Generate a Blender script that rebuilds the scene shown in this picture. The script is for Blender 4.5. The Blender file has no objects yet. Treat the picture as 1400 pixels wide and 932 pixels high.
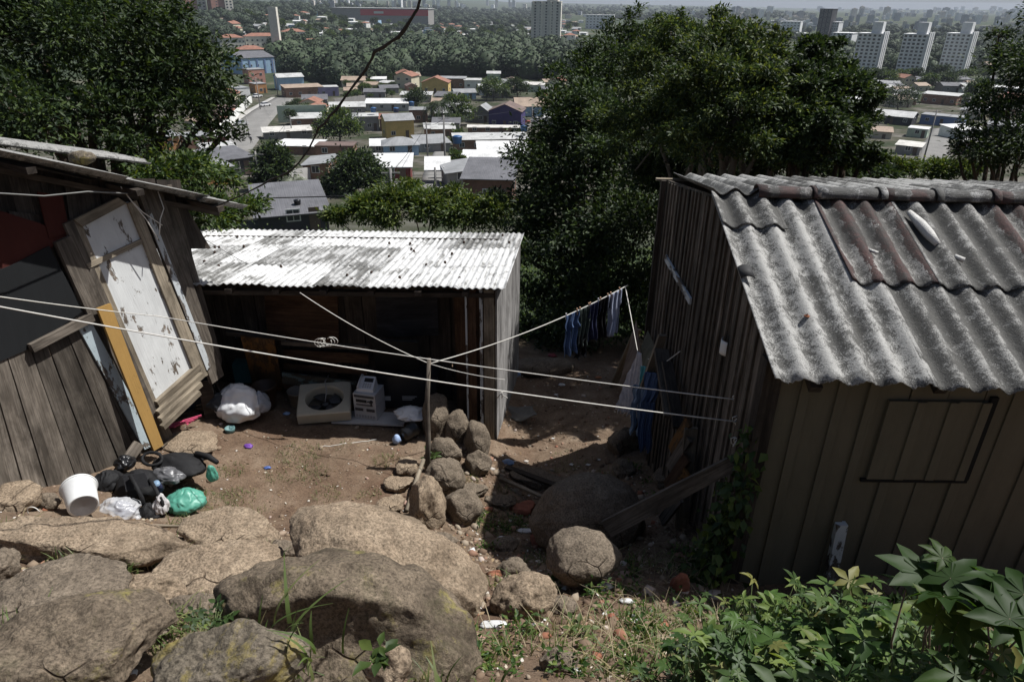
import bpy, bmesh, math, random
import numpy as np
from mathutils import Vector, Matrix, noise, Euler
R = math.radians
rnd = random.Random(7)
# ------------------------------------------------------------------ camera, sky, sun, exposure
PITCH, ROLL, H, F = R(26.3), R(0.7), 4.6, 933.33
sc = bpy.context.scene
COL = sc.collection
_f = Vector((0, math.cos(PITCH), -math.sin(PITCH)))
_r0 = Vector((1, 0, 0)); _u0 = Vector((0, math.sin(PITCH), math.cos(PITCH)))
_r = _r0*math.cos(ROLL) + _u0*math.sin(ROLL)
_u = -_r0*math.sin(ROLL) + _u0*math.cos(ROLL)
CAM = Vector((0, 0, H))
cd = bpy.data.cameras.new('camera'); cam = bpy.data.objects.new('camera', cd); COL.objects.link(cam)
mw = Matrix((( _r.x, _u.x, -_f.x, 0), (_r.y, _u.y, -_f.y, 0), (_r.z, _u.z, -_f.z, H), (0, 0, 0, 1)))
cam.matrix_world = mw
cd.sensor_width = 36; cd.lens = 24.0; cd.clip_start = 0.05; cd.clip_end = 30000
sc.camera = cam
SUN = Vector((0.56, 0.20, 1.0)).normalized()          # direction towards the sun
world = bpy.data.worlds.new('World'); sc.world = world; world.use_nodes = True
wn = world.node_tree.nodes; wn.clear()
sky = wn.new('ShaderNodeTexSky'); sky.sky_type = 'NISHITA'; sky.sun_disc = False
sky.sun_elevation = math.asin(SUN.z); sky.sun_rotation = math.atan2(SUN.x, SUN.y)
sky.air_density = 1.0; sky.dust_density = 2.5; sky.ozone_density = 1.5
bg = wn.new('ShaderNodeBackground'); bg.inputs['Strength'].default_value = 0.058
wo = wn.new('ShaderNodeOutputWorld')
world.node_tree.links.new(sky.outputs[0], bg.inputs['Color']); world.node_tree.links.new(bg.outputs[0], wo.inputs['Surface'])
sl = bpy.data.lights.new('sun', 'SUN'); sl.energy = 5.0; sl.angle = R(0.55); sl.color = (1.0, 0.985, 0.96)
so = bpy.data.objects.new('sun', sl); COL.objects.link(so)
so.rotation_euler = (-SUN).to_track_quat('-Z', 'Y').to_euler()
sc.view_settings.view_transform = 'Standard'; sc.view_settings.look = 'None'
sc.view_settings.exposure = 0.32; sc.view_settings.gamma = 1.0; sc.view_settings.use_curve_mapping = False
sc.cycles.max_bounces = 5; sc.cycles.diffuse_bounces = 2; sc.cycles.glossy_bounces = 2
sc.cycles.transmission_bounces = 3; sc.cycles.transparent_max_bounces = 4; sc.cycles.volume_bounces = 0
sc.cycles.caustics_reflective = False; sc.cycles.caustics_refractive = False

# ------------------------------------------------------------------ picture point -> ray
def ray(px, py):
    u = (px-700)/F; v = (py-466)/F
    return _f + _r*u - _u*v
def at(px, py, d): return CAM + ray(px, py)*d
def onz(px, py, z):
    r = ray(px, py); return CAM + r*((z-H)/r.z)
def ony(px, py, y):
    r = ray(px, py); return CAM + r*(y/r.y)
def onx(px, py, x):
    r = ray(px, py); return CAM + r*(x/r.x)
class Pl:
    def __init__(s, p, n): s.p = Vector(p); s.n = Vector(n).normalized()
    def hit(s, px, py, off=0.0):
        r = ray(px, py); p = s.p + s.n*off
        return CAM + r*((p-CAM).dot(s.n)/r.dot(s.n))
def plane3(a, b, c, toward=None):
    n = (b-a).cross(c-a).normalized()
    if (CAM-a).dot(n) < 0: n = -n
    return Pl(a, n)
def depth(p): return (Vector(p)-CAM).dot(_f)
def pix(p):
    q = Vector(p)-CAM; d = q.dot(_f); return (700+F*q.dot(_r)/d, 466-F*q.dot(_u)/d)

# ------------------------------------------------------------------ objects
def tag(o, label=None, cat=None, group=None, kind=None):
    if label: o['label'] = label
    if cat: o['category'] = cat
    if group: o['group'] = group
    if kind: o['kind'] = kind
    return o
def empty(name, loc, label=None, cat=None, group=None):
    o = bpy.data.objects.new(name, None); o.location = loc; o.empty_display_size = 0.2
    COL.objects.link(o); return tag(o, label, cat, group)
def wloc(o):
    v = Vector(o.location); p = o.parent
    while p: v += Vector(p.location); p = p.parent
    return v
class MB:
    """collects shapes in world space, then builds ONE mesh"""
    def __init__(s): s.v = []; s.f = []; s.uv = []; s.mi = []; s.sm = []
    def add(s, vs, fs, uvs=None, mi=0, smooth=False):
        b = len(s.v); s.v += [tuple(x) for x in vs]
        for k, f in enumerate(fs):
            s.f.append([b+i for i in f]); s.mi.append(mi); s.sm.append(smooth)
            s.uv.append(uvs[k] if uvs else [(0, 0)]*len(f))
        return s
    def prism(s, pts, off, axis=None, mi=0, jit=0.0):
        """polygon pts extruded by vector off; uv in metres, v along axis"""
        pts = [Vector(p) for p in pts]; off = Vector(off); n = len(pts)
        if jit: pts = [p + Vector((rnd.uniform(-jit, jit), rnd.uniform(-jit, jit), rnd.uniform(-jit, jit))) for p in pts]
        if axis is None:
            e = max(((pts[(i+1) % n]-pts[i]) for i in range(n)), key=lambda q: q.length); axis = e
        ax = Vector(axis).normalized(); on = off.normalized(); cr = ax.cross(on)
        if cr.length < 1e-4: cr = ax.orthogonal()
        cr.normalize(); ou, ov = rnd.uniform(0, 50), rnd.uniform(0, 50)
        vs = pts + [p+off for p in pts]
        uvv = [((p-pts[0]).dot(cr)+(p-pts[0]).dot(on)+ou, (p-pts[0]).dot(ax)+ov) for p in vs]
        fs = [list(range(n))[::-1], list(range(n, 2*n))] + [[i, (i+1) % n, n+(i+1) % n, n+i] for i in range(n)]
        # orientation
        nn = (pts[1]-pts[0]).cross(pts[2]-pts[1])
        if nn.dot(off) < 0: fs = [f[::-1] for f in fs]
        return s.add(vs, fs, [[uvv[i] for i in f] for f in fs], mi)
    def bar(s, a, b, w, t, wdir=None, mi=0, w2=None):
        """plank from a to b, width w along wdir, thickness t"""
        a = Vector(a); b = Vector(b); d = (b-a).normalized()
        wd = Vector(wdir) if wdir is not None else d.orthogonal()
        wd = (wd-d*wd.dot(d)).normalized(); td = d.cross(wd)
        w2 = w if w2 is None else w2
        p = [a-wd*w/2, a+wd*w/2, b+wd*w2/2, b-wd*w2/2]
        p = [q-td*t/2 for q in p]
        return s.prism(p, td*t, d, mi)
    def box(s, c, sx, sy, sz, yaw=0, mi=0, tilt=None):
        """box standing on point c"""
        m = Matrix.Rotation(yaw, 3, 'Z')
        if tilt is not None: m = tilt @ m
        X, Y, Z = m@Vector((sx/2, 0, 0)), m@Vector((0, sy/2, 0)), m@Vector((0, 0, sz)); c = Vector(c)
        return s.prism([c-X-Y, c+X-Y, c+X+Y, c-X+Y], Z, None, mi)
    def tube(s, pts, r, n=8, mi=0, caps=True, smooth=True):
        pts = [Vector(p) for p in pts]; m = len(pts)
        rs = r if isinstance(r, (list, tuple)) else [r]*m
        vs = []; prev = None; L = 0; ls = []
        for i, p in enumerate(pts):
            t = (pts[min(i+1, m-1)]-pts[max(i-1, 0)])
            t = t.normalized() if t.length > 1e-9 else Vector((0, 0, 1))
            if prev is None: a = t.orthogonal().normalized()
            else: a = (prev-t*prev.dot(t)).normalized()
            prev = a; b = t.cross(a)
            if i: L += (p-pts[i-1]).length
            ls.append(L)
            for k in range(n):
                an = 2*math.pi*k/n
                vs.append(p+(a*math.cos(an)+b*math.sin(an))*rs[i])
        fs = []; uvs = []
        for i in range(m-1):
            for k in range(n):
                k2 = (k+1) % n
                fs.append([i*n+k, i*n+k2, (i+1)*n+k2, (i+1)*n+k])
                w = rs[i]*6.28
                uvs.append([(k/n*w, ls[i]), ((k+1)/n*w, ls[i]), ((k+1)/n*w, ls[i+1]), (k/n*w, ls[i+1])])
        if caps:
            fs.append(list(range(n))[::-1]); uvs.append([(0, 0)]*n)
            fs.append([(m-1)*n+k for k in range(n)]); uvs.append([(0, 0)]*n)
        return s.add(vs, fs, uvs, mi, smooth)
    def lathe(s, base, prof, n=24, mi=0, mat=None, smooth=True, sx=1, sy=1):
        """profile [(r,z)] round the z axis through base, turned by mat"""
        m = mat if mat is not None else Matrix.Identity(3); base = Vector(base)
        vs = []; fs = []
        for (r, z) in prof:
            for k in range(n):
                an = 2*math.pi*k/n
                vs.append(base + m@Vector((r*math.cos(an)*sx, r*math.sin(an)*sy, z)))
        for i in range(len(prof)-1):
            for k in range(n):
                k2 = (k+1) % n; fs.append([i*n+k, i*n+k2, (i+1)*n+k2, (i+1)*n+k])
        return s.add(vs, fs, None, mi, smooth)
    def grid(s, P, uvf=None, mi=0, smooth=True, thick=None):
        """P[i][j] points; optional thickness vector adds an underside and rim"""
        a = len(P); b = len(P[0]); vs = [p for row in P for p in row]
        uv = [uvf(i, j) if uvf else (0, 0) for i in range(a) for j in range(b)]
        fs = [[i*b+j, (i+1)*b+j, (i+1)*b+j+1, i*b+j+1] for i in range(a-1) for j in range(b-1)]
        if thick is not None:
            t = Vector(thick); n = len(vs); vs = list(vs)+[Vector(p)+t for p in vs]; uv = uv+uv
            fs += [[q+n for q in f[::-1]] for f in fs]
            ring = [j for j in range(b)] + [i*b+b-1 for i in range(1, a)] + [(a-1)*b+j for j in range(b-2, -1, -1)] + [i*b for i in range(a-2, 0, -1)]
            for k in range(len(ring)):
                p, q = ring[k], ring[(k+1) % len(ring)]; fs.append([p, q, q+n, p+n])
        return s.add(vs, fs, [[uv[i] for i in f] for f in fs], mi, smooth)
    def build(s, name, mats, parent=None, label=None, cat=None, group=None, kind=None, origin=None):
        vs = np.array(s.v, dtype=np.float64).reshape(-1, 3)
        if origin is None:
            origin = Vector((vs[:, 0].mean(), vs[:, 1].mean(), vs[:, 2].min()))
        origin = Vector(origin); vs = vs-np.array(origin)
        me = bpy.data.meshes.new(name); me.from_pydata(vs.tolist(), [], s.f)
        ul = me.uv_layers.new(name='UVMap')
        ul.data.foreach_set('uv', np.array([c for f in s.uv for q in f for c in q], dtype=np.float32))
        me.polygons.foreach_set('material_index', s.mi); me.polygons.foreach_set('use_smooth', s.sm)
        for m in (mats if isinstance(mats, (list, tuple)) else [mats]): me.materials.append(m)
        me.update()
        return link(name, me, origin, parent, label, cat, group, kind)
def link(name, me, origin, parent=None, label=None, cat=None, group=None, kind=None):
    o = bpy.data.objects.new(name, me); COL.objects.link(o)
    if parent: o.parent = parent; o.location = Vector(origin)-wloc(parent)
    else: o.location = origin
    return tag(o, label, cat, group, kind)
def npmesh(name, v, f, mats, origin, uv=None, smooth=False, mi=None, parent=None, label=None, cat=None, group=None, kind=None):
    """fast mesh from numpy arrays; f is (n,3) or (n,4)"""
    me = bpy.data.meshes.new(name); v = np.asarray(v, dtype=np.float32); f = np.asarray(f, dtype=np.int32)
    v = v-np.array(origin, dtype=np.float32)
    me.vertices.add(len(v)); me.vertices.foreach_set('co', v.ravel())
    k = f.shape[1]; me.loops.add(f.size); me.loops.foreach_set('vertex_index', f.ravel())
    me.polygons.add(len(f)); me.polygons.foreach_set('loop_start', np.arange(0, f.size, k, dtype=np.int32))
    me.polygons.foreach_set('loop_total', np.full(len(f), k, dtype=np.int32))
    if smooth: me.polygons.foreach_set('use_smooth', np.ones(len(f), dtype=bool))
    for m in (mats if isinstance(mats, (list, tuple)) else [mats]): me.materials.append(m)
    if mi is not None: me.polygons.foreach_set('material_index', np.asarray(mi, dtype=np.int32))
    if uv is not None:
        ul = me.uv_layers.new(name='UVMap'); ul.data.foreach_set('uv', np.asarray(uv, dtype=np.float32).ravel())
    me.update(); me.validate()
    return link(name, me, Vector(origin), parent, label, cat, group, kind)
def copy_tree(o, parent=None):
    c = o.copy(); COL.objects.link(c)
    if parent: c.parent = parent
    for ch in o.children: copy_tree(ch, c)
    return c
# ------------------------------------------------------------------ materials
class NT:
    def __init__(s, name):
        s.m = bpy.data.materials.new(name); s.m.use_nodes = True; s.t = s.m.node_tree; s.t.nodes.clear()
        s.out = s.n('ShaderNodeOutputMaterial')
    def n(s, ty, **kw):
        x = s.t.nodes.new(ty)
        for k, v in kw.items(): setattr(x, k, v)
        return x
    def l(s, a, b): s.t.links.new(a, b)
    def coord(s, kind='Object', scale=(1, 1, 1), rot=(0, 0, 0)):
        tc = s.n('ShaderNodeTexCoord'); mp = s.n('ShaderNodeMapping')
        mp.inputs['Scale'].default_value = scale; mp.inputs['Rotation'].default_value = rot
        s.l(tc.outputs[kind], mp.inputs['Vector']); return mp.outputs[0]
    def noise(s, vec, scale, detail=6, rough=0.6, dist=0.0):
        x = s.n('ShaderNodeTexNoise'); x.inputs['Scale'].default_value = scale; x.inputs['Detail'].default_value = detail
        x.inputs['Roughness'].default_value = rough; x.inputs['Distortion'].default_value = dist
        s.l(vec, x.inputs['Vector']); return x.outputs['Fac']
    def ramp(s, fac, stops, interp='LINEAR'):
        x = s.n('ShaderNodeValToRGB'); x.color_ramp.interpolation = interp; e = x.color_ramp.elements
        while len(e) < len(stops): e.new(0.5)
        for i, (p, c) in enumerate(stops):
            e[i].position = p; e[i].color = (c if isinstance(c, tuple) else (c, c, c))+(1,)
        s.l(fac, x.inputs[0]); return x.outputs[0]
    def math(s, op, a, b=None, clamp=False):
        x = s.n('ShaderNodeMath', operation=op, use_clamp=clamp)
        for i, q in enumerate((a, b)):
            if q is None: continue
            if isinstance(q, (int, float)): x.inputs[i].default_value = q
            else: s.l(q, x.inputs[i])
        return x.outputs[0]
    def mix(s, fac, a, b, mode='MIX'):
        x = s.n('ShaderNodeMix', data_type='RGBA', blend_type=mode)
        for i, q in ((0, fac), (6, a), (7, b)):
            if isinstance(q, (int, float)): x.inputs[i].default_value = q
            elif isinstance(q, tuple): x.inputs[i].default_value = q+(1,)
            else: s.l(q, x.inputs[i])
        return x.outputs[2]
    def hsv(s, col, h=None, sat=None, val=None):
        x = s.n('ShaderNodeHueSaturation'); s.l(col, x.inputs['Color'])
        for nm, q in (('Hue', h), ('Saturation', sat), ('Value', val)):
            if q is None: continue
            if isinstance(q, (int, float)): x.inputs[nm].default_value = q
            else: s.l(q, x.inputs[nm])
        return x.outputs[0]
    def island(s): return s.n('ShaderNodeNewGeometry').outputs['Random Per Island']
    def objrand(s): return s.n('ShaderNodeObjectInfo').outputs['Random']
    def bump(s, hgt, strength=0.4, dist=0.02):
        x = s.n('ShaderNodeBump'); x.inputs['Strength'].default_value = strength; x.inputs['Distance'].default_value = dist
        s.l(hgt, x.inputs['Height']); return x.outputs[0]
    def bsdf(s, col, rough=0.8, spec=0.3, bump=None, metal=0.0, **kw):
        b = s.n('ShaderNodeBsdfPrincipled')
        if isinstance(col, tuple): b.inputs['Base Color'].default_value = col+(1,)
        else: s.l(col, b.inputs['Base Color'])
        if isinstance(rough, (int, float)): b.inputs['Roughness'].default_value = rough
        else: s.l(rough, b.inputs['Roughness'])
        b.inputs['Specular IOR Level'].default_value = spec; b.inputs['Metallic'].default_value = metal
        for k, v in kw.items(): b.inputs[k].default_value = v
        if bump is not None: s.l(bump, b.inputs['Normal'])
        s.l(b.outputs[0], s.out.inputs['Surface']); s.b = b; return s.m
def dk(c, k): return tuple(x*k for x in c)

def m_plain(name, c, rough=0.7, spec=0.3, var=0.25, scale=6, bump=0.15, dist=0.004, metal=0.0, isl=0.0, coord='Object'):
    n = NT(name); v = n.coord(coord); f = n.noise(v, scale, 6, 0.65)
    g = n.noise(v, scale*9, 4, 0.6)
    col = n.ramp(f, [(0.3, dk(c, 1-var)), (0.7, dk(c, 1+var*0.6))])
    col = n.mix(0.35, col, n.ramp(g, [(0.35, dk(c, 1-var)), (0.65, dk(c, 1+var*.4))]))
    if isl:
        col = n.hsv(col, val=n.math('ADD', n.math('MULTIPLY', n.island(), isl), 1-isl/2))
    return n.bsdf(col, rough, spec, n.bump(g, bump, dist), metal)

def m_wood(name, c1, c2, peel=None, peel_amt=0.5, isl=0.5, crack=0.7, rough=0.85):
    """weathered boards: grain runs along uv v; optional peeling paint"""
    n = NT(name); v = n.coord('UV', (28, 1.4, 1)); g = n.noise(v, 1.0, 8, 0.65, 0.35)
    v2 = n.coord('UV', (90, 3, 1)); g2 = n.noise(v2, 1.0, 5, 0.6)
    v3 = n.coord('UV', (3, 1.2, 1)); st = n.noise(v3, 1.3, 6, 0.7, 0.5)
    col = n.ramp(g, [(0.3, dk(c1, .55)), (0.42, c1), (0.62, c2), (0.75, dk(c2, 1.25))])
    col = n.mix(0.45, col, n.ramp(g2, [(0.35, dk(c1, .6)), (0.6, dk(c2, 1.1))]))
    col = n.mix(n.ramp(st, [(0.38, 0.0), (0.64, 0.85)]), col, dk(c1, .40))
    ck = n.ramp(g, [(0.27, 0.12), (0.36, 1.0)])
    col = n.mix(crack, col, ck, 'MULTIPLY')
    col = n.hsv(col, val=n.math('ADD', n.math('MULTIPLY', n.island(), isl), 1-isl*.55))
    hgt = n.math('ADD', n.math('MULTIPLY', g, 0.7), n.math('MULTIPLY', g2, 0.3)); ro = rough
    if peel:
        pv = n.coord('UV', (7, 2.6, 1)); pf = n.noise(pv, 1.2, 9, 0.72, 0.2)
        lo = 0.5+(0.5-peel_amt)*0.45
        mask = n.ramp(pf, [(lo-0.012, 0.0), (lo+0.012, 1.0)])
        pc = n.mix(n.ramp(st, [(0.4, 0.0), (0.75, 0.5)]), peel, dk(peel, .55))
        pc = n.mix(n.ramp(g2, [(0.25, 0.45), (0.4, 0.0)]), pc, dk(peel, .5))
        col = n.mix(mask, col, pc); hgt = n.math('ADD', hgt, n.math('MULTIPLY', mask, 0.5))
    return n.bsdf(col, ro, 0.2, n.bump(hgt, 0.55, 0.008))

def m_rock(name, c1, c2, lich=(0.30, 0.26, 0.08), lich_amt=0.0, scale=1.0, dark=0.5, moss=0.0):
    n = NT(name); v = n.coord('Object')
    big = n.noise(v, 1.6*scale, 6, 0.6, 0.4); med = n.noise(v, 8*scale, 7, 0.7, 0.2); fine = n.noise(v, 70*scale, 5, 0.7)
    vor = n.n('ShaderNodeTexVoronoi'); vor.inputs['Scale'].default_value = 120*scale; n.l(v, vor.inputs['Vector'])
    col = n.ramp(big, [(0.3, c1), (0.7, c2)])
    col = n.mix(0.4, col, n.ramp(med, [(0.3, dk(c1, .6)), (0.5, c1), (0.72, dk(c2, 1.15))]))
    col = n.mix(0.75, col, n.ramp(fine, [(0.34, 0.15), (0.5, 0.85), (0.66, 1.4)]), 'MULTIPLY')
    col = n.mix(0.5, col, n.ramp(vor.outputs['Distance'], [(0.0, 0.45), (0.35, 1.0)]), 'MULTIPLY')
    dm = n.noise(v, 3.1*scale, 8, 0.75, 0.6)
    col = n.mix(n.ramp(dm, [(0.47, 0.0), (0.66, dark)]), col, dk(c1, .35))
    if lich_amt:
        lf = n.noise(v, 4.3*scale, 8, 0.75, 0.3)
        a = 0.62-0.12*lich_amt
        col = n.mix(n.ramp(lf, [(a, 0.0), (a+0.09, 0.6)]), col, lich)
    if moss:
        mf = n.noise(v, 2.3*scale, 8, 0.8, 0.3)
        col = n.mix(n.ramp(mf, [(0.5, 0.0), (0.64, 0.6*moss)]), col, (0.055, 0.062, 0.025))
    wv = n.n('ShaderNodeTexNoise'); wv.inputs['Scale'].default_value = 2.5; n.l(v, wv.inputs['Vector']); cv = n.mix(.12, v, wv.outputs['Color']); ce = n.n('ShaderNodeTexVoronoi', feature='DISTANCE_TO_EDGE'); ce.inputs['Scale'].default_value = 2.6*scale; n.l(cv, ce.inputs['Vector'])
    crk = n.math('MAXIMUM', n.ramp(ce.outputs['Distance'], [(0.0, 0.0), (0.012, 1.0)]), n.ramp(n.noise(v, 1.1*scale, 2, .5), [(0.53, 1.0), (0.58, 0.0)]))
    col = n.mix(1.0, col, n.mix(crk, (.25, .22, .2), (1., 1., 1.)), 'MULTIPLY')
    pits = n.noise(v, 34*scale, 6, 0.75)
    h = n.math('ADD', n.math('MULTIPLY', fine, 0.35), n.math('ADD', n.math('MULTIPLY', med, 0.9), n.math('ADD', n.math('MULTIPLY', pits, 0.8), n.math('MULTIPLY', crk, 1.2))))
    return n.bsdf(col, 0.92, 0.15, n.bump(h, 0.75, 0.02))

def m_soil():
    n = NT('soil'); v = n.coord('Object')
    big = n.noise(v, 0.55, 5, 0.6, 0.5); med = n.noise(v, 3.2, 8, 0.72, 0.3); fine = n.noise(v, 45, 6, 0.75); grit = n.noise(v, 160, 4, 0.6)
    col = n.ramp(med, [(0.28, (0.085, 0.057, 0.039)), (0.5, (0.185, 0.133, 0.092)), (0.72, (0.285, 0.220, 0.160))])
    col = n.mix(n.ramp(big, [(0.46, 0.0), (0.7, 0.6)]), col, (0.125, 0.072, 0.046))
    col = n.mix(0.7, col, n.ramp(fine, [(0.3, 0.35), (0.5, 0.9), (0.7, 1.3)]), 'MULTIPLY')
    col = n.mix(n.ramp(grit, [(0.66, 0.0), (0.73, 0.6)]), col, (0.34, 0.29, 0.23))
    # far ground turns to dull green with the distance from the yard
    geo = n.n('ShaderNodeNewGeometry'); sp = n.n('ShaderNodeSeparateXYZ'); n.l(geo.outputs['Position'], sp.inputs[0])
    fv = n.coord('Object'); ff = n.noise(fv, 0.02, 8, 0.65, 0.4); f2 = n.noise(fv, 0.3, 6, 0.7)
    far = n.ramp(ff, [(0.35, (0.030, 0.045, 0.022)), (0.55, (0.050, 0.062, 0.034)), (0.72, (0.16, 0.14, 0.11))])
    yard = n.ramp(n.noise(fv, 0.12, 6, 0.7), [(0.40, (0.035, 0.045, 0.022)), (0.52, (0.075, 0.07, 0.052)), (0.68, (0.17, 0.16, 0.145))])
    tz = n.ramp(n.math('MULTIPLY', sp.outputs['Y'], 0.001), [(0.045, 0.0), (0.07, 1.0), (0.30, 1.0), (0.33, 0.0)])
    far = n.mix(tz, far, yard)
    far = n.mix(0.6, far, n.ramp(f2, [(0.3, 0.5), (0.7, 1.3)]), 'MULTIPLY')
    fac = n.ramp(n.math('MULTIPLY', sp.outputs['Y'], 0.01), [(0.095, 0.0), (0.125, 1.0)])
    col = n.mix(fac, col, far)
    h = n.math('ADD', n.math('MULTIPLY', med, 1.2), n.math('ADD', fine, n.math('MULTIPLY', grit, 0.4)))
    return n.bsdf(col, 0.95, 0.12, n.bump(h, 0.8, 0.02))

def m_leaf(name, c1, c2, c3=None, trans=0.25, rough=0.42, spec=0.45, coord=None):
    n = NT(name); i = n.island()
    st = [(0.0, c1), (0.6, c2)] + ([(0.97, c3), (1.0, c3)] if c3 else [])
    col = n.ramp(i, st); v = n.coord('Object'); pf = n.noise(v, 0.9, 3, 0.5)
    col = n.mix(0.6, col, n.ramp(pf, [(0.35, 0.6), (0.65, 1.35)]), 'MULTIPLY')
    m = n.bsdf(col, rough, spec)
    tr = n.n('ShaderNodeBsdfTranslucent'); tc = n.hsv(col, h=0.485, sat=1.15, val=1.5); n.l(tc, tr.inputs['Color'])
    mx = n.n('ShaderNodeMixShader'); mx.inputs[0].default_value = trans
    n.l(n.b.outputs[0], mx.inputs[1]); n.l(tr.outputs[0], mx.inputs[2]); n.l(mx.outputs[0], n.out.inputs['Surface'])
    return m

def m_fibro(name, base=(0.36, 0.355, 0.34), spots=0.5, pitch=0.177, maroon=0.0, streak=0.0, white=None, cut=0.5):
    """corrugated fibre cement: uv u across (m), v down the slope (m)"""
    n = NT(name); v = n.coord('UV'); tc = n.n('ShaderNodeTexCoord'); sp = n.n('ShaderNodeSeparateXYZ'); n.l(tc.outputs['UV'], sp.inputs[0])
    crest = n.math('MULTIPLY', n.math('COSINE', n.math('MULTIPLY', sp.outputs['X'], 2*math.pi/pitch)), 0.5)   # -.5 valley .. .5 crest
    obr = n.objrand()
    vs = n.coord('UV', (1, 0.07, 1))
    big = n.noise(v, 2.6, 6, 0.65, 0.4); med = n.noise(v, 16, 8, 0.78, 0.3); fine = n.noise(v, 90, 6, 0.75); st = n.noise(vs, 26, 5, 0.65)
    col = n.ramp(big, [(0.3, dk(base, .78)), (0.7, dk(base, 1.22))])
    col = n.mix(0.6, col, n.ramp(fine, [(0.3, 0.45), (0.5, 0.95), (0.7, 1.2)]), 'MULTIPLY')
    if maroon:
        mf = n.math('ADD', n.noise(n.coord('UV', (3.0, 1.6, 1)), 2.4, 8, 0.75), n.math('MULTIPLY', crest, 0.24))
        a = cut
        mk = n.ramp(mf, [(a, 0.0), (a+0.03, 1.0)])
        mc = n.ramp(n.noise(v, 30, 6, .7), [(0.3, (0.018, 0.008, 0.007)), (0.55, (0.055, 0.016, 0.013)), (0.8, (0.10, 0.05, 0.04))])
        col = n.mix(n.math('MULTIPLY', mk, maroon), col, mc)
    # lichen blotches at several sizes; denser in valleys, where wave shade is painted in too
    s = n.math('ADD', med, n.math('MULTIPLY', n.math('SUBTRACT', big, 0.5), 0.7))
    s = n.math('ADD', s, n.math('MULTIPLY', crest, -0.16))
    sf = n.noise(v, 150, 3, .6); s = n.math('ADD', n.math('MULTIPLY', s, 0.45), n.math('MULTIPLY', n.math('ADD', n.math('MULTIPLY', sf, .5), n.math('MULTIPLY', fine, .5)), 0.55))
    a = 0.64-0.26*spots
    col = n.mix(n.ramp(s, [(a-.05, 0.0), (a+0.02, 0.9)]), col, n.ramp(fine, [(0.3, (0.012, 0.012, 0.011)), (0.7, (0.050, 0.048, 0.043))]))
    if streak:
        a = 0.62-0.2*streak
        col = n.mix(n.ramp(n.math('ADD', st, n.math('MULTIPLY', n.math('SUBTRACT', big, 0.5), 0.9)), [(a, 0.0), (a+0.16, 0.8)]), col, (0.07, 0.068, 0.06))
    h = n.math('ADD', n.math('MULTIPLY', med, 1.0), n.math('MULTIPLY', fine, 0.6))
    rr = n.ramp(fine, [(0.3, 0.55), (0.7, 0.85)])
    return n.bsdf(col, rr, 0.35, n.bump(h, 0.8, 0.014))
# ------------------------------------------------------------------ materials used in the scene
SOIL = m_soil()
ROCK = m_rock('granite_tan', (0.24, 0.180, 0.125), (0.42, 0.335, 0.24), dark=0.65)
ROCKD = m_rock('granite_dark', (0.125, 0.098, 0.071), (0.28, 0.222, 0.160), lich_amt=0.35, dark=0.7, moss=0.6)
ROCKL = m_rock('granite_lichen', (0.13, 0.11, 0.08), (0.24, 0.20, 0.16), lich=(0.30, 0.24, 0.06), lich_amt=1.0, dark=0.5)
ROCKG = m_rock('granite_grey', (0.15, 0.120, 0.09), (0.27, 0.22, 0.165), dark=0.5)
WGREY = m_wood('weathered_wood', (0.080, 0.066, 0.052), (0.20, 0.172, 0.142), isl=0.85)
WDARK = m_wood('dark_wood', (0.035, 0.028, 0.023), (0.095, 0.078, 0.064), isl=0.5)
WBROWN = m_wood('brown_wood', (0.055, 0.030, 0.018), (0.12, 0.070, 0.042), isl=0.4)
WPALE = m_wood('pale_wood', (0.20, 0.165, 0.12), (0.34, 0.29, 0.22), isl=0.4)
WWHITE = m_wood('white_peeling_wood', (0.14, 0.12, 0.10), (0.22, 0.19, 0.16), peel=(0.66, 0.68, 0.68), peel_amt=0.98, isl=0.08)
WPGREY = m_wood('pale_grey_wood', (0.20, 0.19, 0.18), (0.42, 0.41, 0.40), isl=0.35)
WWHITE2 = m_wood('white_worn_wood', (0.12, 0.10, 0.085), (0.22, 0.19, 0.16), peel=(0.50, 0.53, 0.54), peel_amt=0.55, isl=0.2)
WBLUE = m_wood('blue_worn_wood', (0.13, 0.11, 0.095), (0.22, 0.19, 0.16), peel=(0.40, 0.47, 0.50), peel_amt=0.62, isl=0.2)
WYEL = m_wood('yellow_painted_wood', (0.20, 0.12, 0.05), (0.32, 0.20, 0.09), peel=(0.34, 0.205, 0.065), peel_amt=0.74, isl=0.1)
WMAR = m_wood('maroon_painted_wood', (0.04, 0.02, 0.016), (0.07, 0.04, 0.03), peel=(0.062, 0.016, 0.012), peel_amt=0.9, isl=0.15)
WBLACK = m_wood('black_painted_wood', (0.02, 0.019, 0.018), (0.035, 0.033, 0.03), peel=(0.012, 0.013, 0.014), peel_amt=0.9, isl=0.2)
WOCHRE = m_wood('ochre_painted_wood', (0.05, 0.042, 0.03), (0.08, 0.066, 0.046), peel=(0.135, 0.120, 0.085), peel_amt=0.93, isl=0.22)
WORNG = m_wood('orange_stained_wood', (0.07, 0.04, 0.02), (0.12, 0.075, 0.04), peel=(0.15, 0.075, 0.025), peel_amt=0.45, isl=0.3)

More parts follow.
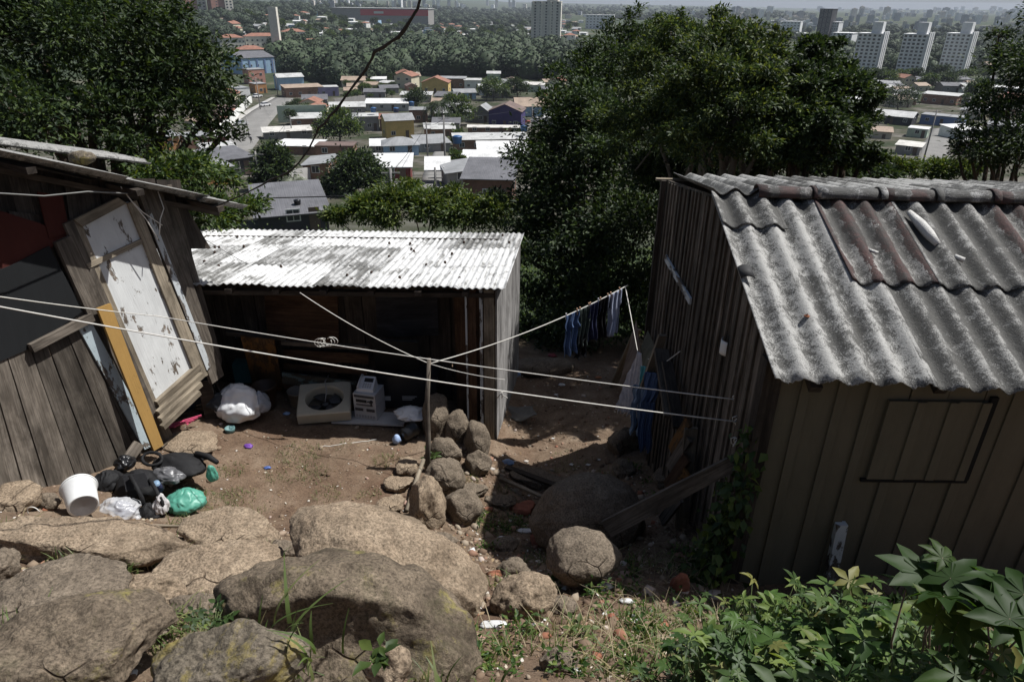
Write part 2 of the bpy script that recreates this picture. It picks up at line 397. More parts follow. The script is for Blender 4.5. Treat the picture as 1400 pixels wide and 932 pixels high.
# ------------------------------------------------------------------ noise in numpy
def _h(ix, iy, iz):
    n = (ix*374761393 + iy*668265263 + iz*2147483647*3 + 1274126177) & 0xffffffff
    n = ((n ^ (n >> 13))*1274126177) & 0xffffffff
    n = (n ^ (n >> 16)) & 0xffffffff
    return n/4294967295.0
def vn(P):
    P = np.asarray(P, dtype=np.float64); I = np.floor(P).astype(np.int64); f = P-I; f = f*f*(3-2*f)
    r = 0
    for dx in (0, 1):
        for dy in (0, 1):
            for dz in (0, 1):
                w = (f[:, 0] if dx else 1-f[:, 0])*(f[:, 1] if dy else 1-f[:, 1])*(f[:, 2] if dz else 1-f[:, 2])
                r = r + w*_h(I[:, 0]+dx, I[:, 1]+dy, I[:, 2]+dz)
    return r*2-1
def fbm(P, o=4, g=0.5):
    P = np.asarray(P, dtype=np.float64); r = 0; a = 1.0
    for k in range(o): r = r+a*vn(P*(2.03**k)+k*17.3); a *= g
    return r
# ------------------------------------------------------------------ the ground
GX = np.array([-60., -5., -4., -2.5, -0.75, -0.35, 0.25, 1.6, 3.5, 60.])
GY = np.array([-40., -3., 0., 1.5, 2.5, 3.5, 4.4, 4.9, 5.6, 6.5, 8., 9.5, 11., 14., 20., 50., 85., 150., 200., 300., 1200., 2500., 20000.])
GZ = np.array([
 [12, 12, 12, 12, 12, 12, 12, 12, 12, 12], [4.3, 4.3, 4.3, 4.3, 4.2, 4.2, 4.2, 4.1, 4.1, 4.1], [3.1, 3.1, 3.1, 3.1, 3.05, 3.03, 3.0, 2.9, 2.9, 2.9],
 [2.7, 2.6, 2.6, 2.5, 2.4, 2.36, 2.3, 2.1, 2.0, 2.0], [2.2, 2.1, 2.05, 1.95, 1.8, 1.74, 1.65, 1.45, 1.4, 1.5],
 [1.7, 1.6, 1.5, 1.35, 1.2, 1.12, 1.02, .92, .95, 1.0], [1.2, 1.0, .9, .65, .55, .46, .36, .62, .8, .9],
 [1.0, .8, .7, .38, .30, .18, .06, .42, .7, .8], [.9, .75, .65, .32, .24, .06, -.14, .2, .5, .6], [.8, .65, .55, .24, .17, .05, -.3, -.1, .2, .4],
 [.5, .4, .3, .1, .06, .0, -.38, -.3, 0, 0], [.1, 0, 0, -.1, -.2, -.25, -.42, -.4, -.4, -.3],
 [-.7]*10, [-2.6]*10, [-5.]*10, [-12.5]*10, [-17.]*10, [-25.5]*10, [-29.]*10, [-31.]*10, [-31.]*10, [-26.]*10, [-26.]*10])
def gz(x, y, detail=True):
    x = np.atleast_1d(np.asarray(x, dtype=np.float64)); y = np.atleast_1d(np.asarray(y, dtype=np.float64))
    i = np.clip(np.searchsorted(GX, x)-1, 0, len(GX)-2); j = np.clip(np.searchsorted(GY, y)-1, 0, len(GY)-2)
    a = np.clip((x-GX[i])/(GX[i+1]-GX[i]), 0, 1); b = np.clip((y-GY[j])/(GY[j+1]-GY[j]), 0, 1)
    z = (GZ[j, i]*(1-a)+GZ[j, i+1]*a)*(1-b)+(GZ[j+1, i]*(1-a)+GZ[j+1, i+1]*a)*b
    # a hill rises far to the left, low hills on the horizon
    hl = np.clip((y-450)/300, 0, 1)*np.clip((-x-120)/260, 0, 1)
    z = z+hl*24
    if detail and y.min() < 14:
        near = np.clip(1-y/14, 0, 1); P = np.stack([x, y, 0*x], 1)
        z = z+near*(0.05*fbm(P*1.3, 3)+0.018*fbm(P*6, 3)+0.008*fbm(P*22, 2))
        bank = np.clip((4.6-y)/1.2, 0, 1)*near; z = z+bank*0.07*fbm(P*2.7+5, 3)
    if y.max() > 2600:
        P = np.stack([x, y, 0*x], 1); vf = np.clip((y-2600)/4000, 0, 1); z = z+vf*(14+26*fbm(P*np.array([0.00035, 0.0002, 1]), 4))
    return z
def g1(x, y): return float(gz(x, y, True)[0])
def ground(px, py, dmax=4000):
    """where the line of sight through a picture point meets the ground"""
    r = ray(px, py); t = np.concatenate([np.linspace(1, 16, 400), np.geomspace(16.02, dmax, 900)])
    x = CAM.x+r.x*t; y = CAM.y+r.y*t; z = CAM.z+r.z*t; g = gz(x, y, False)
    if y[np.argmax(z < g)] < 15: g = gz(x, y)
    k = np.argmax(z < g)
    if not (z < g).any(): k = len(t)-1
    k = max(k, 1); a = z[k-1]-g[k-1]; b = g[k]-z[k]; s = a/(a+b) if a+b > 1e-9 else 0
    T = t[k-1]+(t[k]-t[k-1])*s
    return CAM+r*float(T)
def axis_pts(lo, hi, core0, core1, step, g=1.06):
    p = list(np.arange(core0, core1, step)); s = step; q = core1
    while q < hi: p.append(q); s *= g; q += s
    p.append(hi); s = step; q = core0; l = []
    while q > lo: s *= g; q -= s; l.append(max(q, lo))
    return np.array(sorted(set(l))+p)
ax_ = axis_pts(-9000, 9000, -5.2, 5.0, 0.05); ay_ = axis_pts(-38, 14000, 0.4, 10.0, 0.05, 1.05)
XX, YY = np.meshgrid(ax_, ay_, indexing='ij'); ZZ = gz(XX.ravel(), YY.ravel())
na, nb = len(ax_), len(ay_)
idx = np.arange(na*nb).reshape(na, nb)
quads = np.stack([idx[:-1, :-1], idx[1:, :-1], idx[1:, 1:], idx[:-1, 1:]], -1).reshape(-1, 4)
npmesh('ground', np.stack([XX.ravel(), YY.ravel(), ZZ], 1), quads, SOIL, (0, 0, 0), smooth=True, kind='structure')

# ------------------------------------------------------------------ boulders
_ico = {}
def ico(n):
    if n not in _ico:
        bm = bmesh.new(); bmesh.ops.create_icosphere(bm, subdivisions=n, radius=1)
        _ico[n] = (np.array([v.co[:] for v in bm.verts]), np.array([[v.index for v in f.verts] for f in bm.faces])); bm.free()
    return _ico[n]
def rock_mesh(seed, size, sub=4, cuts=7, cutd=(0.62, 0.95), rough=0.06, lump=0.16, flat=None):
    v, f = ico(sub); v = v.copy(); rr = np.random.RandomState(seed)
    for k in range(cuts):
        n = rr.normal(size=3); n /= np.linalg.norm(n); d = rr.uniform(*cutd)
        s = v@n; over = np.clip(s-d, 0, None); v = v-np.outer(over*0.93, n)
    if flat: 
        n = np.array([0, 0, 1.]); s = v@n; v = v-np.outer(np.clip(s-flat, 0, None)*0.85, n)
    off = rr.uniform(0, 90, 3); nr = v/np.linalg.norm(v, axis=1)[:, None]
    v = v+nr*(lump*fbm(v*1.3+off, 3)[:, None])
    sz = np.array(size)/2; v = v*sz; m = float(np.mean(sz))
    v = v+nr*(rough*m*fbm(v/m*3.2+off, 5, 0.55)[:, None])+nr*(0.006*fbm(v*28+off, 3)[:, None])
    return v, f
def rotz(v, a, tilt=0, tax=0):
    M = np.array(Matrix.Rotation(a, 3, 'Z') @ Matrix.Rotation(tilt, 3, 'X') @ Matrix.Rotation(tax, 3, 'Y')); return v@M.T
def rock(px, py, w, h, label, mat=None, seed=1, deep=1.0, tall=0.62, yaw=0, tilt=0, tax=0, sub=4, cuts=7, sink=0.0, rough=0.06, lump=0.14, d=None, group=None, name='boulder', cat='rock', flat=None, cutd=(0.62, 0.95), carve=()):
    """a rock whose middle shows at (px,py), w by h picture points large, resting on the ground"""
    g = ground(px, py+h*0.28); dd = d or depth(g)
    W = w*dd/F; Hh = h*dd/F
    c = at(px, py, dd)
    v, f = rock_mesh(seed, (W, Hh*deep, Hh*tall*1.35), sub, cuts, cutd, rough, lump, flat)
    v = rotz(v, R(yaw), R(tilt), R(tax)); 
    v = v+np.array([c.x, c.y, c.z-sink])
    base = (c.x, c.y, c.z-sink)
    for (qx, qy, rx, ry, dm) in carve:      # a weathered hollow
        q = v-np.array(CAM); dd_ = q@np.array(_f); uu = 700+F*(q@np.array(_r))/dd_; ww = 466-F*(q@np.array(_u))/dd_
        e = np.clip(1-((uu-qx)/rx)**2-((ww-qy)/ry)**2, 0, 1)**1.1*(dd_ < dd+.1); v = v+(q/dd_[:, None])*(e*dm)[:, None]
    return npmesh(name, v, f, mat or ROCK, base, smooth=True, label=label, cat=cat, group=group)
rock(478, 868, 400, 200, 'huge dark boulder with a shadowed hollow, at the bottom of the picture', ROCKD, 11, 1.1, .8, tax=17, yaw=-12, sub=6, cuts=5, rough=.05, lump=.10, d=2.85, cutd=(.75, .95), carve=((455, 892, 165, 78, .15),))
rock(530, 784, 300, 125, 'big smooth tan boulder sloping down behind the huge dark boulder', ROCK, 12, 1.35, .8, tax=19, yaw=-14, sub=6, cuts=4, rough=.04, lump=.09, cutd=(.75, .95))
rock(302, 776, 185, 82, 'wide flat tan rock slab left of the smooth tan boulder', ROCK, 13, 1.5, .55, tax=-3, yaw=8, sub=5, flat=.5, cuts=8)
rock(318, 727, 145, 56, 'pale flat rock slab touching the dirt yard', ROCK, 14, 1.5, .6, yaw=-4, sub=5, flat=.5, cuts=8)
rock(120, 738, 280, 72, 'long low rock ledge under the heap of bags and white bucket', ROCK, 15, 1.4, .7, tax=3, sub=5, flat=.5, cuts=7)
rock(88, 746, 78, 60, 'round brown boulder on the low rock ledge', ROCKG, 16, 1.0, .85, sub=5, d=4.3)
rock(105, 890, 260, 135, 'dark weathered boulder in the bottom left corner', ROCKD, 17, 1.3, .6, sub=6, yaw=15, cuts=9, rough=.05)
rock(60, 815, 210, 88, 'sloping brown rock slab at the left edge', ROCKG, 18, 1.5, .6, sub=5, flat=.5, yaw=10, cuts=8)
rock(208, 812, 84, 55, 'small wedge-shaped tan rock between flat slabs', ROCK, 19, 1.1, .7, sub=5, tax=14, cuts=10)
rock(272, 830, 90, 36, 'small low grey rock beside the wedge-shaped rock', ROCKG, 20, 1.3, .6, sub=4)
rock(308, 915, 220, 105, 'boulder with yellow lichen at the bottom edge', ROCKL, 21, 1.1, .8, sub=6, tax=-10, cuts=6, d=2.15)
rock(530, 912, 66, 64, 'small upright tan stone in front of the huge dark boulder', ROCK, 22, .9, .9, sub=5, d=2.25)
rock(719, 820, 92, 68, 'tan pointed boulder in the middle of the rubble slope', ROCK, 23, 1.1, .85, sub=5, cuts=9, rough=.05)
rock(806, 712, 156, 112, 'large grey domed boulder under the slanting plank', ROCKG, 24, 1.05, .85, sub=6, cuts=3, rough=.03, lump=.07, cutd=(.8, .95))
rock(797, 757, 102, 80, 'grey domed boulder in front of the larger dome', ROCKG, 227, 1.15, .66, sub=5, cuts=4, rough=.03, lump=.08, d=4.6, cutd=(.78, .95), yaw=10, sink=.03)
rock(702, 780, 50, 34, 'reddish small rock just above the pointed boulder', ROCKG, 26, 1.1, .8)
rock(583, 697, 52, 72, 'upright rounded tan stone at the foot of the leaning stick', ROCK, 27, .8, 1.0, sub=5, rough=.04)
rock(632, 696, 54, 46, 'blocky tan stone right of the upright stone', ROCKG, 28, 1.0, .9, cuts=11)
rock(597, 574, 38, 66, 'tall egg-shaped stone at the top of the stone wall', ROCKG, 29, .8, 1.05, lump=.08)
rock(624, 587, 36, 42, 'rough round stone beside the egg-shaped stone', ROCKG, 30, .9, 1.0, lump=.09)
rock(650, 606, 40, 50, 'dark round stone at the right end of the stone wall', ROCKG, 31, .9, 1.0, lump=.09)
rock(611, 617, 48, 36, 'wide stone in the middle of the stone wall', ROCKG, 32, 1.0, .9, lump=.09)
rock(606, 654, 56, 52, 'lit grey stone at the bottom of the stone wall', ROCKG, 33, 1.0, .9, sub=5, tax=-18, lump=.09)
rock(655, 636, 36, 34, 'small shaded stone low in the stone wall', ROCKG, 34, .9, .9)
rock(556, 636, 34, 32, 'small square paving stone nearest the stone wall', ROCK, 35, 1.1, .5, cuts=10, flat=.4)
rock(545, 660, 40, 28, 'middle one of the three pale paving stones beside the stick', ROCK, 36, 1.1, .5, cuts=10, flat=.4)
rock(533, 688, 42, 30, 'lowest of the three pale paving stones beside the stick', ROCK, 37, 1.1, .5, cuts=10, flat=.4)
rock(18, 682, 70, 46, 'pale stone slab against the left shack wall', ROCK, 38, 1.4, .6, cuts=9, flat=.5)
rock(262, 604, 92, 36, 'flat cracked stone step below the white door', ROCK, 39, 1.5, .25, cuts=9, flat=.4)
rock(850, 604, 50, 42, 'dark stone below the hanging jeans', ROCKG, 41, 1.0, .8)
rock(852, 640, 32, 30, 'small stone above the large domed boulder', ROCKG, 42)
rock(911, 655, 34, 36, 'squarish dark stone by the broken planks', ROCKG, 43, cuts=10)
rock(738, 500, 98, 30, 'broad low rock far down the path', ROCKG, 44, 1.6, .5)
rock(738, 655, 84, 32, 'flat slab of rock in the shaded path', ROCKG, 45, 1.3, .4, flat=.4, tax=10)
rock(650, 668, 40, 24, 'first brown paving brick right of the stone wall', ROCKG, 46, 1.1, .5, cuts=10, flat=.4)
rock(686, 684, 44, 26, 'second brown paving brick, next to the red one', ROCKG, 47, 1.1, .5, cuts=10, flat=.4)
rock(4, 775, 40, 56, 'rounded stone cut by the left edge of the picture', ROCKG, 48)
rock(604, 738, 44, 20, 'thin pale stone half sunk beyond the smooth tan boulder', ROCKG, 49, 1.3, .6)
rock(763, 905, 62, 34, 'broken clay block in the rubble at the bottom', ROCKG, 50, 1.1, .8, cuts=10)
BRICK = m_plain('clay_brick', (0.26, 0.10, 0.065), 0.9, 0.15, .35, 9, .5, .006)
rock(716, 694, 38, 26, 'red brick at the end of the paving bricks', BRICK, 51, 1.0, .6, cuts=10, flat=.5, name='brick', cat='brick')
rock(930, 800, 26, 30, 'upright piece of red brick near the right shed', BRICK, 52, .6, 1.0, cuts=10, name='brick', cat='brick')
rock(738, 738, 36, 24, 'dull red brick fragment left of the domed boulders', BRICK, 53, 1.0, .7, cuts=10, name='brick', cat='brick')
rock(834, 848, 24, 20, 'broken red brick corner in the rubble right of the pointed boulder', BRICK, 54, 1.0, .7, cuts=10, name='brick', cat='brick')
rock(195, 862, 70, 34, 'small flat brown stone beside the low grey rock', ROCKG, 61, 1.3, .5, cuts=9)
rock(140, 790, 64, 34, 'small stone wedged between the left slabs', ROCK, 62, 1.3, .5, cuts=9)
rock(385, 752, 40, 30, 'small brownish stone between the pale slab and the smooth tan boulder', ROCKG, 63, 1.1, .7, cuts=8)
rock(300, 842, 44, 22, 'thin slab just above the yellow lichen boulder', ROCK, 64, 1.3, .5, cuts=9)
rock(520, 722, 52, 22, 'flat sunken stone at the edge of the yard above the smooth tan boulder', ROCKG, 65, 1.4, .4, cuts=8)
rock(690, 745, 40, 24, 'brown stone lying in the middle of the rubble', ROCKG, 66, 1.1, .7, cuts=8)
rock(770, 830, 46, 28, 'half-buried brown stone right of the pointed boulder', ROCKG, 67, 1.2, .6, cuts=8)
# dry leaves, chips and bits trodden into the dirt
rr = np.random.RandomState(33); V = []; Fc = []; b0 = 0
for k in range(5200):
    x = rr.uniform(-4.2, 1.5); y = rr.uniform(1.3, 9.0)
    if rr.rand() < .45: x = rr.uniform(-.6, 1.5); y = rr.uniform(2.0, 6.5)
    s = rr.uniform(.005, .020); a = rr.uniform(0, 6.28); z = g1(x, y)+.004; t = rr.uniform(-.5, .5, 4)*s
    d1 = np.array([math.cos(a), math.sin(a)])*s; d2 = np.array([-d1[1], d1[0]])*rr.uniform(.2, .7)
    V += [(x-d1[0], y-d1[1], z+abs(t[0])), (x+d2[0], y+d2[1], z+abs(t[1])), (x+d1[0], y+d1[1], z+abs(t[2])), (x-d2[0], y-d2[1], z+abs(t[3]))]; Fc.append((b0, b0+1, b0+2, b0+3)); b0 += 4
n_ = NT('dry_bits'); c_ = n_.ramp(n_.island(), [(0, (0.05, 0.035, 0.022)), (.4, (0.14, 0.09, 0.05)), (.75, (0.30, 0.22, 0.13)), (.9, (0.42, 0.37, 0.29)), (1, (0.6, 0.58, 0.55))])
npmesh('leaf_litter', np.array(V), np.array(Fc), n_.bsdf(c_, .9, .15), (0, 0, 0), kind='stuff', label='dry leaves and chips trodden into the dirt', cat='leaf litter')
# loose stones and grit strewn over the yard and the slope: nobody could count them
vs = []; fs = []; base = 0; rr = np.random.RandomState(3); pv, pf = ico(1)
for k in range(5600):
    x = rr.uniform(-4.2, 1.7); y = rr.uniform(1.2, 9.2)
    if k > 4300: x = rr.uniform(-.7, 1.5); y = rr.uniform(2.2, 6.4)
    s = rr.lognormal(-4.75, 0.5)*(1.5 if (y < 4.8 or x > -.6) else 1.0)
    if k > 5250: s = rr.uniform(.02, .055)
    if s > 0.055: s = .05
    q = pv*(np.array([1, rr.uniform(.6, 1), rr.uniform(.4, .8)])*s)*(1+.35*rr.uniform(-1, 1, (len(pv), 1)))
    q = rotz(q, rr.uniform(0, 6)); vs.append(q+np.array([x, y, g1(x, y)+s*.15])); fs.append(pf+base); base += len(pv)
n_ = NT('grit'); c_ = n_.ramp(n_.island(), [(0, (0.10, 0.065, 0.045)), (.45, (0.2, 0.145, 0.10)), (.8, (0.30, 0.25, 0.19)), (.93, (0.24, 0.10, 0.06)), (1, (0.5, 0.47, 0.42))])
GRIT = n_.bsdf(c_, .9, .15)
npmesh('gravel', np.concatenate(vs), np.concatenate(fs), GRIT, (0, 0, 0), kind='stuff', label='loose stones and grit strewn over dirt', cat='gravel')
# ------------------------------------------------------------------ LEFT SHACK
B1 = ground(60, 682); B1.z = max(B1.z, .6); B1 = onz(60, 682, 0.68); B2 = at(300, 513, 7.55); T2 = at(180, 282, 6.45)
LW = plane3(B1, B2, T2)
def quad(pl, pts, th, off=0.0, axis=None):
    return [pl.hit(x, y, off) for x, y in pts], pl.n*th
def panel(mb, pl, pts, th=0.02, off=0.0, axis=None, jit=0.0, mi=0):
    p, o = quad(pl, pts, th, off); a = None
    if axis: a = pl.hit(*axis[1], off)-pl.hit(*axis[0], off)
    mb.prism(p, o, a, mi, jit)
def planks(mb, pl, top, bot, n, th=0.022, off=0.0, gap=0.06, rag=0.01, mi=0, bow=.3):
    """n boards between a top line and a bottom line (picture points), side by side"""
    A, B = [pl.hit(*q, off) for q in top]; C, D = [pl.hit(*q, off) for q in bot]
    ws = [rnd.uniform(1-bow, 1+bow) for _ in range(n)]; S = sum(ws); t = 0
    for k in range(n):
        a = t/S; t += ws[k]; b = t/S; g = gap/n*.5
        a2, b2 = a+g, b-g
        p = [A.lerp(B, a2), A.lerp(B, b2), C.lerp(D, b2), C.lerp(D, a2)]
        d = (p[3]-p[0]).normalized()
        r1, r2 = rnd.uniform(-rag, rag), rnd.uniform(-rag, rag)
        # ragged foot: a few points
        m = p[3].lerp(p[2], rnd.uniform(.3, .7))+d*rnd.uniform(-rag*2, rag*2)
        mb.prism([p[0]+d*r1, p[1]+d*r1, p[2]+d*r2, m, p[3]+d*r2*rnd.uniform(-1, 1)], pl.n*(th*rnd.uniform(.8, 1.3)), d, mi)
WDOOR = m_wood('white_door_paint', (0.16, 0.13, 0.10), (0.26, 0.21, 0.17), peel=(0.62, 0.63, 0.62), peel_amt=0.70, isl=0.05)
shack = empty('wooden_shack', B1, 'leaning plank shack with a peeling white door, at the left', 'shack')
m = MB(); planks(m, LW, [(-260, 470), (135, 395)], [(-230, 860), (238, 600)], 13, off=0, rag=.03)
m.build('plank_wall', WGREY, shack)
m = MB(); planks(m, LW, [(-300, 250), (93, 300)], [(-260, 480), (140, 420)], 6, th=.02, off=-.06)
planks(m, LW, [(85, 245), (245, 245)], [(93, 305), (262, 350)], 4, th=.02, off=-.05)
UPW = m
m = MB(); panel(m, LW, [(-60, 270), (52, 305), (92, 322), (36, 362), (14, 366), (-60, 372)], .016, 0.0, ((0, 280), (30, 360)))
panel(m, LW, [(50, 262), (84, 268), (94, 318), (66, 326)], .016, .012, ((50, 262), (66, 326)))
m.build('maroon_board', WMAR, shack, 'dark maroon boards above the black window')
m = MB(); panel(m, LW, [(-70, 395), (16, 362), (66, 336), (112, 425), (44, 474), (-60, 520)], .014, .026, ((16, 362), (44, 474)))
m.build('window', WBLACK, shack, 'black boarded-up window')
m = MB(); m.bar(LW.hit(42, 476, .07), LW.hit(126, 433, .07), .075, .05, LW.n.cross(LW.hit(126, 433)-LW.hit(42, 476)))
m.build('window_sill', WGREY, shack)
m = MB(); panel(m, LW, [(105, 447), (124, 442), (212, 606), (196, 614)], .022, .024, ((105, 447), (200, 610)))
m.build('painted_board', WBLUE, shack, 'narrow board with worn pale blue paint')
# post between window and door, door frame
m = MB(); panel(m, LW, [(72, 332), (94, 322), (146, 432), (122, 442)], .05, .02, ((72, 332), (122, 442)), .004)
panel(m, LW, [(84, 306), (96, 300), (213, 565), (202, 577)], .04, .02, ((84, 306), (202, 577)))
m.build('door_post', WGREY, shack)
m = MB(); panel(m, LW, [(97, 302), (106, 298), (219, 563), (211, 568)], .02, .03, ((97, 302), (211, 568)))
panel(m, LW, [(98, 300), (158, 270), (170, 278), (110, 310)], .035, .04, ((98, 300), (158, 270)))
panel(m, LW, [(172, 278), (184, 274), (282, 512), (268, 520)], .03, .04, ((172, 278), (268, 520)))
m.build('door_frame', WPALE, shack)
door = MB(); panel(door, LW, [(103, 305), (173, 276), (267, 510), (217, 562)], .03, .012, ((172, 279), (262, 504)))
do = door.build('door', WDOOR, shack, 'white door with peeling paint')
m = MB(); m.bar(LW.hit(119, 364, .055), LW.hit(204, 325, .055), .045, .022, LW.n.cross(LW.hit(204, 325)-LW.hit(119, 364)))
m.build('crossbar', WPALE, do)
# corner posts right of the door
m = MB(); panel(m, LW, [(184, 262), (214, 255), (302, 512), (286, 524)], .05, .015, ((184, 262), (286, 524)))
panel(m, LW, [(214, 255), (232, 252), (301, 490), (298, 513)], .03, -.05, ((214, 255), (300, 513)))
m.build('corner_board', WGREY, shack)
m = MB(); panel(m, LW, [(198, 290), (205, 287), (288, 500), (282, 506)], .012, .068, ((198, 290), (285, 503)))
m.build('corner_strip', WWHITE2, shack, 'worn white strip on the corner boards')
# steps of stacked boards under the door
m = MB()
for (a, b, w, o) in (((214, 552), (272, 500), .07, .06), ((216, 565), (276, 512), .06, .10), ((219, 574), (274, 524), .055, .15), ((222, 584), (272, 536), .05, .2)):
    A, B = LW.hit(*a, o), LW.hit(*b, o); m.bar(A, B, w, .05, Vector((0, 0, 1)))
m.build('threshold', WPALE, shack)
m = MB(); m.box(Vector((B2.x-.55, B2.y-.55, .4)), .16, .16, .5, .3); m.build('pier', WDARK, shack); m = MB(); m.box(Vector((B2.x-.12, B2.y-.1, .4)), .14, .14, .5, .3)
m.build('pier', WDARK, shack)
# side and back walls so that the shack is closed
ld = (B2-B1); ld.z = 0; ld.normalize(); li = Vector((-ld.y, ld.x, 0))
if li.x > 0: li = -li
A0 = B1-ld*2.0; m = MB()
TB = T2-B2
for (p, q) in ((B2, B2+li*3.2), (A0+li*3.2, B2+li*3.2), (A0, A0+li*3.2)):
    p = Vector((p.x, p.y, .55)); q = Vector((q.x, q.y, .55)); k = int((q-p).length/.16)
    for i in range(k):
        a = p.lerp(q, (i+.04)/k); b = p.lerp(q, (i+.96)/k); up = Vector((TB.x, TB.y, 0))*1.0+Vector((0, 0, 2.0+rnd.uniform(-.03, .03)))
        if (i+1) % 50: m.prism([a, b, b+up, a+up], (q-p).cross(Vector((0, 0, 1))).normalized()*.02, up)
m.build('far_wall', WDARK, shack)
# (the upper wall is closed below, once the roof plane is known)
# roof of corrugated sheets: slopes down away from the camera, sun-lit edge in view
E1 = at(-10, 213, 5.0); E2 = at(342, 287, 7.0); rd = (E2-E1); ins = Vector((-rd.y, rd.x, 0)).normalized()
if ins.x > 0: ins = -ins
SHEET_L = m_fibro('roof_cement_grey', (0.30, 0.295, 0.28), .45)
def corrugated(a, b, across, n_w, pitch, amp, nrm, rows=10, thick=.006, seg=8, jag=0.006, u0=0.0, v0=0.0, sag=0.0):
    """sheet from a to b (down its length), n_w waves wide along unit vector across"""
    P = []; nx = int(n_w*seg)+1; L = (b-a).length
    jg = [rnd.uniform(-jag, jag) for _ in range(nx)]
    for i in range(rows+1):
        t = i/rows; row = []
        for j in range(nx):
            s = j/seg*pitch; e = (jg[j] if i == rows else 0)
            q = a+(b-a)*t+across*s+nrm*(amp*math.cos(2*math.pi*(s+u0)/pitch)+sag*math.sin(math.pi*t))+(b-a).normalized()*e
            row.append(q)
        P.append(row)
    uvf = lambda i, j: (u0+j/seg*pitch, v0+L*i/rows)
    return P, uvf, nrm*(-thick)
rn = rd.cross(ins).normalized()
if rn.z < 0: rn = -rn
def toproof(px):
    y = 480
    while y > 60 and (LW.hit(px, y, -.05)-E1).dot(rn) < -.05: y -= 1
    return (px, y)
m = UPW
for k in range(22):
    x0 = -320+k*27; x1 = x0+26
    if x1 > 262: break
    lo = 420 if x1 < 120 else 340
    if toproof(x0)[1] < lo: m.prism([LW.hit(*toproof(x0), -.09), LW.hit(*toproof(x1), -.09), LW.hit(x1+lo*.12, lo, -.09), LW.hit(x0+lo*.12, lo, -.09)], LW.n*.02, LW.hit(x0, 200)-LW.hit(x0+50, lo))
m.build('upper_wall', WDARK, shack)
rf = empty('roof', E1, None); rf.parent = shack; rf.location = E1-wloc(shack)
segs = [(0.0, 0.44, .0), (.38, .82, .012), (.78, 1.0, .024)]
for i, (t0, t1, dz) in enumerate(segs):
    a = E1+rd*t0+rn*(.03-dz); b = E1+rd*t1+rn*(.03-dz+.012); a = a+ins*(0.10 if i == 1 else (.0 if i == 0 else .04)); b = b+ins*(.10 if i == 1 else (0 if i == 0 else .04))
    for k in range(3):
        P, uvf, th = corrugated(a+ins*(k*.95), b+ins*(k*.95), ins, 5.6, .177, .024, rn, u0=0, v0=rnd.random()*9)
        MB().grid(P, uvf, thick=th).build('roof_sheet', SHEET_L, rf)
U1 = at(-20, 193, 6.3); U2 = at(207, 222, 7.4)
P, uvf, th = corrugated(U1, U2, ins, 5.6, .177, .024, rn, u0=.05, v0=3); MB().grid(P, uvf, thick=th).build('roof_sheet', SHEET_L, rf)
m = MB()
for t in (.12, .5, .86):
    p = E1+rd*t-rn*.05+ins*.02; m.bar(p, p+ins*3, .05, .07, Vector((0, 0, 1)))
for o in (.5, 2.6): m.bar(E1+ins*o-rn*.11, E2+ins*o-rn*.11, .05, .08, Vector((0, 0, 1)))
m.build('rafter', WDARK, shack)
v, f = rock_mesh(77, (.26, .15, .13), 3, 6); c = at(112, 216, 6.35)
npmesh('brick', v+np.array(c), f, ROCKL, c, smooth=True, label='mossy stone lying on the left shack roof', cat='stone')
# yellow board leaning on the wall
m = MB(); a = LW.hit(141, 418, .12); b = LW.hit(216, 612, .22); wd = LW.n.cross(b-a)
m.bar(a, b, .13, .03, wd, w2=.11)
m.build('leaning_board', WYEL, None, 'long yellow painted board leaning beside the white door', 'board')

# ------------------------------------------------------------------ BACK SHED with the white roof
ZE = 1.9; EAVE_L = onz(190, 393, ZE); EAVE_R = onz(691, 397, ZE)
yE = (EAVE_L.y+EAVE_R.y)/2
TR = at(717, 318, 9.6); TLp = at(300, 304, 9.3)
ev = (EAVE_R-onz(258, 391, ZE)).normalized()
RB = plane3(EAVE_R, onz(258, 391, ZE), TR)
shed2 = empty('tin_roof_shed', Vector((-1.8, 7.6, 0)), 'low dark shed with a bright white corrugated roof, in the middle', 'shed')
SHEET_W = m_fibro('roof_white', (0.62, 0.62, 0.61), .12, pitch=.0762, streak=.55)
SHEET_W2 = m_fibro('roof_white_mouldy', (0.50, 0.50, 0.49), .30, pitch=.0762, streak=1.05)
rnB = RB.n if RB.n.z > 0 else -RB.n
wR = EAVE_R; up_dir = (TR-EAVE_R); Ls = up_dir.length; ud = up_dir.normalized(); acr = -ev
rf2 = empty('roof', EAVE_R, None); rf2.parent = shed2; rf2.location = EAVE_R-wloc(shed2)
NCOL = 9; cw = .0762*6.5
for c in range(NCOL):
    for r_ in range(3):
        t0, t1 = (r_/3-.035)*Ls, ((r_+1)/3+.0)*Ls
        t0 = max(t0, 0)
        e = rnd.uniform(-.03, .03) if r_ == 0 else 0
        a = EAVE_R+ud*(t1)+acr*(c*cw)+rnB*(.012-.010*r_); b = EAVE_R+ud*(t0+e)+acr*(c*cw)+rnB*(.022-.010*r_+.004*(c % 2))
        P, uvf, th = corrugated(a, b, acr, 7.2, .0762, .0095, rnB, rows=6, thick=.003, seg=6, jag=.004, u0=c*cw, v0=rnd.random()*30)
        MB().grid(P, uvf, thick=th).build('roof_sheet', SHEET_W2 if (c*3+r_) in (2, 5, 9, 10, 13, 16, 18, 21, 22, 20, 24) else SHEET_W, rf2, 'mould-streaked roof sheet' if (c*3+r_) in (2, 5, 9, 10, 13, 16, 18, 21, 22, 20, 24) else None)
SCREW = m_plain('rusty_metal', (.05, .03, .02), .8)
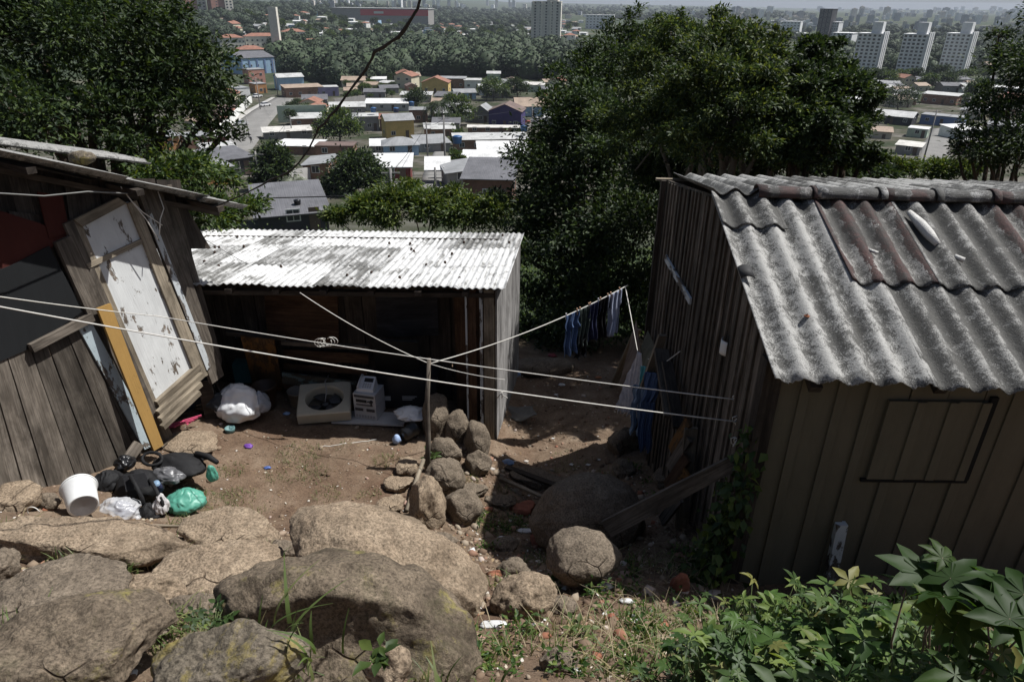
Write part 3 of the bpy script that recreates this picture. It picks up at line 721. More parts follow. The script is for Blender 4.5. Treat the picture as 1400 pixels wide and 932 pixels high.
for k in range(30):
    m = MB(); s, t = rnd.uniform(.1, 4.2), rnd.uniform(.1, Ls-.1); p = EAVE_R+acr*s+ud*t+rnB*.03
    m.lathe(p, [(0, .012), (.008, .01), (.016, .0), (.016, -.02)], 6); m.build('roof_screw', SCREW, rf2)
# walls: front wall set back under the roof, posts at the eave
yW = yE+.75; zg = -.1
FW = Pl((0, yW, 0), (0, -1, 0))
m = MB(); x = -4.15
while x < -.62:
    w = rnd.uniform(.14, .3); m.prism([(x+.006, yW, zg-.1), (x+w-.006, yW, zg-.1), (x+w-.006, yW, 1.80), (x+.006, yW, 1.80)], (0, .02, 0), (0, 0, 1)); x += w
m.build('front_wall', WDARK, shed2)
m = MB(); panel(m, FW, [(514, 402), (598, 402), (600, 458), (516, 460)], .02, .03); m.build('wall_panel', m_wood('dark_grey_board', (.028, .028, .032), (.05, .05, .056), isl=.1), shed2, 'dark grey board high on the wall')
m = MB(); panel(m, FW, [(362, 400), (462, 404), (464, 468), (366, 462)], .02, .025); m.build('wall_panel', WBROWN, shed2)
m = MB()
m.bar(FW.hit(385, 468, .3), FW.hit(505, 475, .3), .045, .05, (0, 0, 1)); m.bar(FW.hit(310, 455, .28), FW.hit(390, 462, .28), .045, .05, (0, 0, 1)); m.build('rail', WGREY, shed2)
m = MB()
for k, (a, b, w, o) in enumerate((((388, 484), (504, 490), .13, .12), ((388, 500), (502, 508), .08, .1), ((388, 522), (486, 533), .15, .2), ((400, 545), (500, 545), .10, .12))):
    m.bar(FW.hit(*a, o), FW.hit(*b, o), w, .03, (0, 0, 1))
m.bar(FW.hit(456, 480, .06), FW.hit(458, 545, .06), .08, .05, (1, 0, 0)); m.build('slat', WBROWN, shed2)
m = MB(); m.bar(FW.hit(386, 516, .26), FW.hit(487, 529, .26), .15, .03, (0, 0, 1)); m.build('slat', m_wood('blue_green_board', (.05, .045, .035), (.09, .08, .06), peel=(.10, .14, .14), peel_amt=.4, isl=.1), shed2)
# right bay: brown boards and posts
zc = 1.86
def post(mb, px, py0, w, t, y, z0, z1, mi=0):
    p = ony(px, py0, y); mb.prism([(p.x-w/2, y, z0), (p.x+w/2, y, z0), (p.x+w/2, y, z1), (p.x-w/2, y, z1)], (0, t, 0), (0, 0, 1), mi)
yP = yE+.12
m = MB(); post(m, 646, 570, .11, .04, yP, -.2, zc, 0); m.build('post', WBROWN, shed2, 'dark red-brown post')
m = MB(); post(m, 659, 570, .035, .04, yP+.01, -.2, zc, 0); m.build('post', WWHITE2, shed2, 'thin white post')
m = MB(); post(m, 640, 570, .02, .05, yP-.02, -.2, zc, 0); m.build('post', WWHITE2, shed2, 'thin white post')
m = MB(); post(m, 669, 570, .11, .05, yP, -.2, zc, 0); m.build('post', WPALE, shed2, 'pale wide corner board')
xr = ony(676, 570, yP).x
m = MB(); y = yP+.06
for k in range(12):
    w = .17; q0_ = xr+.13*(y-yP); q1_ = xr+.13*(y+w-yP); m.prism([(q0_, y, -.3), (q1_, y+w-.006, -.3), (q1_, y+w-.006, zc-.02-.04*(y-yP)), (q0_, y, zc-.02-.04*(y-yP))], (.02, 0, 0), (0, 0, 1)); y += w
m.build('side_wall', WPGREY, shed2)
m = MB()
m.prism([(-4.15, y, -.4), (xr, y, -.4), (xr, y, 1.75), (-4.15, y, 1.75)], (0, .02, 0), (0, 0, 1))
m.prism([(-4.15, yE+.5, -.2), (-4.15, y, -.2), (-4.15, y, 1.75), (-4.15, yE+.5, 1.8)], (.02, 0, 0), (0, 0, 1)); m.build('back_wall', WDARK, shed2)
xl = ony(604, 500, yW).x
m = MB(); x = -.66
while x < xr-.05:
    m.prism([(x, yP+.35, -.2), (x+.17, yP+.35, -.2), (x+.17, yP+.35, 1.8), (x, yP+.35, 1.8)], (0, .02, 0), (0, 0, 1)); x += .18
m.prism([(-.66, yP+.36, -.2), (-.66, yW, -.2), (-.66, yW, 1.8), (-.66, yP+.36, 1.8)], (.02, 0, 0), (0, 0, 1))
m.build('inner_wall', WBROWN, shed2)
m = MB()
for k in range(8): x = -4.0+k*.5; m.bar((x, yE+.03, 1.845), (x, y, 1.70), .05, .07, (0, 0, 1))
m.bar((-4.2, yP+.03, 1.80), (xr, yP+.03, 1.80), .05, .08, (0, 0, 1)); m.build('rafter', WDARK, shed2)

# ------------------------------------------------------------------ RIGHT SHED
ZR = 2.66
RE1 = onz(1058, 519, ZR); RE2 = onz(1400, 533, ZR)           # eave
rdg1 = at(972, 268, 4.95)
ea = (RE2-RE1).normalized()
RP = plane3(RE1, RE2, rdg1); rnR = RP.n if RP.n.z > 0 else -RP.n
sl_ = (rdg1-RE1); LR = sl_.length; sd = sl_.normalized()
shed3 = empty('plank_shed', Vector((2.4, 4.6, .7)), 'plank shed with a grey wavy roof filling the right side', 'shed')
FB1 = m_fibro('cement_pale', (0.40, 0.395, 0.375), .46, streak=.25)
FB2 = m_fibro('cement_lichen', (0.36, 0.355, 0.335), .68, streak=.35)
FB3 = m_fibro('cement_lichen_maroon', (0.36, 0.35, 0.33), .55, maroon=.95, cut=.49)
FB4 = m_fibro('cement_clear', (0.16, 0.17, 0.18), .25)
rf3 = empty('roof', RE1, None); rf3.parent = shed3; rf3.location = RE1-wloc(shed3)
pit = .177; cwid = pit*5; t_mid = LR*.50; rake = rdg1-(RE1+sd*LR)      # the rake leans a little
def on_roof(px, py, off=0.0): return Pl(RP.p, rnR).hit(px, py, off)
def rsheet(c, w, t0, t1, lift, mat, label=None, u0=None, rows=24, jag=.008):
    u0 = c*cwid if u0 is None else u0
    a = RE1+ea*u0+sd*t1+rnR*(lift*.4); b = RE1+ea*u0+sd*t0+rnR*lift
    P, uvf, th = corrugated(a, b, ea, w, pit, .0255, rnR, rows=rows, thick=.0075, seg=14, jag=jag, u0=u0, v0=c*3.1+t0)
    MB().grid(P, uvf, thick=th).build('roof_sheet', mat, rf3, label)
for c in range(5):
    w = 5.35
    rsheet(c, w, -.0-.012*(c % 2), t_mid+.12 if c else LR*1.0, .0, FB1 if c == 0 else FB2, 'pale grey roof sheet' if c == 0 else 'lichen-speckled roof sheet')
uu = 4.0
for c, (w_, mt) in enumerate(((3, FB3), (3, FB2), (5, FB3), (3, FB2), (5, FB3), (5, FB2))):
    rsheet(c+10, w_+.35, t_mid-.02-.015*(c % 2), LR+.02, .016+.003*(c % 2), mt, 'roof sheet with flaking maroon paint' if mt is FB3 else 'lichen-speckled roof sheet', u0=pit*uu); uu += w_
rsheet(30, 2.6, LR*.80, LR+.03, .02, FB2, 'short patch sheet under the ridge', u0=0.0)
# ridge caps
RID1 = RE1+sd*(LR+.03)+rnR*.045; 
RCAP = m_fibro('ridge_cement', (0.40, 0.40, 0.39), .62)
RCAPD = m_fibro('ridge_dark', (0.30, 0.29, 0.28), .5, maroon=.9, cut=.42)
k = 0; u = .32
while u < 4.6:
    L = rnd.uniform(.36, .46); a = RID1+ea*u; b = RID1+ea*(u+L)+rnR*rnd.uniform(-.008, .008); P = []; N = 14
    for i in range(5):
        row = []; rr_ = .052+.008*(i == 0)
        for j in range(N+1):
            an = math.pi*(-.08+1.16*j/N)
            row.append(a.lerp(b, i/4)+Vector((0, math.cos(an)*rr_*1.15, math.sin(an)*rr_))-Vector((0, 0, .02)))
        P.append(row)
    MB().grid(P, lambda i, j: (i*.08+k*3, j*.02), thick=(0, 0, -.008)).build('ridge_cap', RCAPD if k in (0, 2, 4) else RCAP, rf3)
    p = b; P = [[b+ea*(s)+Vector((0, math.cos(math.pi*j/N)*.074, math.sin(math.pi*j/N)*.064))-Vector((0, 0, .02)) for j in range(N+1)] for s in (-.025, 0, .025)]
    MB().grid(P, lambda i, j: (i*.03+k, j*.02), thick=(0, 0, -.008)).build('ridge_joint', RCAPD if k % 3 == 0 else RCAP, rf3)
    u += L; k += 1
# far slope
FE = at(922, 238, 7.1); far0 = RE1+sd*(LR+.05); fd = (FE-far0)
fn = ea.cross(fd).normalized(); fn = fn if fn.z > 0 else -fn
for c in range(6):
    for r_ in range(2):
        u0 = -.0+c*cwid; a = far0+ea*u0+fd*(.5*r_-.02)+fn*(.0-.012*r_+.012); b = far0+ea*u0+fd*(.5*r_+.53)+fn*(-.012*r_)
        P, uvf, th = corrugated(a, b, ea, 5.35, pit, .0255, fn, rows=10, thick=.0075, seg=10, u0=u0, v0=c*2.3+r_*5)
        MB().grid(P, uvf, thick=th).build('roof_sheet', FB1 if (c+r_) % 2 else FB2, rf3)
# front wall, ochre boards with cover strips, facing the camera
yF = RE1.y+.2
FWp = Pl((0, yF, 0), (0, -1, 0)); cx0 = ony(1056, 540, yF).x; wz0, wz1 = .75, ZR+.03
m = MB(); x = cx0; k = 0; OC = []
while x < 5.6:
    w = rnd.uniform(.19, .25); e_ = rnd.uniform(-.004, .004); e2_ = rnd.uniform(-.004, .004); m.prism([(x, yF+e_, wz0+rnd.uniform(-.02, .05)), (x+w-.005, yF+e2_, wz0), (x+w-.006, yF+e2_, wz1), (x+.002, yF+e_, wz1)], (0, .02, 0), (0, 0, 1)); OC.append(x); x += w
m.build('front_wall', WOCHRE, shed3)
m = MB()
wx0, wx1, wzb, wzt = 0, 0, 0, 0
q0 = FWp.hit(1180, 652); q1 = FWp.hit(1312, 654); q2 = FWp.hit(1195, 545)
for x in OC[1:]:
    inside = q0.x-.02 < x < q1.x+.0
    if inside:
        m.prism([(x-.03, yF-.016, wz0), (x+.03, yF-.016, wz0), (x+.03, yF-.016, q0.z-.02), (x-.03, yF-.016, q0.z-.02)], (0, .016, 0), (0, 0, 1))
    else:
        m.prism([(x-.03, yF-.016, wz0), (x+.03, yF-.016, wz0), (x+.03, yF-.016, wz1), (x-.03, yF-.016, wz1)], (0, .016, 0), (0, 0, 1))
m.build('cover_strip', WOCHRE, shed3)
sh = MB(); x = q0.x+.01; y0 = yF-.028
while x < q1.x-.01:
    w = min(.2, q1.x-.01-x); sh.prism([(x, y0, q0.z+.006), (x+w-.004, y0, q0.z+.006), (x+w-.004, y0, q2.z), (x, y0, q2.z)], (0, .024, 0), (0, 0, 1))
    if x > q0.x+.1: sh.prism([(x-.028, y0-.014, q0.z+.012), (x+.028, y0-.014, q0.z+.012), (x+.028, y0-.014, q2.z), (x-.028, y0-.014, q2.z)], (0, .0138, 0), (0, 0, 1))
    x += w
shu = sh.build('window_shutter', WOCHRE, shed3, 'closed window shutter made of wall boards')
m = MB(); m.bar((q0.x-.02, yF-.012, q0.z-.012), (q1.x+.04, yF-.012, q0.z-.012), .022, .02, (0, 0, 1)); m.bar((q1.x+.022, yF-.012, q0.z), (q1.x+.022, yF-.012, q2.z+.03), .045, .02, (1, 0, 0))
m.build('shutter_gap_shade', m_plain('painted_gap_shade', (.008, .008, .008), .9), shed3)  # solid black strips paint in the shade of the gap round the shutter
m = MB(); m.prism([(cx0-.07, yF-.025, wz0), (cx0+.03, yF-.025, wz0), (cx0+.03, yF-.025, wz1-.02), (cx0-.07, yF-.025, wz1-.02)], (0, .045, 0), (0, 0, 1)); m.build('corner_post', WDARK, shed3)
m = MB(); m.bar(FWp.hit(1150, 715, .03), FWp.hit(1133, 800, .06), .075, .05, (1, 0, 0)); m.build('short_post', WWHITE2, shed3, 'short rotten post against the wall')
# side wall of narrow boards, facing left
xS = cx0-.05; ridz = (RE1+sd*LR); yR = ridz.y; zR = ridz.z; yB = FE.y-.15; zB = FE.z-.03
def ztop(y): return (wz1+(zR-.03-wz1)*(y-yF)/(yR-yF)) if y < yR else (zR-.03+(zB-(zR-.03))*(y-yR)/(yB-yR))
m = MB(); y = yF+.03; k = 0
while y < yB:
    w = rnd.uniform(.085, .13); zb = g1(xS, y)-.1+rnd.uniform(0, .05)
    m.prism([(xS, y+.004, zb), (xS, y+w-.004, zb), (xS, y+w-.004, ztop(y+w)), (xS, y+.004, ztop(y))], (.02, 0, 0), (0, 0, 1))
    y += w; k += 1
m.build('side_wall', WGREY, shed3)
m = MB(); y = yF+.10
while y < yB-.1:
    zb = g1(xS, y)-.1+rnd.uniform(0, .3); x = xS-.014-rnd.uniform(0, .006)
    m.prism([(x, y, zb), (x, y+.035, zb), (x, y+.035+rnd.uniform(-.01, .01), ztop(y)-.02), (x, y+rnd.uniform(-.01, .01), ztop(y)-.02)], (.015, 0, 0), (0, 0, 1)); y += rnd.uniform(.1, .19)
m.build('cover_strip', WGREY, shed3)
SW = Pl((xS, 0, 0), (-1, 0, 0))
m = MB(); m.bar(SW.hit(910, 352, .03), SW.hit(944, 412, .03), .06, .02, (0, .4, 1)); m.build('nailed_board', WWHITE2, shed3, 'pale board nailed slantwise')
m = MB(); m.prism([(xS, yB, -.5), (5.6, yB, -.5), (5.6, yB, zB), (xS, yB, zB)], (0, .02, 0), (0, 0, 1)); m.build('back_wall', WDARK, shed3)
m = MB(); m.bar((xS-.01, yF+.02, 1.8), (xS-.01, yF+.02, wz1), .10, .05, (0, 1, 0)); m.build('edge_post', WDARK, shed3); m = MB(); m.bar((xS-.04, yB, -.3), (xS-.04, yB, zB), .06, .05, (0, 1, 0))
m.build('edge_post', WDARK, shed3)
m = MB(); pp = [xS+.25+k*.75 for k in range(5)]
for x in pp: m.bar((x, yF-.12, wz1-.14), (x, yR, zR-.16), .05, .07, (0, 0, 1)); m.bar((x, yR, zR-.16), (x, yB, zB-.14), .05, .07, (0, 0, 1))
m.build('rafter', WDARK, shed3)
m = MB(); a = at(897, 245, 7.0); b = at(985, 249, 7.0); m.bar(a, b+Vector((1.2, 0, .0)), .05, .02, (0, 1, 0)); m.build('loose_batten', WPALE, shed3)
# loose things on the roof
def roof_tube(p, r=.03): pass
p = on_roof(1021, 371, .045); m = MB(); q = []
for s in (-.05, .05):
    row = []
    for j in range(9):
        an = math.pi*(.15+.7*j/8); row.append(p+sd*(-s)+ea*(math.cos(an)*.05)+rnR*(math.sin(an)*.045-.03))
    q.append(row)
m.grid(q, None, thick=rnR*-.008); m.build('roof_tile_fragment', m_plain('dark_shard', (.03, .03, .03), .7), None, 'small curved black shard on the pale roof sheet', 'shard')
for (px, py, nm, lb) in ((1103, 432, 'bolt', 'rusty bolt and washer high on the right shed roof'), (1349, 376, 'bolt', 'big orange rusty washer on the right shed roof')):
    p = on_roof(px, py, .022); s = 1.0 if px < 1200 else 1.3
    MB().lathe(p, [(0, .02*s), (.006*s, .008*s), (.006*s, .006*s), (.016*s, .004*s), (.018*s, 0)], 12).build(nm, m_plain('rust', (.20, .07, .03), .8), None, lb, 'bolt')
WHITE_S = m_plain('white_sealant', (.62, .61, .58), .8, .2, .3, 14, .8, .01)
for (pts, wd, lb) in (([(1245, 292), (1258, 306), (1270, 320), (1282, 334)], .035, 'long smear of white sealant on the roof'), ([(1192, 343), (1200, 346)], .02, 'small dab of white sealant at the sheet overlap'), ([(1309, 352), (1318, 356)], .03, 'rounded dab of white sealant right of the long smear')):
    q = [on_roof(x, y, .025) for x, y in pts]
    MB().tube([p-(q[-1]-q[0]).normalized()*.02 if i == 0 else p for i, p in enumerate(q)], [wd*.5]+[wd]*(len(q)-2)+[wd*.6], 10).build('sealant_patch', WHITE_S, None, lb, 'sealant')
# ------------------------------------------------------------------ foliage
LEAF_D = m_leaf('leaf_dark', (0.010, 0.020, 0.008), (0.026, 0.045, 0.015), (0.06, 0.09, 0.02), .24, .56, .24)
LEAF_M = m_leaf('leaf_mid', (0.018, 0.036, 0.010), (0.045, 0.080, 0.020), (0.12, 0.16, 0.03), .30, .52, .3)
LEAF_L = m_leaf('leaf_light', (0.026, 0.048, 0.012), (0.060, 0.095, 0.022), (0.15, 0.18, 0.04), .35, .5, .3)
LEAF_G = m_leaf('leaf_grass', (0.05, 0.085, 0.02), (0.11, 0.15, 0.045), (0.28, 0.24, 0.12), .3, .5, .3)
LEAF_S = m_leaf('leaf_dry', (0.16, 0.12, 0.07), (0.30, 0.25, 0.16), None, .2, .7, .2)
BARK = m_plain('bark', (0.075, 0.058, 0.044), .95, .1, .5, 9, .8, .02)
BARKL = m_plain('bark_pale', (0.16, 0.14, 0.115), .95, .1, .5, 9, .8, .02)

def leaves(P, N, L, W, rr, fold=0.25, droop=0.3, up=0.35):
    """one leaf (4 corner diamond folded on its midrib: 2 quads as 4-gon pairs) at each point P growing along N"""
    n = len(P); D = N+rr.normal(0, .75, (n, 3)); D[:, 2] -= droop; D /= np.linalg.norm(D, axis=1)[:, None]
    U = rr.normal(0, .6, (n, 3)); U[:, 2] += up+.6
    S = np.cross(D, U); S /= np.linalg.norm(S, axis=1)[:, None]+1e-9; Nn = np.cross(S, D)
    l = L*rr.uniform(.6, 1.3, n)[:, None]; w = W*rr.uniform(.7, 1.3, n)[:, None]
    a = P; b = P+D*l*.42+S*w*.5+Nn*w*fold; c = P+D*l-Nn*l*.12; d = P+D*l*.42-S*w*.5+Nn*w*fold
    m = P+D*l*.5
    V = np.stack([a, b, c, d, m], 1).reshape(-1, 3); b0 = np.arange(n)[:, None]*5
    f = np.concatenate([b0+np.array([[0, 1, 4]]), b0+np.array([[1, 2, 4]]), b0+np.array([[4, 2, 3]]), b0+np.array([[0, 4, 3]])], 1).reshape(-1, 3)
    return V, f
def clump_points(centres, radii, n, rr, shell=0.55, flat=0.8, subs=26, subr=0.22):
    """points in sub-clumps near the outside of each blob"""
    w = np.array(radii)**2; w = w/w.sum(); P = []; N = []
    for c, r, k in zip(centres, radii, (w*n).astype(int)):
        s = rr.normal(size=(subs, 3)); s /= np.linalg.norm(s, axis=1)[:, None]; s[:, 2] = np.where(s[:, 2] < -.35, -s[:, 2], s[:, 2])
        sc_ = s*(shell+(1-shell)*rr.uniform(0, 1, (subs, 1)))*r*np.array([1, 1, flat])
        q = rr.randint(0, subs, k); sr = subr*rr.uniform(.6, 1.4, subs)*r
        g = rr.normal(size=(k, 3))*sr[q][:, None]*np.array([1, 1, .6])
        P.append(np.array(c)+sc_[q]+g); g2 = s[q]*1.0+g/(sr[q][:, None]+1e-6)*.5; N.append(g2)
    return np.concatenate(P), np.concatenate(N)
def limb_path(a, b, rr, n=7, wob=.08):
    a = np.array(a, float); b = np.array(b, float); L = np.linalg.norm(b-a); o = rr.uniform(0, 50, 3); P = []
    for i in range(n):
        t = i/(n-1); p = a+(b-a)*t; p = p+math.sin(math.pi*t)*wob*L*np.array([vn(np.array([[t*2.2+o[0], k*7.1, o[1]]]))[0] for k in range(3)]); P.append(Vector(p))
    return P
def tree(name, base, blobs, n, L, W, leaf, seed, label, cat='tree', group=None, trunk_r=.12, bark=None, fork=.35, kind=None, shell=.55, subs=26, subr=.22, flat=.8, droop=.3, sat=0):
    """blobs: [(x,y,z,r)] in world space; sat adds ragged outer sprays"""
    rr = np.random.RandomState(seed); base = Vector(base)
    n0 = len(blobs)
    if sat:
        ex = []
        for b in blobs:
            for q in range(sat):
                n_ = rr.normal(size=3); n_[2] = abs(n_[2])*.8+.1; n_ /= np.linalg.norm(n_); k = rr.uniform(.85, 1.3); ex.append((b[0]+n_[0]*b[3]*k, b[1]+n_[1]*b[3]*k, b[2]+n_[2]*b[3]*k*.9, b[3]*rr.uniform(.16, .34)))
        blobs = list(blobs)+ex
    root = empty(name, base, label, cat, group)
    cs = np.array([b[:3] for b in blobs]); rs = [b[3] for b in blobs]
    P, N = clump_points(cs, rs, n, rr, shell, flat, subs, subr); V, f = leaves(P, N, L, W, rr, droop=droop)
    npmesh('crown', V, f, leaf, base, parent=root)
    if trunk_r:
        top = cs.mean(0); fk = np.array(base)*(1-fork)+top*fork; m = MB()
        pts = limb_path(base-Vector((0, 0, .3)), fk, rr); m.tube(pts, [trunk_r*(1.25-.45*i/6) for i in range(7)], 9)
        for c, r in list(zip(cs, rs))[:n0]:
            m.tube(limb_path(pts[-1] if r > .0 else base, c, rr, 7, .12), [trunk_r*.62*(1-.8*i/6)+.006 for i in range(7)], 6)
            for q in range(3):
                e = c+np.clip(rr.normal(size=3), -1, 1)*r*.5; m.tube(limb_path(c, e, rr, 5, .1), [trunk_r*.16*(1-.7*i/4)+.004 for i in range(5)], 5)
        m.build('trunk', bark or BARK, root, origin=base)
    return root
def blob(px, py, d, rpx): 
    c = at(px, py, d); return (c.x, c.y, c.z, rpx*d/F)
def gbase(x, y): return Vector((x, y, g1(x, y)))
# big dark tree behind the left shack
B = [blob(40, 60, 11.0, 120), blob(140, 70, 10.6, 95), blob(60, 170, 9.8, 110), blob(205, 110, 10.6, 88), blob(-70, 80, 11, 130), blob(180, 180, 10.2, 80), blob(262, 112, 10.6, 62),
     blob(70, 0, 12, 110), blob(-10, -20, 11.5, 120), blob(150, 30, 11.6, 60), blob(285, 150, 11, 42), blob(230, 60, 11.2, 40), blob(-60, 200, 10, 100), blob(190, 215, 10, 46), blob(300, 190, 11.2, 30)]
tree('broadleaf_tree', gbase(-6.2, 10.2), B, 62000, .105, .042, LEAF_D, 5, 'large dark glossy-leaved tree behind the left shack', trunk_r=.2, fork=.3, subs=28, subr=.18, sat=6, shell=.45)
B = [blob(250, 240, 9.6, 42), blob(285, 300, 9.9, 45), blob(240, 290, 9.4, 40), blob(335, 290, 10.4, 30), blob(215, 250, 9.2, 35), blob(300, 250, 10.3, 28)]
tree('shrub', gbase(-4.6, 10.1), B, 9000, .085, .036, LEAF_M, 6, 'mid green shrub between the left shack and the white roof', 'shrub', trunk_r=.05, fork=.4)
# central group of tall trees beyond the path
B = [blob(800, 130, 15, 60), blob(850, 80, 15.5, 50), blob(862, 52, 15.6, 26), blob(870, 140, 14.6, 85), blob(790, 210, 14.4, 90), blob(830, 190, 13.5, 80), blob(760, 240, 14, 60), blob(740, 300, 13.6, 65), blob(820, 280, 13, 90), blob(760, 190, 14.4, 40), blob(730, 360, 13.2, 70), blob(800, 370, 12.6, 75), blob(806, 90, 15.6, 26)]
tree('broadleaf_tree', gbase(1.6, 13.6), B, 42000, .105, .046, LEAF_D, 7, 'tall dark tree just right of the far town, its top a narrow spire', trunk_r=.17, fork=.25, subs=26, subr=.17, sat=6, shell=.45)
LEAF_T = m_leaf('leaf_tree', (0.017, 0.032, 0.012), (0.038, 0.062, 0.020), (0.12, 0.15, 0.035), .30, .56, .24)
B = [blob(930, 90, 9.9, 58), blob(990, 80, 8.8, 60), blob(950, 150, 9.2, 80), blob(1010, 160, 8.3, 75), blob(1040, 90, 8.5, 45), blob(900, 190, 9.8, 80), blob(960, 205, 8.5, 60), blob(1040, 200, 8.2, 55), blob(1003, 45, 9.0, 26), blob(920, 42, 9.8, 26), blob(1080, 150, 8.3, 48), blob(1064, 56, 8.8, 20), blob(975, 120, 8.3, 60)]
tree('broadleaf_tree', gbase(2.9, 8.9), B, 60000, .062, .026, LEAF_T, 8, 'tall yellow-green flecked tree in the middle of the central clump', trunk_r=.12, fork=.25, bark=BARKL, subs=32, subr=.15, sat=6, shell=.4)
B = [blob(1100, 105, 8.8, 46), blob(1130, 140, 8.6, 52), blob(1100, 190, 8.3, 55), blob(1150, 195, 8.5, 42), blob(1165, 165, 8.8, 30), blob(1070, 130, 8.4, 50), blob(1112, 72, 9, 24), blob(1080, 222, 8.3, 40), blob(1175, 222, 8.5, 28), blob(1140, 100, 8.9, 22)]
tree('broadleaf_tree', gbase(4.2, 8.8), B, 46000, .068, .032, LEAF_D, 9, 'rounded dark tree at the right end of the central clump', trunk_r=.12, fork=.25, subs=26, subr=.17, sat=6, shell=.45)
B = [blob(870, 330, 11.8, 90), blob(820, 430, 11.6, 75), blob(740, 430, 12.6, 62), blob(880, 430, 11.4, 70), blob(900, 260, 12.4, 70), blob(715, 470, 12.2, 36), blob(770, 480, 11.6, 45)]
tree('undergrowth', gbase(1.7, 12.2), B, 26000, .095, .042, LEAF_D, 10, 'dark tangled undergrowth at the end of the dirt path', 'shrub', trunk_r=.06, fork=.3)
B = [blob(980, 225, 10.2, 50), blob(1060, 235, 10, 45), blob(1140, 243, 9.8, 36), blob(900, 240, 10.4, 40), blob(1205, 247, 9.8, 22)]
tree('undergrowth', gbase(3.4, 9.8), B, 17000, .075, .033, LEAF_D, 31, 'row of dark bushes right behind the ridge of the right shed', 'shrub', trunk_r=.05, fork=.3)
# right hand tree
B = [blob(1380, 150, 13, 36), blob(1400, 205, 12.6, 55), blob(1350, 215, 12.8, 38), blob(1385, 80, 13.4, 26), blob(1345, 150, 13.4, 24), blob(1425, 110, 13, 60), blob(1440, 30, 13.6, 40), blob(1330, 190, 13, 22), blob(1310, 205, 13.2, 12), blob(1365, 50, 13.6, 14)]
tree('broadleaf_tree', gbase(9.4, 12.6), B, 15000, .10, .035, LEAF_D, 12, 'loose dark tree cut by the right edge of the picture', trunk_r=.1, fork=.3, subs=30, subr=.26, shell=.3, sat=4)
# light green bushes behind the white roof
B = [blob(500, 292, 19, 30), blob(540, 285, 19, 34), blob(590, 290, 18.6, 34), blob(640, 295, 18, 32), blob(680, 292, 17.6, 28), blob(560, 262, 19.5, 18), blob(460, 300, 19, 18), blob(620, 268, 18.6, 16), blob(515, 268, 19.4, 12)]
tree('shrub', gbase(-2.6, 18.6), B, 24000, .13, .05, LEAF_L, 13, 'bright green bushes behind the white roof', 'shrub', trunk_r=.05, fork=.3, subs=30, subr=.2)
B = [blob(1170, 235, 19, 24), blob(1230, 232, 20, 22), blob(1280, 236, 20, 20), blob(1320, 235, 19.6, 16), blob(1195, 222, 20, 12)]
tree('shrub', gbase(11, 19.6), B, 12000, .13, .05, LEAF_L, 14, 'bright green bushes behind the right shed, below the street', 'shrub', trunk_r=.05, fork=.3)
# hill-side scrub that fills the slope below the yard
vs = []; fs = []; b0 = 0; rr = np.random.RandomState(4)
c = []; r = []
for k in range(330):
    y = rr.uniform(12, 42); x = rr.uniform(-1, 1)*(y*.8+4)
    if abs(x) < 3 and y < 12.5: continue
    q = rr.uniform(.5, 1.1)*(1+y/40); c.append((x, y, g1(x, y)+q*.25)); r.append(q)
P, N = clump_points(c, r, 90000, rr, .5, .7, 14, .25); V, f = leaves(P, N, .20, .085, rr)
npmesh('scrub', V, f, LEAF_M, (0, 0, -5), kind='stuff', label='green scrub covering the slope below the yard', cat='scrub')

# ------------------------------------------------------------------ near plants
def blade(mb_v, mb_f, p, h, w, lean, ang, n=5, curl=1.0):
    b = len(mb_v); d = np.array([math.cos(ang), math.sin(ang), 0]); s = np.array([-d[1], d[0], 0])
    for i in range(n+1):
        t = i/n; q = p+d*lean*h*(t**1.8)*curl+np.array([0, 0, 1])*h*(t-.45*lean*t*t*curl); ww = w*(1-t**2)*.5+.0006
        mb_v += [q-s*ww, q+s*ww]
    for i in range(n): mb_f.append((b+2*i, b+2*i+1, b+2*i+3, b+2*i+2))
def grass(spots, mat, label, seed, kind='stuff', name='grass', n_=(10, 22), h_=(.03, .09), w=.004, cat='grass', spread=1.0):
    v = []; f = []; r = random.Random(seed)
    for (c, rad, k) in spots:
        for _ in range(k):
            a = r.uniform(0, 6.28); q = rad*math.sqrt(r.random()); x, y = c[0]+q*math.cos(a), c[1]+q*math.sin(a)
            z = c[2] if len(c) > 3 else g1(x, y)
            blade(v, f, np.array([x, y, z-.005]), r.uniform(*h_), w*r.uniform(.6, 1.4), r.uniform(.2, 1.1)*spread, r.uniform(0, 6.28))
    return npmesh(name, np.array(v), np.array(f), mat, (0, 0, 0), label=label, cat=cat, kind=kind)
S = []
for (px, py, rpx, k) in ((412, 622, 26, 150), (380, 655, 14, 40), (428, 650, 20, 70), (318, 643, 16, 60), (330, 678, 18, 60), (275, 690, 26, 120), (310, 686, 20, 50), (447, 675, 20, 60), (528, 630, 16, 80), (505, 678, 14, 40),
                         (438, 706, 20, 50), (350, 700, 16, 30), (403, 640, 30, 40), (470, 610, 10, 15), (262, 678, 16, 60), (640, 655, 14, 60), (700, 712, 30, 120), (690, 670, 12, 40), (645, 690, 14, 60), (670, 720, 24, 90), (775, 632, 24, 70), (825, 650, 16, 50), (870, 700, 20, 50), (770, 640, 16, 40), (735, 720, 20, 50)):
    g = ground(px, py); S.append(((g.x, g.y, g.z), rpx*depth(g)/F*1.2, int(k*1.5)))
grass(S, LEAF_G, 'short grass tufts growing in the dirt yard', 1, h_=(.02, .075), w=.0035)
S = []
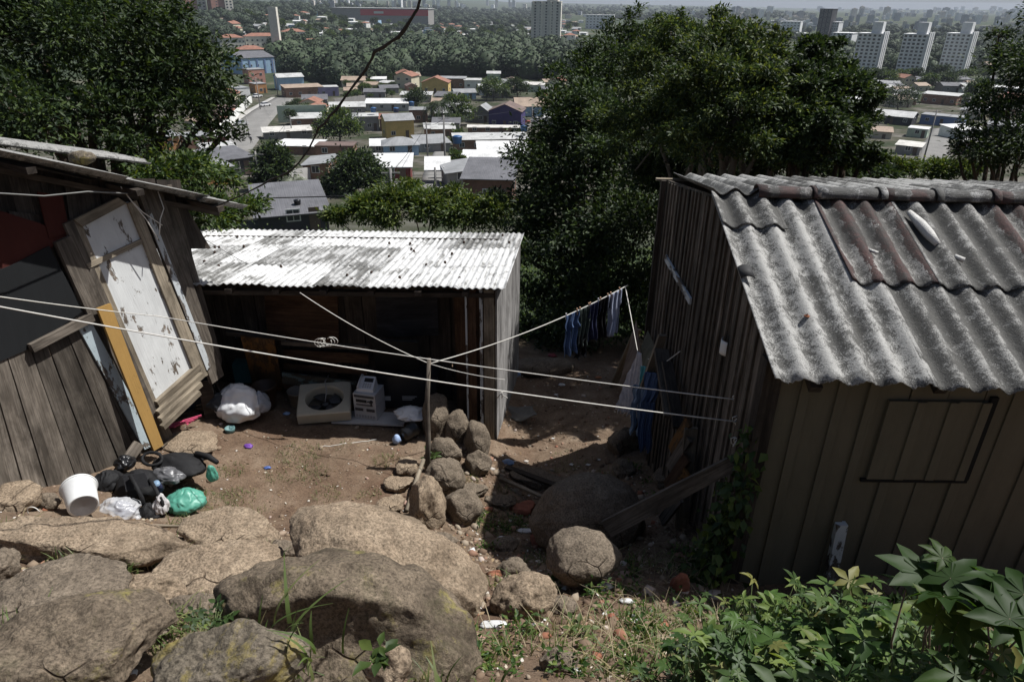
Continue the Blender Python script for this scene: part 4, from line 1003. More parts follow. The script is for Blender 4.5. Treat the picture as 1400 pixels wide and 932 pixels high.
for (px, py, rpx, k, dd) in ((360, 862, 46, 120, None), (270, 868, 50, 150, None), (310, 880, 30, 90, None), (440, 900, 40, 90, None), (400, 905, 30, 60, None), (120, 765, 30, 90, None), (65, 762, 16, 40, None), (165, 745, 20, 50, None), (20, 735, 26, 60, None), (15, 880, 26, 60, None),
                             (240, 760, 20, 30, None), (205, 770, 24, 50, None), (150, 815, 26, 60, None), (255, 850, 26, 60, None), (250, 720, 16, 40, None), (375, 770, 16, 40, None), (60, 860, 30, 60, None), (460, 900, 60, 120, None), (170, 790, 16, 30, None), (600, 915, 40, 40, None), (665, 900, 30, 60, None), (720, 880, 40, 50, None), (820, 870, 60, 120, None), (900, 850, 60, 160, None), (960, 900, 80, 220, None), (870, 910, 60, 150, None), (740, 770, 26, 70, None), (690, 800, 20, 40, None), (880, 770, 40, 80, None), (950, 780, 40, 90, None)):
    g = ground(px, py); S.append(((g.x, g.y, g.z), rpx*depth(g)/F*1.2, k))
grass(S, LEAF_G, 'longer grass growing between the boulders', 2, h_=(.05, .16), w=.006)
S = []
for (px, py, rpx, k) in ((100, 780, 60, 70), (180, 780, 50, 50), (240, 900, 40, 40), (960, 820, 90, 260), (1000, 870, 90, 260), (880, 880, 70, 200), (920, 760, 60, 200), (780, 860, 60, 90), (960, 720, 40, 160), (850, 800, 60, 120), (700, 870, 40, 40), (1040, 900, 80, 160), (820, 920, 60, 160)):
    g = ground(px, py); S.append(((g.x, g.y, g.z), rpx*depth(g)/F*1.2, int(k*.45)))
grass(S, LEAF_S, 'dry straw and dead stalks lying on the bank', 3, h_=(.04, .2), w=.003, name='dry_grass', spread=1.6)
# tall single grass clumps in the foreground
def clump(px, py, d, n, h, w, label, seed, rad=.05, mat=None):
    c = at(px, py, d); r = random.Random(seed); v = []; f = []
    for _ in range(n): blade(v, f, np.array([c.x+r.gauss(0, rad), c.y+r.gauss(0, rad), c.z-.03]), h*r.uniform(.5, 1.1), w*r.uniform(.7, 1.3), r.uniform(.3, 1.0), r.uniform(0, 6.28), 8)
    return npmesh('grass_tuft', np.array(v), np.array(f), mat or LEAF_G, c, label=label, cat='grass', group=None)
clump(368, 880, 2.35, 16, .26, .012, 'tuft of broad curling grass blades left of the huge dark boulder hollow', 5, .05)
clump(425, 905, 2.25, 12, .18, .008, 'thin pale grass tuft under the hollow of the huge dark boulder', 6, .06)
clump(608, 945, 1.95, 4, .14, .014, 'two short broad grass blades in front of the huge dark boulder', 7, .02)
clump(410, 890, 2.1, 9, .17, .010, 'grass tuft right of the yellow lichen boulder', 8, .03)
clump(672, 935, 2.3, 9, .10, .010, 'grass tuft at the bottom edge right of the huge dark boulder', 9, .05)

def star_leaf(n_l, L, W, rr):
    """a lobed (castor-like) leaf: n_l pointed lobes joined in the middle, in the xy plane with its stalk at 0"""
    V = [(0, 0, 0)]; F_ = []
    for k in range(n_l):
        a = math.pi*(-.80+1.6*k/(n_l-1)); l = L*(1-.28*abs(k-(n_l-1)/2)/((n_l-1)/2)); d = (math.sin(a), math.cos(a)); s = (d[1], -d[0]); b = len(V)
        V += [(d[0]*l*.42-s[0]*W*l, d[1]*l*.42-s[1]*W*l, .045*l), (d[0]*l*.72-s[0]*W*l*.62, d[1]*l*.72-s[1]*W*l*.62, .0), (d[0]*l, d[1]*l, -.14*l), (d[0]*l*.72+s[0]*W*l*.62, d[1]*l*.72+s[1]*W*l*.62, 0.), (d[0]*l*.42+s[0]*W*l, d[1]*l*.42+s[1]*W*l, .045*l), (d[0]*l*.5, d[1]*l*.5, -.02*l)]
        F_ += [(0, b, b+5), (b, b+1, b+5), (b+1, b+2, b+5), (b+2, b+3, b+5), (b+3, b+4, b+5), (b+4, 0, b+5)]
    return np.array(V), np.array(F_)
def place_leaves(base, specs, lobes, rr, leafmat, stemmat, name, label, cat='plant', W=.2, group=None, stem_r=.004):
    """specs: list of (tip point, size, heading deg, tilt deg); stems run from the base to each leaf"""
    base = Vector(base); root = empty(name, base, label, cat, group); VV = []; FF = []; b = 0; m = MB()
    for (p, s, hd, ti) in specs:
        V, f = star_leaf(lobes, s, W, rr); V = V*np.array([1, 1, 1+rr.uniform(-.3, .8)])
        M = np.array(Matrix.Rotation(R(hd), 3, 'Z') @ Matrix.Rotation(R(ti), 3, 'X') @ Matrix.Rotation(rr.uniform(-.3, .3), 3, 'Y'))
        V = V@M.T+np.array(p); VV.append(V); FF.append(f+b); b += len(V)
        m.tube(limb_path(base, p, rr, 5, .1), [stem_r*1.4, stem_r*1.2, stem_r, stem_r*.8, stem_r*.6], 5)
    npmesh('leaves', np.concatenate(VV), np.concatenate(FF), leafmat, base, parent=root)
    m.build('stems', stemmat, root, origin=base)
    return root
STEM = m_plain('plant_stem', (.10, .13, .05), .6, .3, .2)
STEMR = m_plain('reddish_stem', (.17, .12, .09), .6, .3, .2)
rr = np.random.RandomState(21)
# big-leaved plants on the right
def bigplant(px, py, d, heads, label, lobes=7, mat=None):
    b = at(px, py, d); b.z = min(b.z, g1(b.x, b.y)+.05)
    sp = []
    for (hx, hy, hd_, s, hdg, ti) in heads: sp.append((at(hx, hy, hd_), s, hdg, ti))
    return place_leaves(b, sp, lobes, rr, mat or LEAF_L, STEMR, 'castor_plant', label, W=.24)
LEAF_C = m_leaf('leaf_castor', (0.012, 0.029, 0.006), (0.028, 0.058, 0.012), (.09, .12, .03), .45, .5, .2)
bigplant(1325, 905, 1.95, [(1262, 785, 1.9, .125, 60, 10), (1300, 790, 1.85, .115, -60, 14), (1240, 800, 1.95, .08, 100, 26), (1288, 762, 1.9, .07, 0, 20), (1280, 840, 1.8, .09, 20, 30), (1310, 850, 1.8, .10, -40, 24), (1330, 800, 1.85, .12, -110, 20), (1290, 815, 1.8, .10, 150, 30), (1350, 815, 1.8, .09, -30, 10)], 'large castor plant with wide lit leaves, the tallest plant at right', mat=LEAF_C)
bigplant(1390, 900, 1.85, [(1375, 800, 1.8, .11, 75, 15), (1400, 812, 1.75, .12, -60, 10), (1380, 845, 1.7, .12, 40, 20), (1405, 860, 1.7, .12, 90, 20), (1350, 850, 1.75, .10, 120, 25)], 'castor plant with broad grey-green leaves cut by the right edge', mat=LEAF_C)
# leafy thicket at bottom right: many palmate-leaved stems, each plant a thing of its own
LEAF_Y = m_leaf('leaf_yellowing', (0.035, 0.065, 0.014), (0.075, 0.125, 0.030), (.20, .19, .06), .36, .5, .25)
LEAF_W = m_leaf('leaf_weed', (0.024, 0.056, 0.012), (0.070, 0.130, 0.028), (.15, .20, .05), .34, .5, .28)
k = 0
for (px, py, d, s, cl) in ((1175, 800, 2.45, .075, 0), (1190, 850, 2.3, .08, 0), (1130, 850, 2.4, .075, 0), (1075, 855, 2.5, .07, 0), (1030, 840, 2.7, .065, 1), (1230, 860, 2.15, .085, 0), (1270, 880, 2.0, .08, 0), (1150, 900, 2.15, .08, 0), (1090, 905, 2.2, .075, 0), (1035, 900, 2.35, .075, 1), (1210, 915, 2.0, .08, 0), (1320, 915, 1.8, .08, 0), (1265, 935, 1.8, .08, 0), (1000, 880, 2.5, .06, 1), (1375, 925, 1.7, .085, 0), (1340, 870, 1.95, .08, 0), (1140, 935, 2.0, .08, 0), (1060, 940, 2.1, .075, 1), (960, 900, 2.5, .055, 1), (1010, 925, 2.3, .065, 0), (985, 850, 2.8, .05, 1), (930, 930, 2.4, .05, 1), (1110, 815, 2.6, .06, 0)):
    top = at(px, py, d); b = Vector((top.x+rr.uniform(-.06, .06), top.y+.12, g1(top.x, top.y+.12))); sp = []
    for j in range(40):
        o = Vector((rr.normal(0, .095), rr.normal(0, .085), rr.uniform(-.24, .05)-abs(rr.normal(0, .04)))); sp.append((top+o, s*rr.uniform(.4, 1.25), rr.uniform(0, 360), rr.uniform(-15, 45)))
    place_leaves(b, sp, (5, 3, 5, 7, 5)[k % 5], rr, (LEAF_W, LEAF_W, LEAF_M, LEAF_W, LEAF_M, LEAF_Y)[rr.randint(6)], STEM, 'bushy_plant', ('lobed-leaved weed in the right part of the thicket, below the castor plants' if px > 1200 else 'bushy weed with lobed leaves in the middle of the bottom thicket' if px > 1050 else 'bushy weed with lobed leaves at the thin left end of the bottom thicket'), W=rr.uniform(.14, .27), group='weeds in the bottom thicket, '+('right' if px > 1200 else 'middle' if px > 1050 else 'left'), stem_r=.003)
    k += 1
# low leafy filler under them
c = []; r = []
for k in range(60):
    px, py = rr.uniform(960, 1420), rr.uniform(850, 980); g = ground(px, py); c.append((g.x, g.y, g.z+.05)); r.append(.12)
P, N = clump_points(c, r, 9000, rr, .3, .8, 8, .4); V, f = leaves(P, N, .055, .022, rr)
npmesh('ground_cover', V, f, LEAF_M, (1.5, 2, 2), kind='stuff', label='low leafy ground cover under the weeds', cat='ground cover')
c = []; r = []
for k in range(70):
    px, py = rr.uniform(640, 1020), rr.uniform(640, 930)
    if py < 860 and px < 840 and rr.rand() < .6: continue
    g = ground(px, py); c.append((g.x, g.y, g.z+.015)); r.append(rr.uniform(.03, .09))
P, N = clump_points(c, r, 3800, rr, .3, .6, 6, .45); V, f = leaves(P, N, .034, .018, rr)
npmesh('ground_cover', V, f, LEAF_W, (.8, 3, 1), kind='stuff', label='small green weeds sprinkled over the rubble', cat='ground cover')
# small leafy weeds near the rocks
def weed(px, py, d, n, s, label, lobes=3, h=.05, mat=None, rad=.03):
    g = at(px, py, d) if d else ground(px, py); sp = []
    for j in range(n):
        a = rr.uniform(0, 6.28); q = rad*rr.uniform(.3, 1.2); sp.append((g+Vector((q*math.cos(a), q*math.sin(a), rr.uniform(.2, 1)*h)), s*rr.uniform(.7, 1.2), math.degrees(a)-90, rr.uniform(0, 30)))
    return place_leaves(g, sp, lobes, rr, mat or LEAF_L, STEM, 'weed', label, W=.26, stem_r=.002)
weed(65, 762, 4.25, 8, .05, 'star-shaped weed rosette in front of the round brown boulder', 3)
weed(98, 770, 4.15, 6, .04, 'small weed just right of the star-shaped rosette')
weed(33, 728, 4.6, 9, .045, 'small pale green weed at the left edge of the rocks')
weed(148, 822, None, 6, .04, 'tiny weed in the crack above the corner boulder')
weed(290, 862, 2.6, 26, .035, 'low clump of round-leaved weeds left of the huge dark boulder', 3, .05, LEAF_M, .10)
weed(315, 850, 2.7, 22, .035, 'taller clump of round-leaved weeds against the huge dark boulder', 3, .09, LEAF_M, .07)
weed(520, 912, 2.05, 6, .07, 'young light green seedling in front of the huge dark boulder', 3, .10, LEAF_L, .03)
weed(590, 640, 7.2, 12, .07, 'leafy weed at the foot of the wooden pole', 3, .2, LEAF_L, .08)
weed(655, 712, None, 16, .05, 'dark weeds between the paving bricks and the tan stone', 3, .08, LEAF_M, .12)
weed(705, 716, None, 14, .05, 'dark weeds left of the large domed boulder', 3, .08, LEAF_M, .12)
weed(752, 795, None, 10, .05, 'green weed between the pointed boulder and the domes', 3, .08, LEAF_M, .07)
weed(790, 870, None, 10, .05, 'spreading weed on the rubble at the bottom', 3, .07, LEAF_G, .08)
# ivy climbing the corner of the right shed
vv = []; m = MB(); P = []
root = empty('ivy', Vector((xS-.08, yF-.05, .8)), 'ivy climbing the near corner of the right shed', 'ivy')
for k in range(3):
    pts = []; 
    for i in range(14):
        t = i/13; pts.append(Vector((xS-.06-.05*math.sin(t*5+k)+.05*rr.normal()*.3-.35*(1-t)*(.3 if k else .1), yF-.01+.05*math.sin(t*7+k*2), .72+t*(1.45-.2*k))))
    m.tube(pts, .006, 5)
    for i in range(13):
        for q in range(16): P.append(np.array(pts[i].lerp(pts[i+1], rr.rand()))+rr.normal(0, .035+.05*(1-i/13), 3))
m.build('stems', BARK, root); P = np.array(P); V, f = leaves(P, np.tile([-.6, -.6, -.1], (len(P), 1)), .075, .05, rr, droop=.5)
npmesh('leaves', V, f, LEAF_M, (xS, yF, 1), parent=root)
# ------------------------------------------------------------------ ropes, clothes, clutter
ROPE = m_plain('rope_white', (.62, .60, .55), .85, .2, .2, 40)
WIRE = m_plain('wire_black', (.015, .015, .016), .6, .3, .1)
def sagline(a, b, sag, n=24, jit=0.0):
    return [a.lerp(b, i/n)+Vector((rnd.uniform(-jit, jit), rnd.uniform(-jit, jit), -4*sag*(i/n)*(1-i/n)+rnd.uniform(-jit, jit))) for i in range(n+1)]
def rope(name, pts, r, mat, label, cat='rope'):
    return MB().tube(pts, r, 6).build(name, mat, None, label, cat)
A = LW.hit(-120, 388, .12); K1 = at(283, 447, 6.6)
PC = Vector((xS-.12, yF+.03, 0)); c1 = at(1014, 547, 4.75); c2 = at(1014, 577, 4.75)
rope('washing_line', sagline(at(-60, 397, 3.6), at(215, 432, 5.9), .01)[:-1]+sagline(at(215, 432, 5.9), c1, .035, 30), .0042, ROPE, 'upper one of the two white washing lines crossing the whole yard')
rope('washing_line', sagline(at(-60, 408, 3.4), c2, .05, 50), .0042, ROPE, 'lower one of the two white washing lines crossing the whole yard')
polet = at(587, 497, 6.8)
rope('cord', sagline(at(410, 400, 7.15), polet, .05, 24), .0045, ROPE, 'thin cord from the white roof edge down to the wooden pole')
rope('cord', sagline(at(262, 318, 8.8)+Vector((0, 0, 0.05)) if False else at(262, 316, 8.9), at(410, 400, 7.15), .02, 24), .003, WIRE, 'dark thin wire lying slantwise over the white roof')
yl = at(858, 390, 8.2)
clp = sagline(polet, yl, .085, 30)
rope('clothes_line', clp, .006, ROPE, 'rope with laundry running from the pole to the dark trees')
MB().tube(sagline(at(587, 497, 6.8), at(690, 519, 6.4), .02, 14), .004, 6).build('cord', ROPE, None, 'short cord from the pole to the upper washing line', 'rope')
# wooden pole and leaning stick
pb = ground(583, 645); MB().tube([pb-Vector((0, 0, .1)), pb.lerp(polet, .3)+Vector((.01, 0, 0)), pb.lerp(polet, .65)-Vector((.012, 0, 0)), polet+Vector((0, 0, .06))], [.030, .027, .025, .02], 8).build('wooden_pole', WGREY, None, 'upright wooden pole that holds the ropes', 'pole')
sa = at(579, 628, 6.95); sb = ground(556, 700)
MB().tube([sb+Vector((0, 0, .02)), sb.lerp(sa, .5)+Vector((0, 0, .01)), sa], [.022, .025, .02], 8).build('stick', WPALE, None, 'short pale stick leaning on the pole', 'stick')
# rope ends knotted on the shed corner
m = MB()
for c in (c1, c2, at(1012, 605, 4.7)):
    for q in range(3):
        m.tube([c+Vector((math.cos(t)*.03*(1+q*.5)+rnd.uniform(-.01, .01), .01*q, math.sin(t)*.045+rnd.uniform(-.01, .01))) for t in [i*.7+q for i in range(9)]], .004, 5)
m.tube([c1, c1.lerp(c2, .5)+Vector((-.02, 0, 0)), c2, at(1008, 600, 4.7), at(1002, 610, 4.65)], .004, 5)
m.build('rope_knot', ROPE, None, 'white rope knotted round the near corner of the right shed', 'rope')
m = MB(); k0 = at(687, 535, 6.2)
for q in range(3): m.tube([k0+Vector((.0, 0, 0)), k0+Vector((rnd.uniform(-.04, .04), 0, -.03)), k0+Vector((rnd.uniform(-.06, .08), 0, -.07))], .005, 5)
m.build('rope_knot', ROPE, None, 'small knot hanging from the lower washing line', 'rope')
m = MB(); k0 = at(437, 465, 7.2)
for q in range(5): m.tube([k0+Vector((q*.03+math.cos(t)*.06, .01*q, math.sin(t)*.05-.03)) for t in [i*.6+q for i in range(9)]], .004, 5)
m.build('rope_coil', ROPE, None, 'loose loops of string on the shed rail', 'rope')
# cable across the view behind the sheds, and the dark vine in front of the town
rope('power_cable', sagline(at(-50, 285, 24), at(1450, 262, 24), -.25, 40), .022, WIRE, 'black cable crossing the view beyond the white roof', 'cable')
vp = [(580, -40), (572, 12), (545, 50), (513, 72), (500, 96), (460, 150), (436, 176), (422, 204), (400, 232), (372, 245), (330, 268), (290, 284)]
pts = [at(x, y, 3.2+.12*i) for i, (x, y) in enumerate(vp)]
fine = []
for i in range(len(pts)-1):
    for t in (0, .33, .66): fine.append(pts[i].lerp(pts[i+1], t)+Vector((rnd.uniform(-.006, .006), 0, rnd.uniform(-.006, .006))))
fine.append(pts[-1]); N_ = len(fine)
MB().tube(fine, [.009*(1-.5*i/N_)*rnd.uniform(.75, 1.3) for i in range(N_)], 7).build('vine', m_plain('dark_vine', (.04, .037, .033), .9), None, 'dark twisted vine hanging in front of the far town', 'vine')
rope('cable', [LW.hit(-40, 262, .5), LW.hit(60, 268, .45), LW.hit(120, 262, .4), LW.hit(185, 265, .3)], .006, m_plain('cable_grey', (.2, .2, .19), .7), 'thin grey cable under the left shack roof', 'cable')
m = MB()
for pp in (((165, 255), (180, 275), (200, 300), (216, 327)), ((180, 275), (195, 290), (222, 308)), ((216, 262), (224, 285), (219, 300), (218, 322))):
    m.tube([LW.hit(x, y, .25) for x, y in pp], .005, 5)
m.build('loose_wire', ROPE, None, 'loose pale wires dangling above the white door', 'wire')
rope('cord', sagline(at(224, 325, 7.4), at(256, 448, 7.4), 0, 10, .01), .003, WIRE, 'thin black cord hanging beside the corner of the left shack')
# clothes -----------------------------------------------------------
def fab(name, c, rough=.9, tr=0): return m_plain(name, c, rough, .15, .3, 18, .3, .004)
DENIM = fab('denim', (.075, .12, .23)); DENIM2 = fab('denim_pale', (.20, .28, .40)); BLACKC = fab('black_cloth', (.012, .012, .014)); NAVY = fab('navy_cloth', (.03, .035, .08)); GREENC = fab('dark_green_cloth', (.05, .065, .06)); GREYB = fab('grey_blue_cloth', (.32, .36, .48)); PALEC = fab('pale_cloth', (.75, .73, .76)); TEAL = fab('teal_cloth', (.15, .48, .52))
PEG = m_plain('clothes_peg', (.7, .45, .3), .6)
def cloth(top, bot_len, width_dir, outline, mat, name, label, amp=.02, folds=3, seed=0, thick=.006):
    """hanging garment: outline(t, s) -> allowed; grid of folds hanging from two top points"""
    a, b = top; n, m_ = 22, 26; rr = random.Random(seed); ph = rr.uniform(0, 6); w = (b-a); nrm = w.cross(Vector((0, 0, 1))).normalized()
    P = []
    for i in range(n+1):
        t = i/n; row = []; x0, x1 = outline(t)
        for j in range(m_+1):
            s = x0+(x1-x0)*j/m_
            p = a.lerp(b, s)+Vector((0, 0, -t*bot_len-.02*math.sin(s*9+ph)*t))+nrm*(amp*(.3+t)*math.sin(s*6.28*folds+ph+t*1.5)+.3*amp*math.sin(s*31+t*9))
            p += w.normalized()*(.02*math.sin(t*7+ph)*t)
            row.append(p)
        P.append(row)
    return MB().grid(P, lambda i, j: (i*.03, j*.03), thick=nrm*thick)
def on_line(i): 
    i0 = int(i); return clp[i0].lerp(clp[min(i0+1, len(clp)-1)], i-i0)
def trousers(a, b, L, mat, name, label, seed=0):
    root = empty(name, (a+b)/2+Vector((0, 0, -L)), label, 'clothes'); w = b-a
    m1 = cloth((a, b), L*.38, None, lambda t: (0, 1), mat, '', '', .018, 2, seed)
    m1.build('hips', mat, root)
    for s0, s1 in ((0, .48), (.52, 1)):
        A_, B_ = a.lerp(b, s0)-Vector((0, 0, L*.36)), a.lerp(b, s1)-Vector((0, 0, L*.36))
        cloth((A_, B_), L*.64, None, lambda t: (.0+.06*t, 1-.06*t), mat, '', '', .02, 1.2, seed+3).build('trouser_leg', mat, root)
    return root
def shirt(a, b, L, mat, name, label, seed=0):
    def ol(t): return (-.18+.05*t, 1.18-.05*t) if t < .36 else (.02, .98)
    return cloth((a, b), L, None, ol, mat, name, label, .022, 2.4, seed).build(name, mat, None, label, 'clothes')
def lx(px):
    best = min(range(len(clp)-1), key=lambda i: abs(pix(clp[i])[0]-px)); a, b = clp[best], clp[min(best+1, len(clp)-1)]
    pa, pb = pix(a)[0], pix(b)[0]; t = (px-pa)/(pb-pa+1e-6); return a+(b-a)*t
trousers(lx(773), lx(791), .53, DENIM, 'jeans', 'blue jeans, first garment from the left on the laundry rope', 1)
shirt(lx(792), lx(806), .50, GREENC, 'shirt', 'dark grey-green shirt next to the blue jeans', 2)
shirt(lx(806), lx(819), .48, NAVY, 'shirt', 'small navy patterned top in the middle of the laundry rope', 3)
shirt(lx(820), lx(832), .52, BLACKC, 'shirt', 'black top between the navy one and the grey-blue one', 4)
shirt(lx(834), lx(848), .56, GREYB, 'shirt', 'grey-blue shirt at the far end of the laundry rope', 5)
trousers(lx(790)-Vector((0, 0, .34)), lx(806)-Vector((0, 0, .34)), .30, BLACKC, 'shorts', 'black shorts hanging below the grey-green shirt', 6)
m = MB()
for px in (774, 789, 793, 805, 807, 818, 821, 831, 835, 847):
    p = lx(px); m = MB(); m.bar(p+Vector((0, 0, .03)), p-Vector((0, 0, .045)), .014, .012, (1, 0, 0)); m.build('clothes_peg', PEG if px % 2 else PALEC, None, 'tiny peg holding laundry on the rope', 'peg', 'pegs on the laundry rope')
# nearer laundry by the right shed, on its own line
l0 = at(855, 392, 8.2); l1 = at(872, 482, 7.9); l2 = at(903, 500, 6.7)
rope('clothes_line', [l0, l1, l2, at(930, 480, 6.0)], .005, ROPE, 'short dark-hung line beside the right shed')
cloth((at(872, 481, 7.75), at(881, 484, 7.7)), .86, None, lambda t: (-2.9*t, 1+.3*t), PALEC, '', '', .02, 2.0, 7).build('blouse', PALEC, None, 'pale lilac blouse hanging by the right shed', 'clothes')
shirt(at(878, 500, 7.35), at(889, 502, 7.3), .46, TEAL, 'towel', 'teal towel between the pale blouse and the jeans', 8)
trousers(at(866, 525, 7.4), at(884, 527, 7.35), .62, DENIM2, 'jeans', 'grey-blue jeans under the pale blouse', 9)
trousers(at(882, 508, 6.95), at(901, 510, 6.85), .95, DENIM, 'jeans', 'long blue jeans hanging nearest the right shed', 10)
# boards leaning by the right shed
def leaner(p0, p1, w, t, wd, mat, label, name='plank', cat='plank', w2=None):
    return MB().bar(p0, p1, w, t, wd, w2=w2).build(name, mat, None, label, cat)
leaner(ground(838, 528), at(872, 450, 9.0), .10, .03, (1, 0, 0), WPALE, 'slim pale board leaning furthest left beside the laundry')
m = MB(); q = [at(870, 438, 8.4), at(848, 522, 8.5), at(858, 545, 8.3), at(876, 482, 8.1)]; m.prism(q, (0, .02, 0)); m.build('panel_board', m_wood('pinkish_board', (.16, .12, .10), (.26, .21, .18), isl=.1), None, 'thin pinkish board standing behind the pale blouse', 'board')
m = MB(); q = [at(886, 452, 7.45), at(877, 475, 7.5), at(880, 530, 7.4), at(893, 520, 7.1), at(898, 480, 7.1)]; m.prism(q, (0, .02, 0)); m.build('panel_board', m_wood('olive_board', (.10, .10, .075), (.17, .17, .13), isl=.1), None, 'olive grey arched board behind the hanging laundry', 'board')
leaner(at(880, 530, 7.1), at(906, 458, 6.75), .09, .03, (1, .3, 0), WPALE, 'pale board leaning on the wall right of the olive board')
leaner(at(918, 570, 6.2), at(904, 478, 6.7), .14, .04, (1, .3, 0), WGREY, 'ragged grey board leaning steeply on the plank wall')
leaner(at(928, 585, 5.9), at(912, 495, 6.45), .10, .03, (1, .3, 0), WDARK, 'dark split board behind the ragged grey board')
leaner(ground(930, 720)+Vector((0, 0, .0)), at(945, 585, 5.6), .11, .03, (1, .1, 0), WPALE, 'upright pale plank standing at the shed wall')
for k, (a, b, l) in enumerate((((918, 615), (942, 575), 'highest of the short broken boards stacked at the wall'), ((915, 640), (942, 598), 'second of the short broken boards stacked at the wall'), ((912, 664), (940, 625), 'third of the short broken boards stacked at the wall'), ((908, 690), (940, 645), 'fourth of the short broken boards stacked at the wall'), ((905, 712), (930, 680), 'lowest of the short broken boards stacked at the wall'))):
    leaner(at(a[0], a[1], 5.9), at(b[0], b[1], 5.6), .09, .03, (0, .3, 1), (WORNG, WGREY, WBROWN)[k % 3], l)
sp_ = at(830, 722, 5.35); ep_ = at(1003, 632, 4.75)
leaner(sp_, ep_, .14, .045, (0, .15, 1), WGREY, 'long grey plank slanting from the domed boulder to the shed corner', w2=.10)
leaner(ground(683, 655)+Vector((0, 0, .02)), ground(752, 690)+Vector((0, 0, .06)), .035, .03, (1, 0, 0), WPALE, 'thin pale stick lying on the shaded path')
leaner(ground(692, 640)+Vector((0, 0, .02)), ground(770, 672)+Vector((0, 0, .05)), .06, .03, (1, 0, 0), WDARK, 'dark batten lying beside the thin pale stick')
m = MB(); P_ = [[SW.hit(990, 460, .03)+Vector((-.03*math.sin(j/8*3.1), -.0, 0))+Vector((0, -.10*j/8, -.11*i/4)) for j in range(9)] for i in range(5)]
m.grid(P_, None, thick=(-.003, 0, 0)); m.build('plastic_piece', m_plain('white_plastic', (.72, .72, .7), .5, .4, .1), None, 'curved white plastic piece nailed to the plank side wall', 'plastic piece')

# ------------------------------------------------------------------ bags, buckets and appliances
def crumple(c, size, seed, name, mat, label, cat, sub=5, amp=.30, freq=2.2, sharp=True, flat=None, parent=None, yaw=0, tilt=0, sheet=.12):
    v, f = ico(sub); v = v.copy(); off = seed*7.7; up_ = np.clip(v[:, 2], 0, 1); v[:, :2] *= (1-.38*up_)[:, None]
    nr = v.copy(); n1 = fbm(v*freq*.7+off, 2, .5); warp = .5*fbm(v*1.4+off*2, 2)[:, None]; fold = np.array([3.2, 3.2, .9]) if seed % 2 else np.array([3.0, 1.2, 2.2]); rdg = 1-2.2*np.abs(vn((v+warp)*fold+off*2)); rd2 = 1-2*np.abs(vn((v+warp*1.6)*fold*2.3+off*3))
    v = v+nr*((amp*.8*n1+sheet*.55*rdg+sheet*.16*rd2)[:, None])
    z = v[:, 2]; v[:, 2] = np.where(z < -.55, -.55+(z+.55)*.15, z)
    v = v*np.array(size)/2; v = rotz(v, R(yaw), R(tilt)); c = Vector(c); v = v+np.array(c)
    return npmesh(name, v, f, mat, c, smooth=True, label=label, cat=cat, parent=parent)
WBAG = m_plain('white_bag', (.72, .73, .74), .38, .5, .06, 8, .2, .004)
TBAG = NT('clear_bag'); TBAG.bsdf((.75, .76, .78), .25, .6); TBAG.b.inputs['Alpha'].default_value = .45; TBAG = TBAG.m
GBAG = m_plain('green_bag', (.08, .29, .215), .45, .5, .12, 8, .2, .004)
KBAG = m_plain('black_fabric', (.010, .010, .011), .75, .3, .3, 30, .4, .004)
KPLA = m_plain('black_plastic', (.012, .012, .013), .35, .5, .2, 12)
GPLA = m_plain('grey_plastic', (.30, .30, .31), .45, .45, .1)
BEIGE = m_plain('beige_plastic', (.44, .41, .33), .5, .4, .15, 5)
WPLA = m_plain('white_plastic_bucket', (.72, .73, .72), .4, .5, .05)
SILV = m_plain('silver_plastic', (.42, .43, .45), .35, .6, .08)
g = ground(320, 582)
wb = crumple(g+Vector((0, .16, .19)), (.50, .42, .46), 3, 'plastic_bag', WBAG, 'full white plastic bag between the white door and the buckets', 'bag', amp=.22, sheet=.15)
crumple(g+Vector((-.17, .10, .24)), (.24, .2, .22), 4, 'dark_clothing', m_plain('dark_rag', (.04, .045, .05), .9), 'dark rag poking out of the full white bag', 'rag', 4)
crumple(g+Vector((.25, .22, .17)), (.18, .2, .30), 5, 'plastic_bag', m_plain('grey_bag', (.30, .33, .38), .4, .5), 'small grey-blue bag squeezed right of the full white bag', 'bag', 4)
MB().lathe(ground(315, 590), [(0, 0), (.05, 0), (.055, .05), (.05, .055), (.045, .01), (0, .01)], 16).build('tin_can', m_plain('teal_tin', (.12, .22, .22), .5), None, 'small round tin on the ground below the full white bag', 'tin')
def bucket(c, r0, r1, h, mat, name, label, tilt=None, rim=True, extra=None):
    root = empty(name, c, label, 'bucket'); M_ = tilt if tilt is not None else Matrix.Identity(3)
    MB().lathe(c, [(0, 0), (r0*.96, 0), (r0, .01), (r1, h*.93), (r1*1.05, h*.93), (r1*1.05, h), (r1*.97, h), (r0*.93, .02), (0, .02)], 28, mat=M_).build('body', mat, root)
    return root
bucket(ground(362, 562)+Vector((0, .1, 0)), .10, .135, .30, m_plain('brown_plastic', (.05, .033, .025), .5), 'bucket', 'dark brown bucket in front of the tall ochre board')
bucket(ground(352, 545)+Vector((0, .3, .08)), .11, .14, .28, KPLA, 'bucket', 'black bucket behind the dark brown bucket')
root = bucket(ground(406, 562)+Vector((0, .12, 0)), .10, .12, .22, m_plain('grey_brown_plastic', (.16, .14, .12), .5), 'bucket', 'small grey-brown bin left of the beige fan unit')
leaner(ground(352, 556)+Vector((0, .42, 0)), at(352, 462, 7.62), .36, .02, (1, 0, 0), WORNG, 'tall ochre-stained board leaning on the dark shed wall', 'leaning_board', 'board')
leaner(ground(540, 556)+Vector((0, .42, 0)), at(540, 465, 7.62), .52, .02, (1, 0, 0), WBLACK, 'tall black board leaning behind the small stereo', 'leaning_board', 'board')
m = MB(); m.box(ground(320, 552)+Vector((0, .5, .05)), .26, .2, .26, .1); m.build('crate', m_plain('teal_plastic', (.03, .10, .10), .5), None, 'teal plastic box behind the full white bag', 'box')
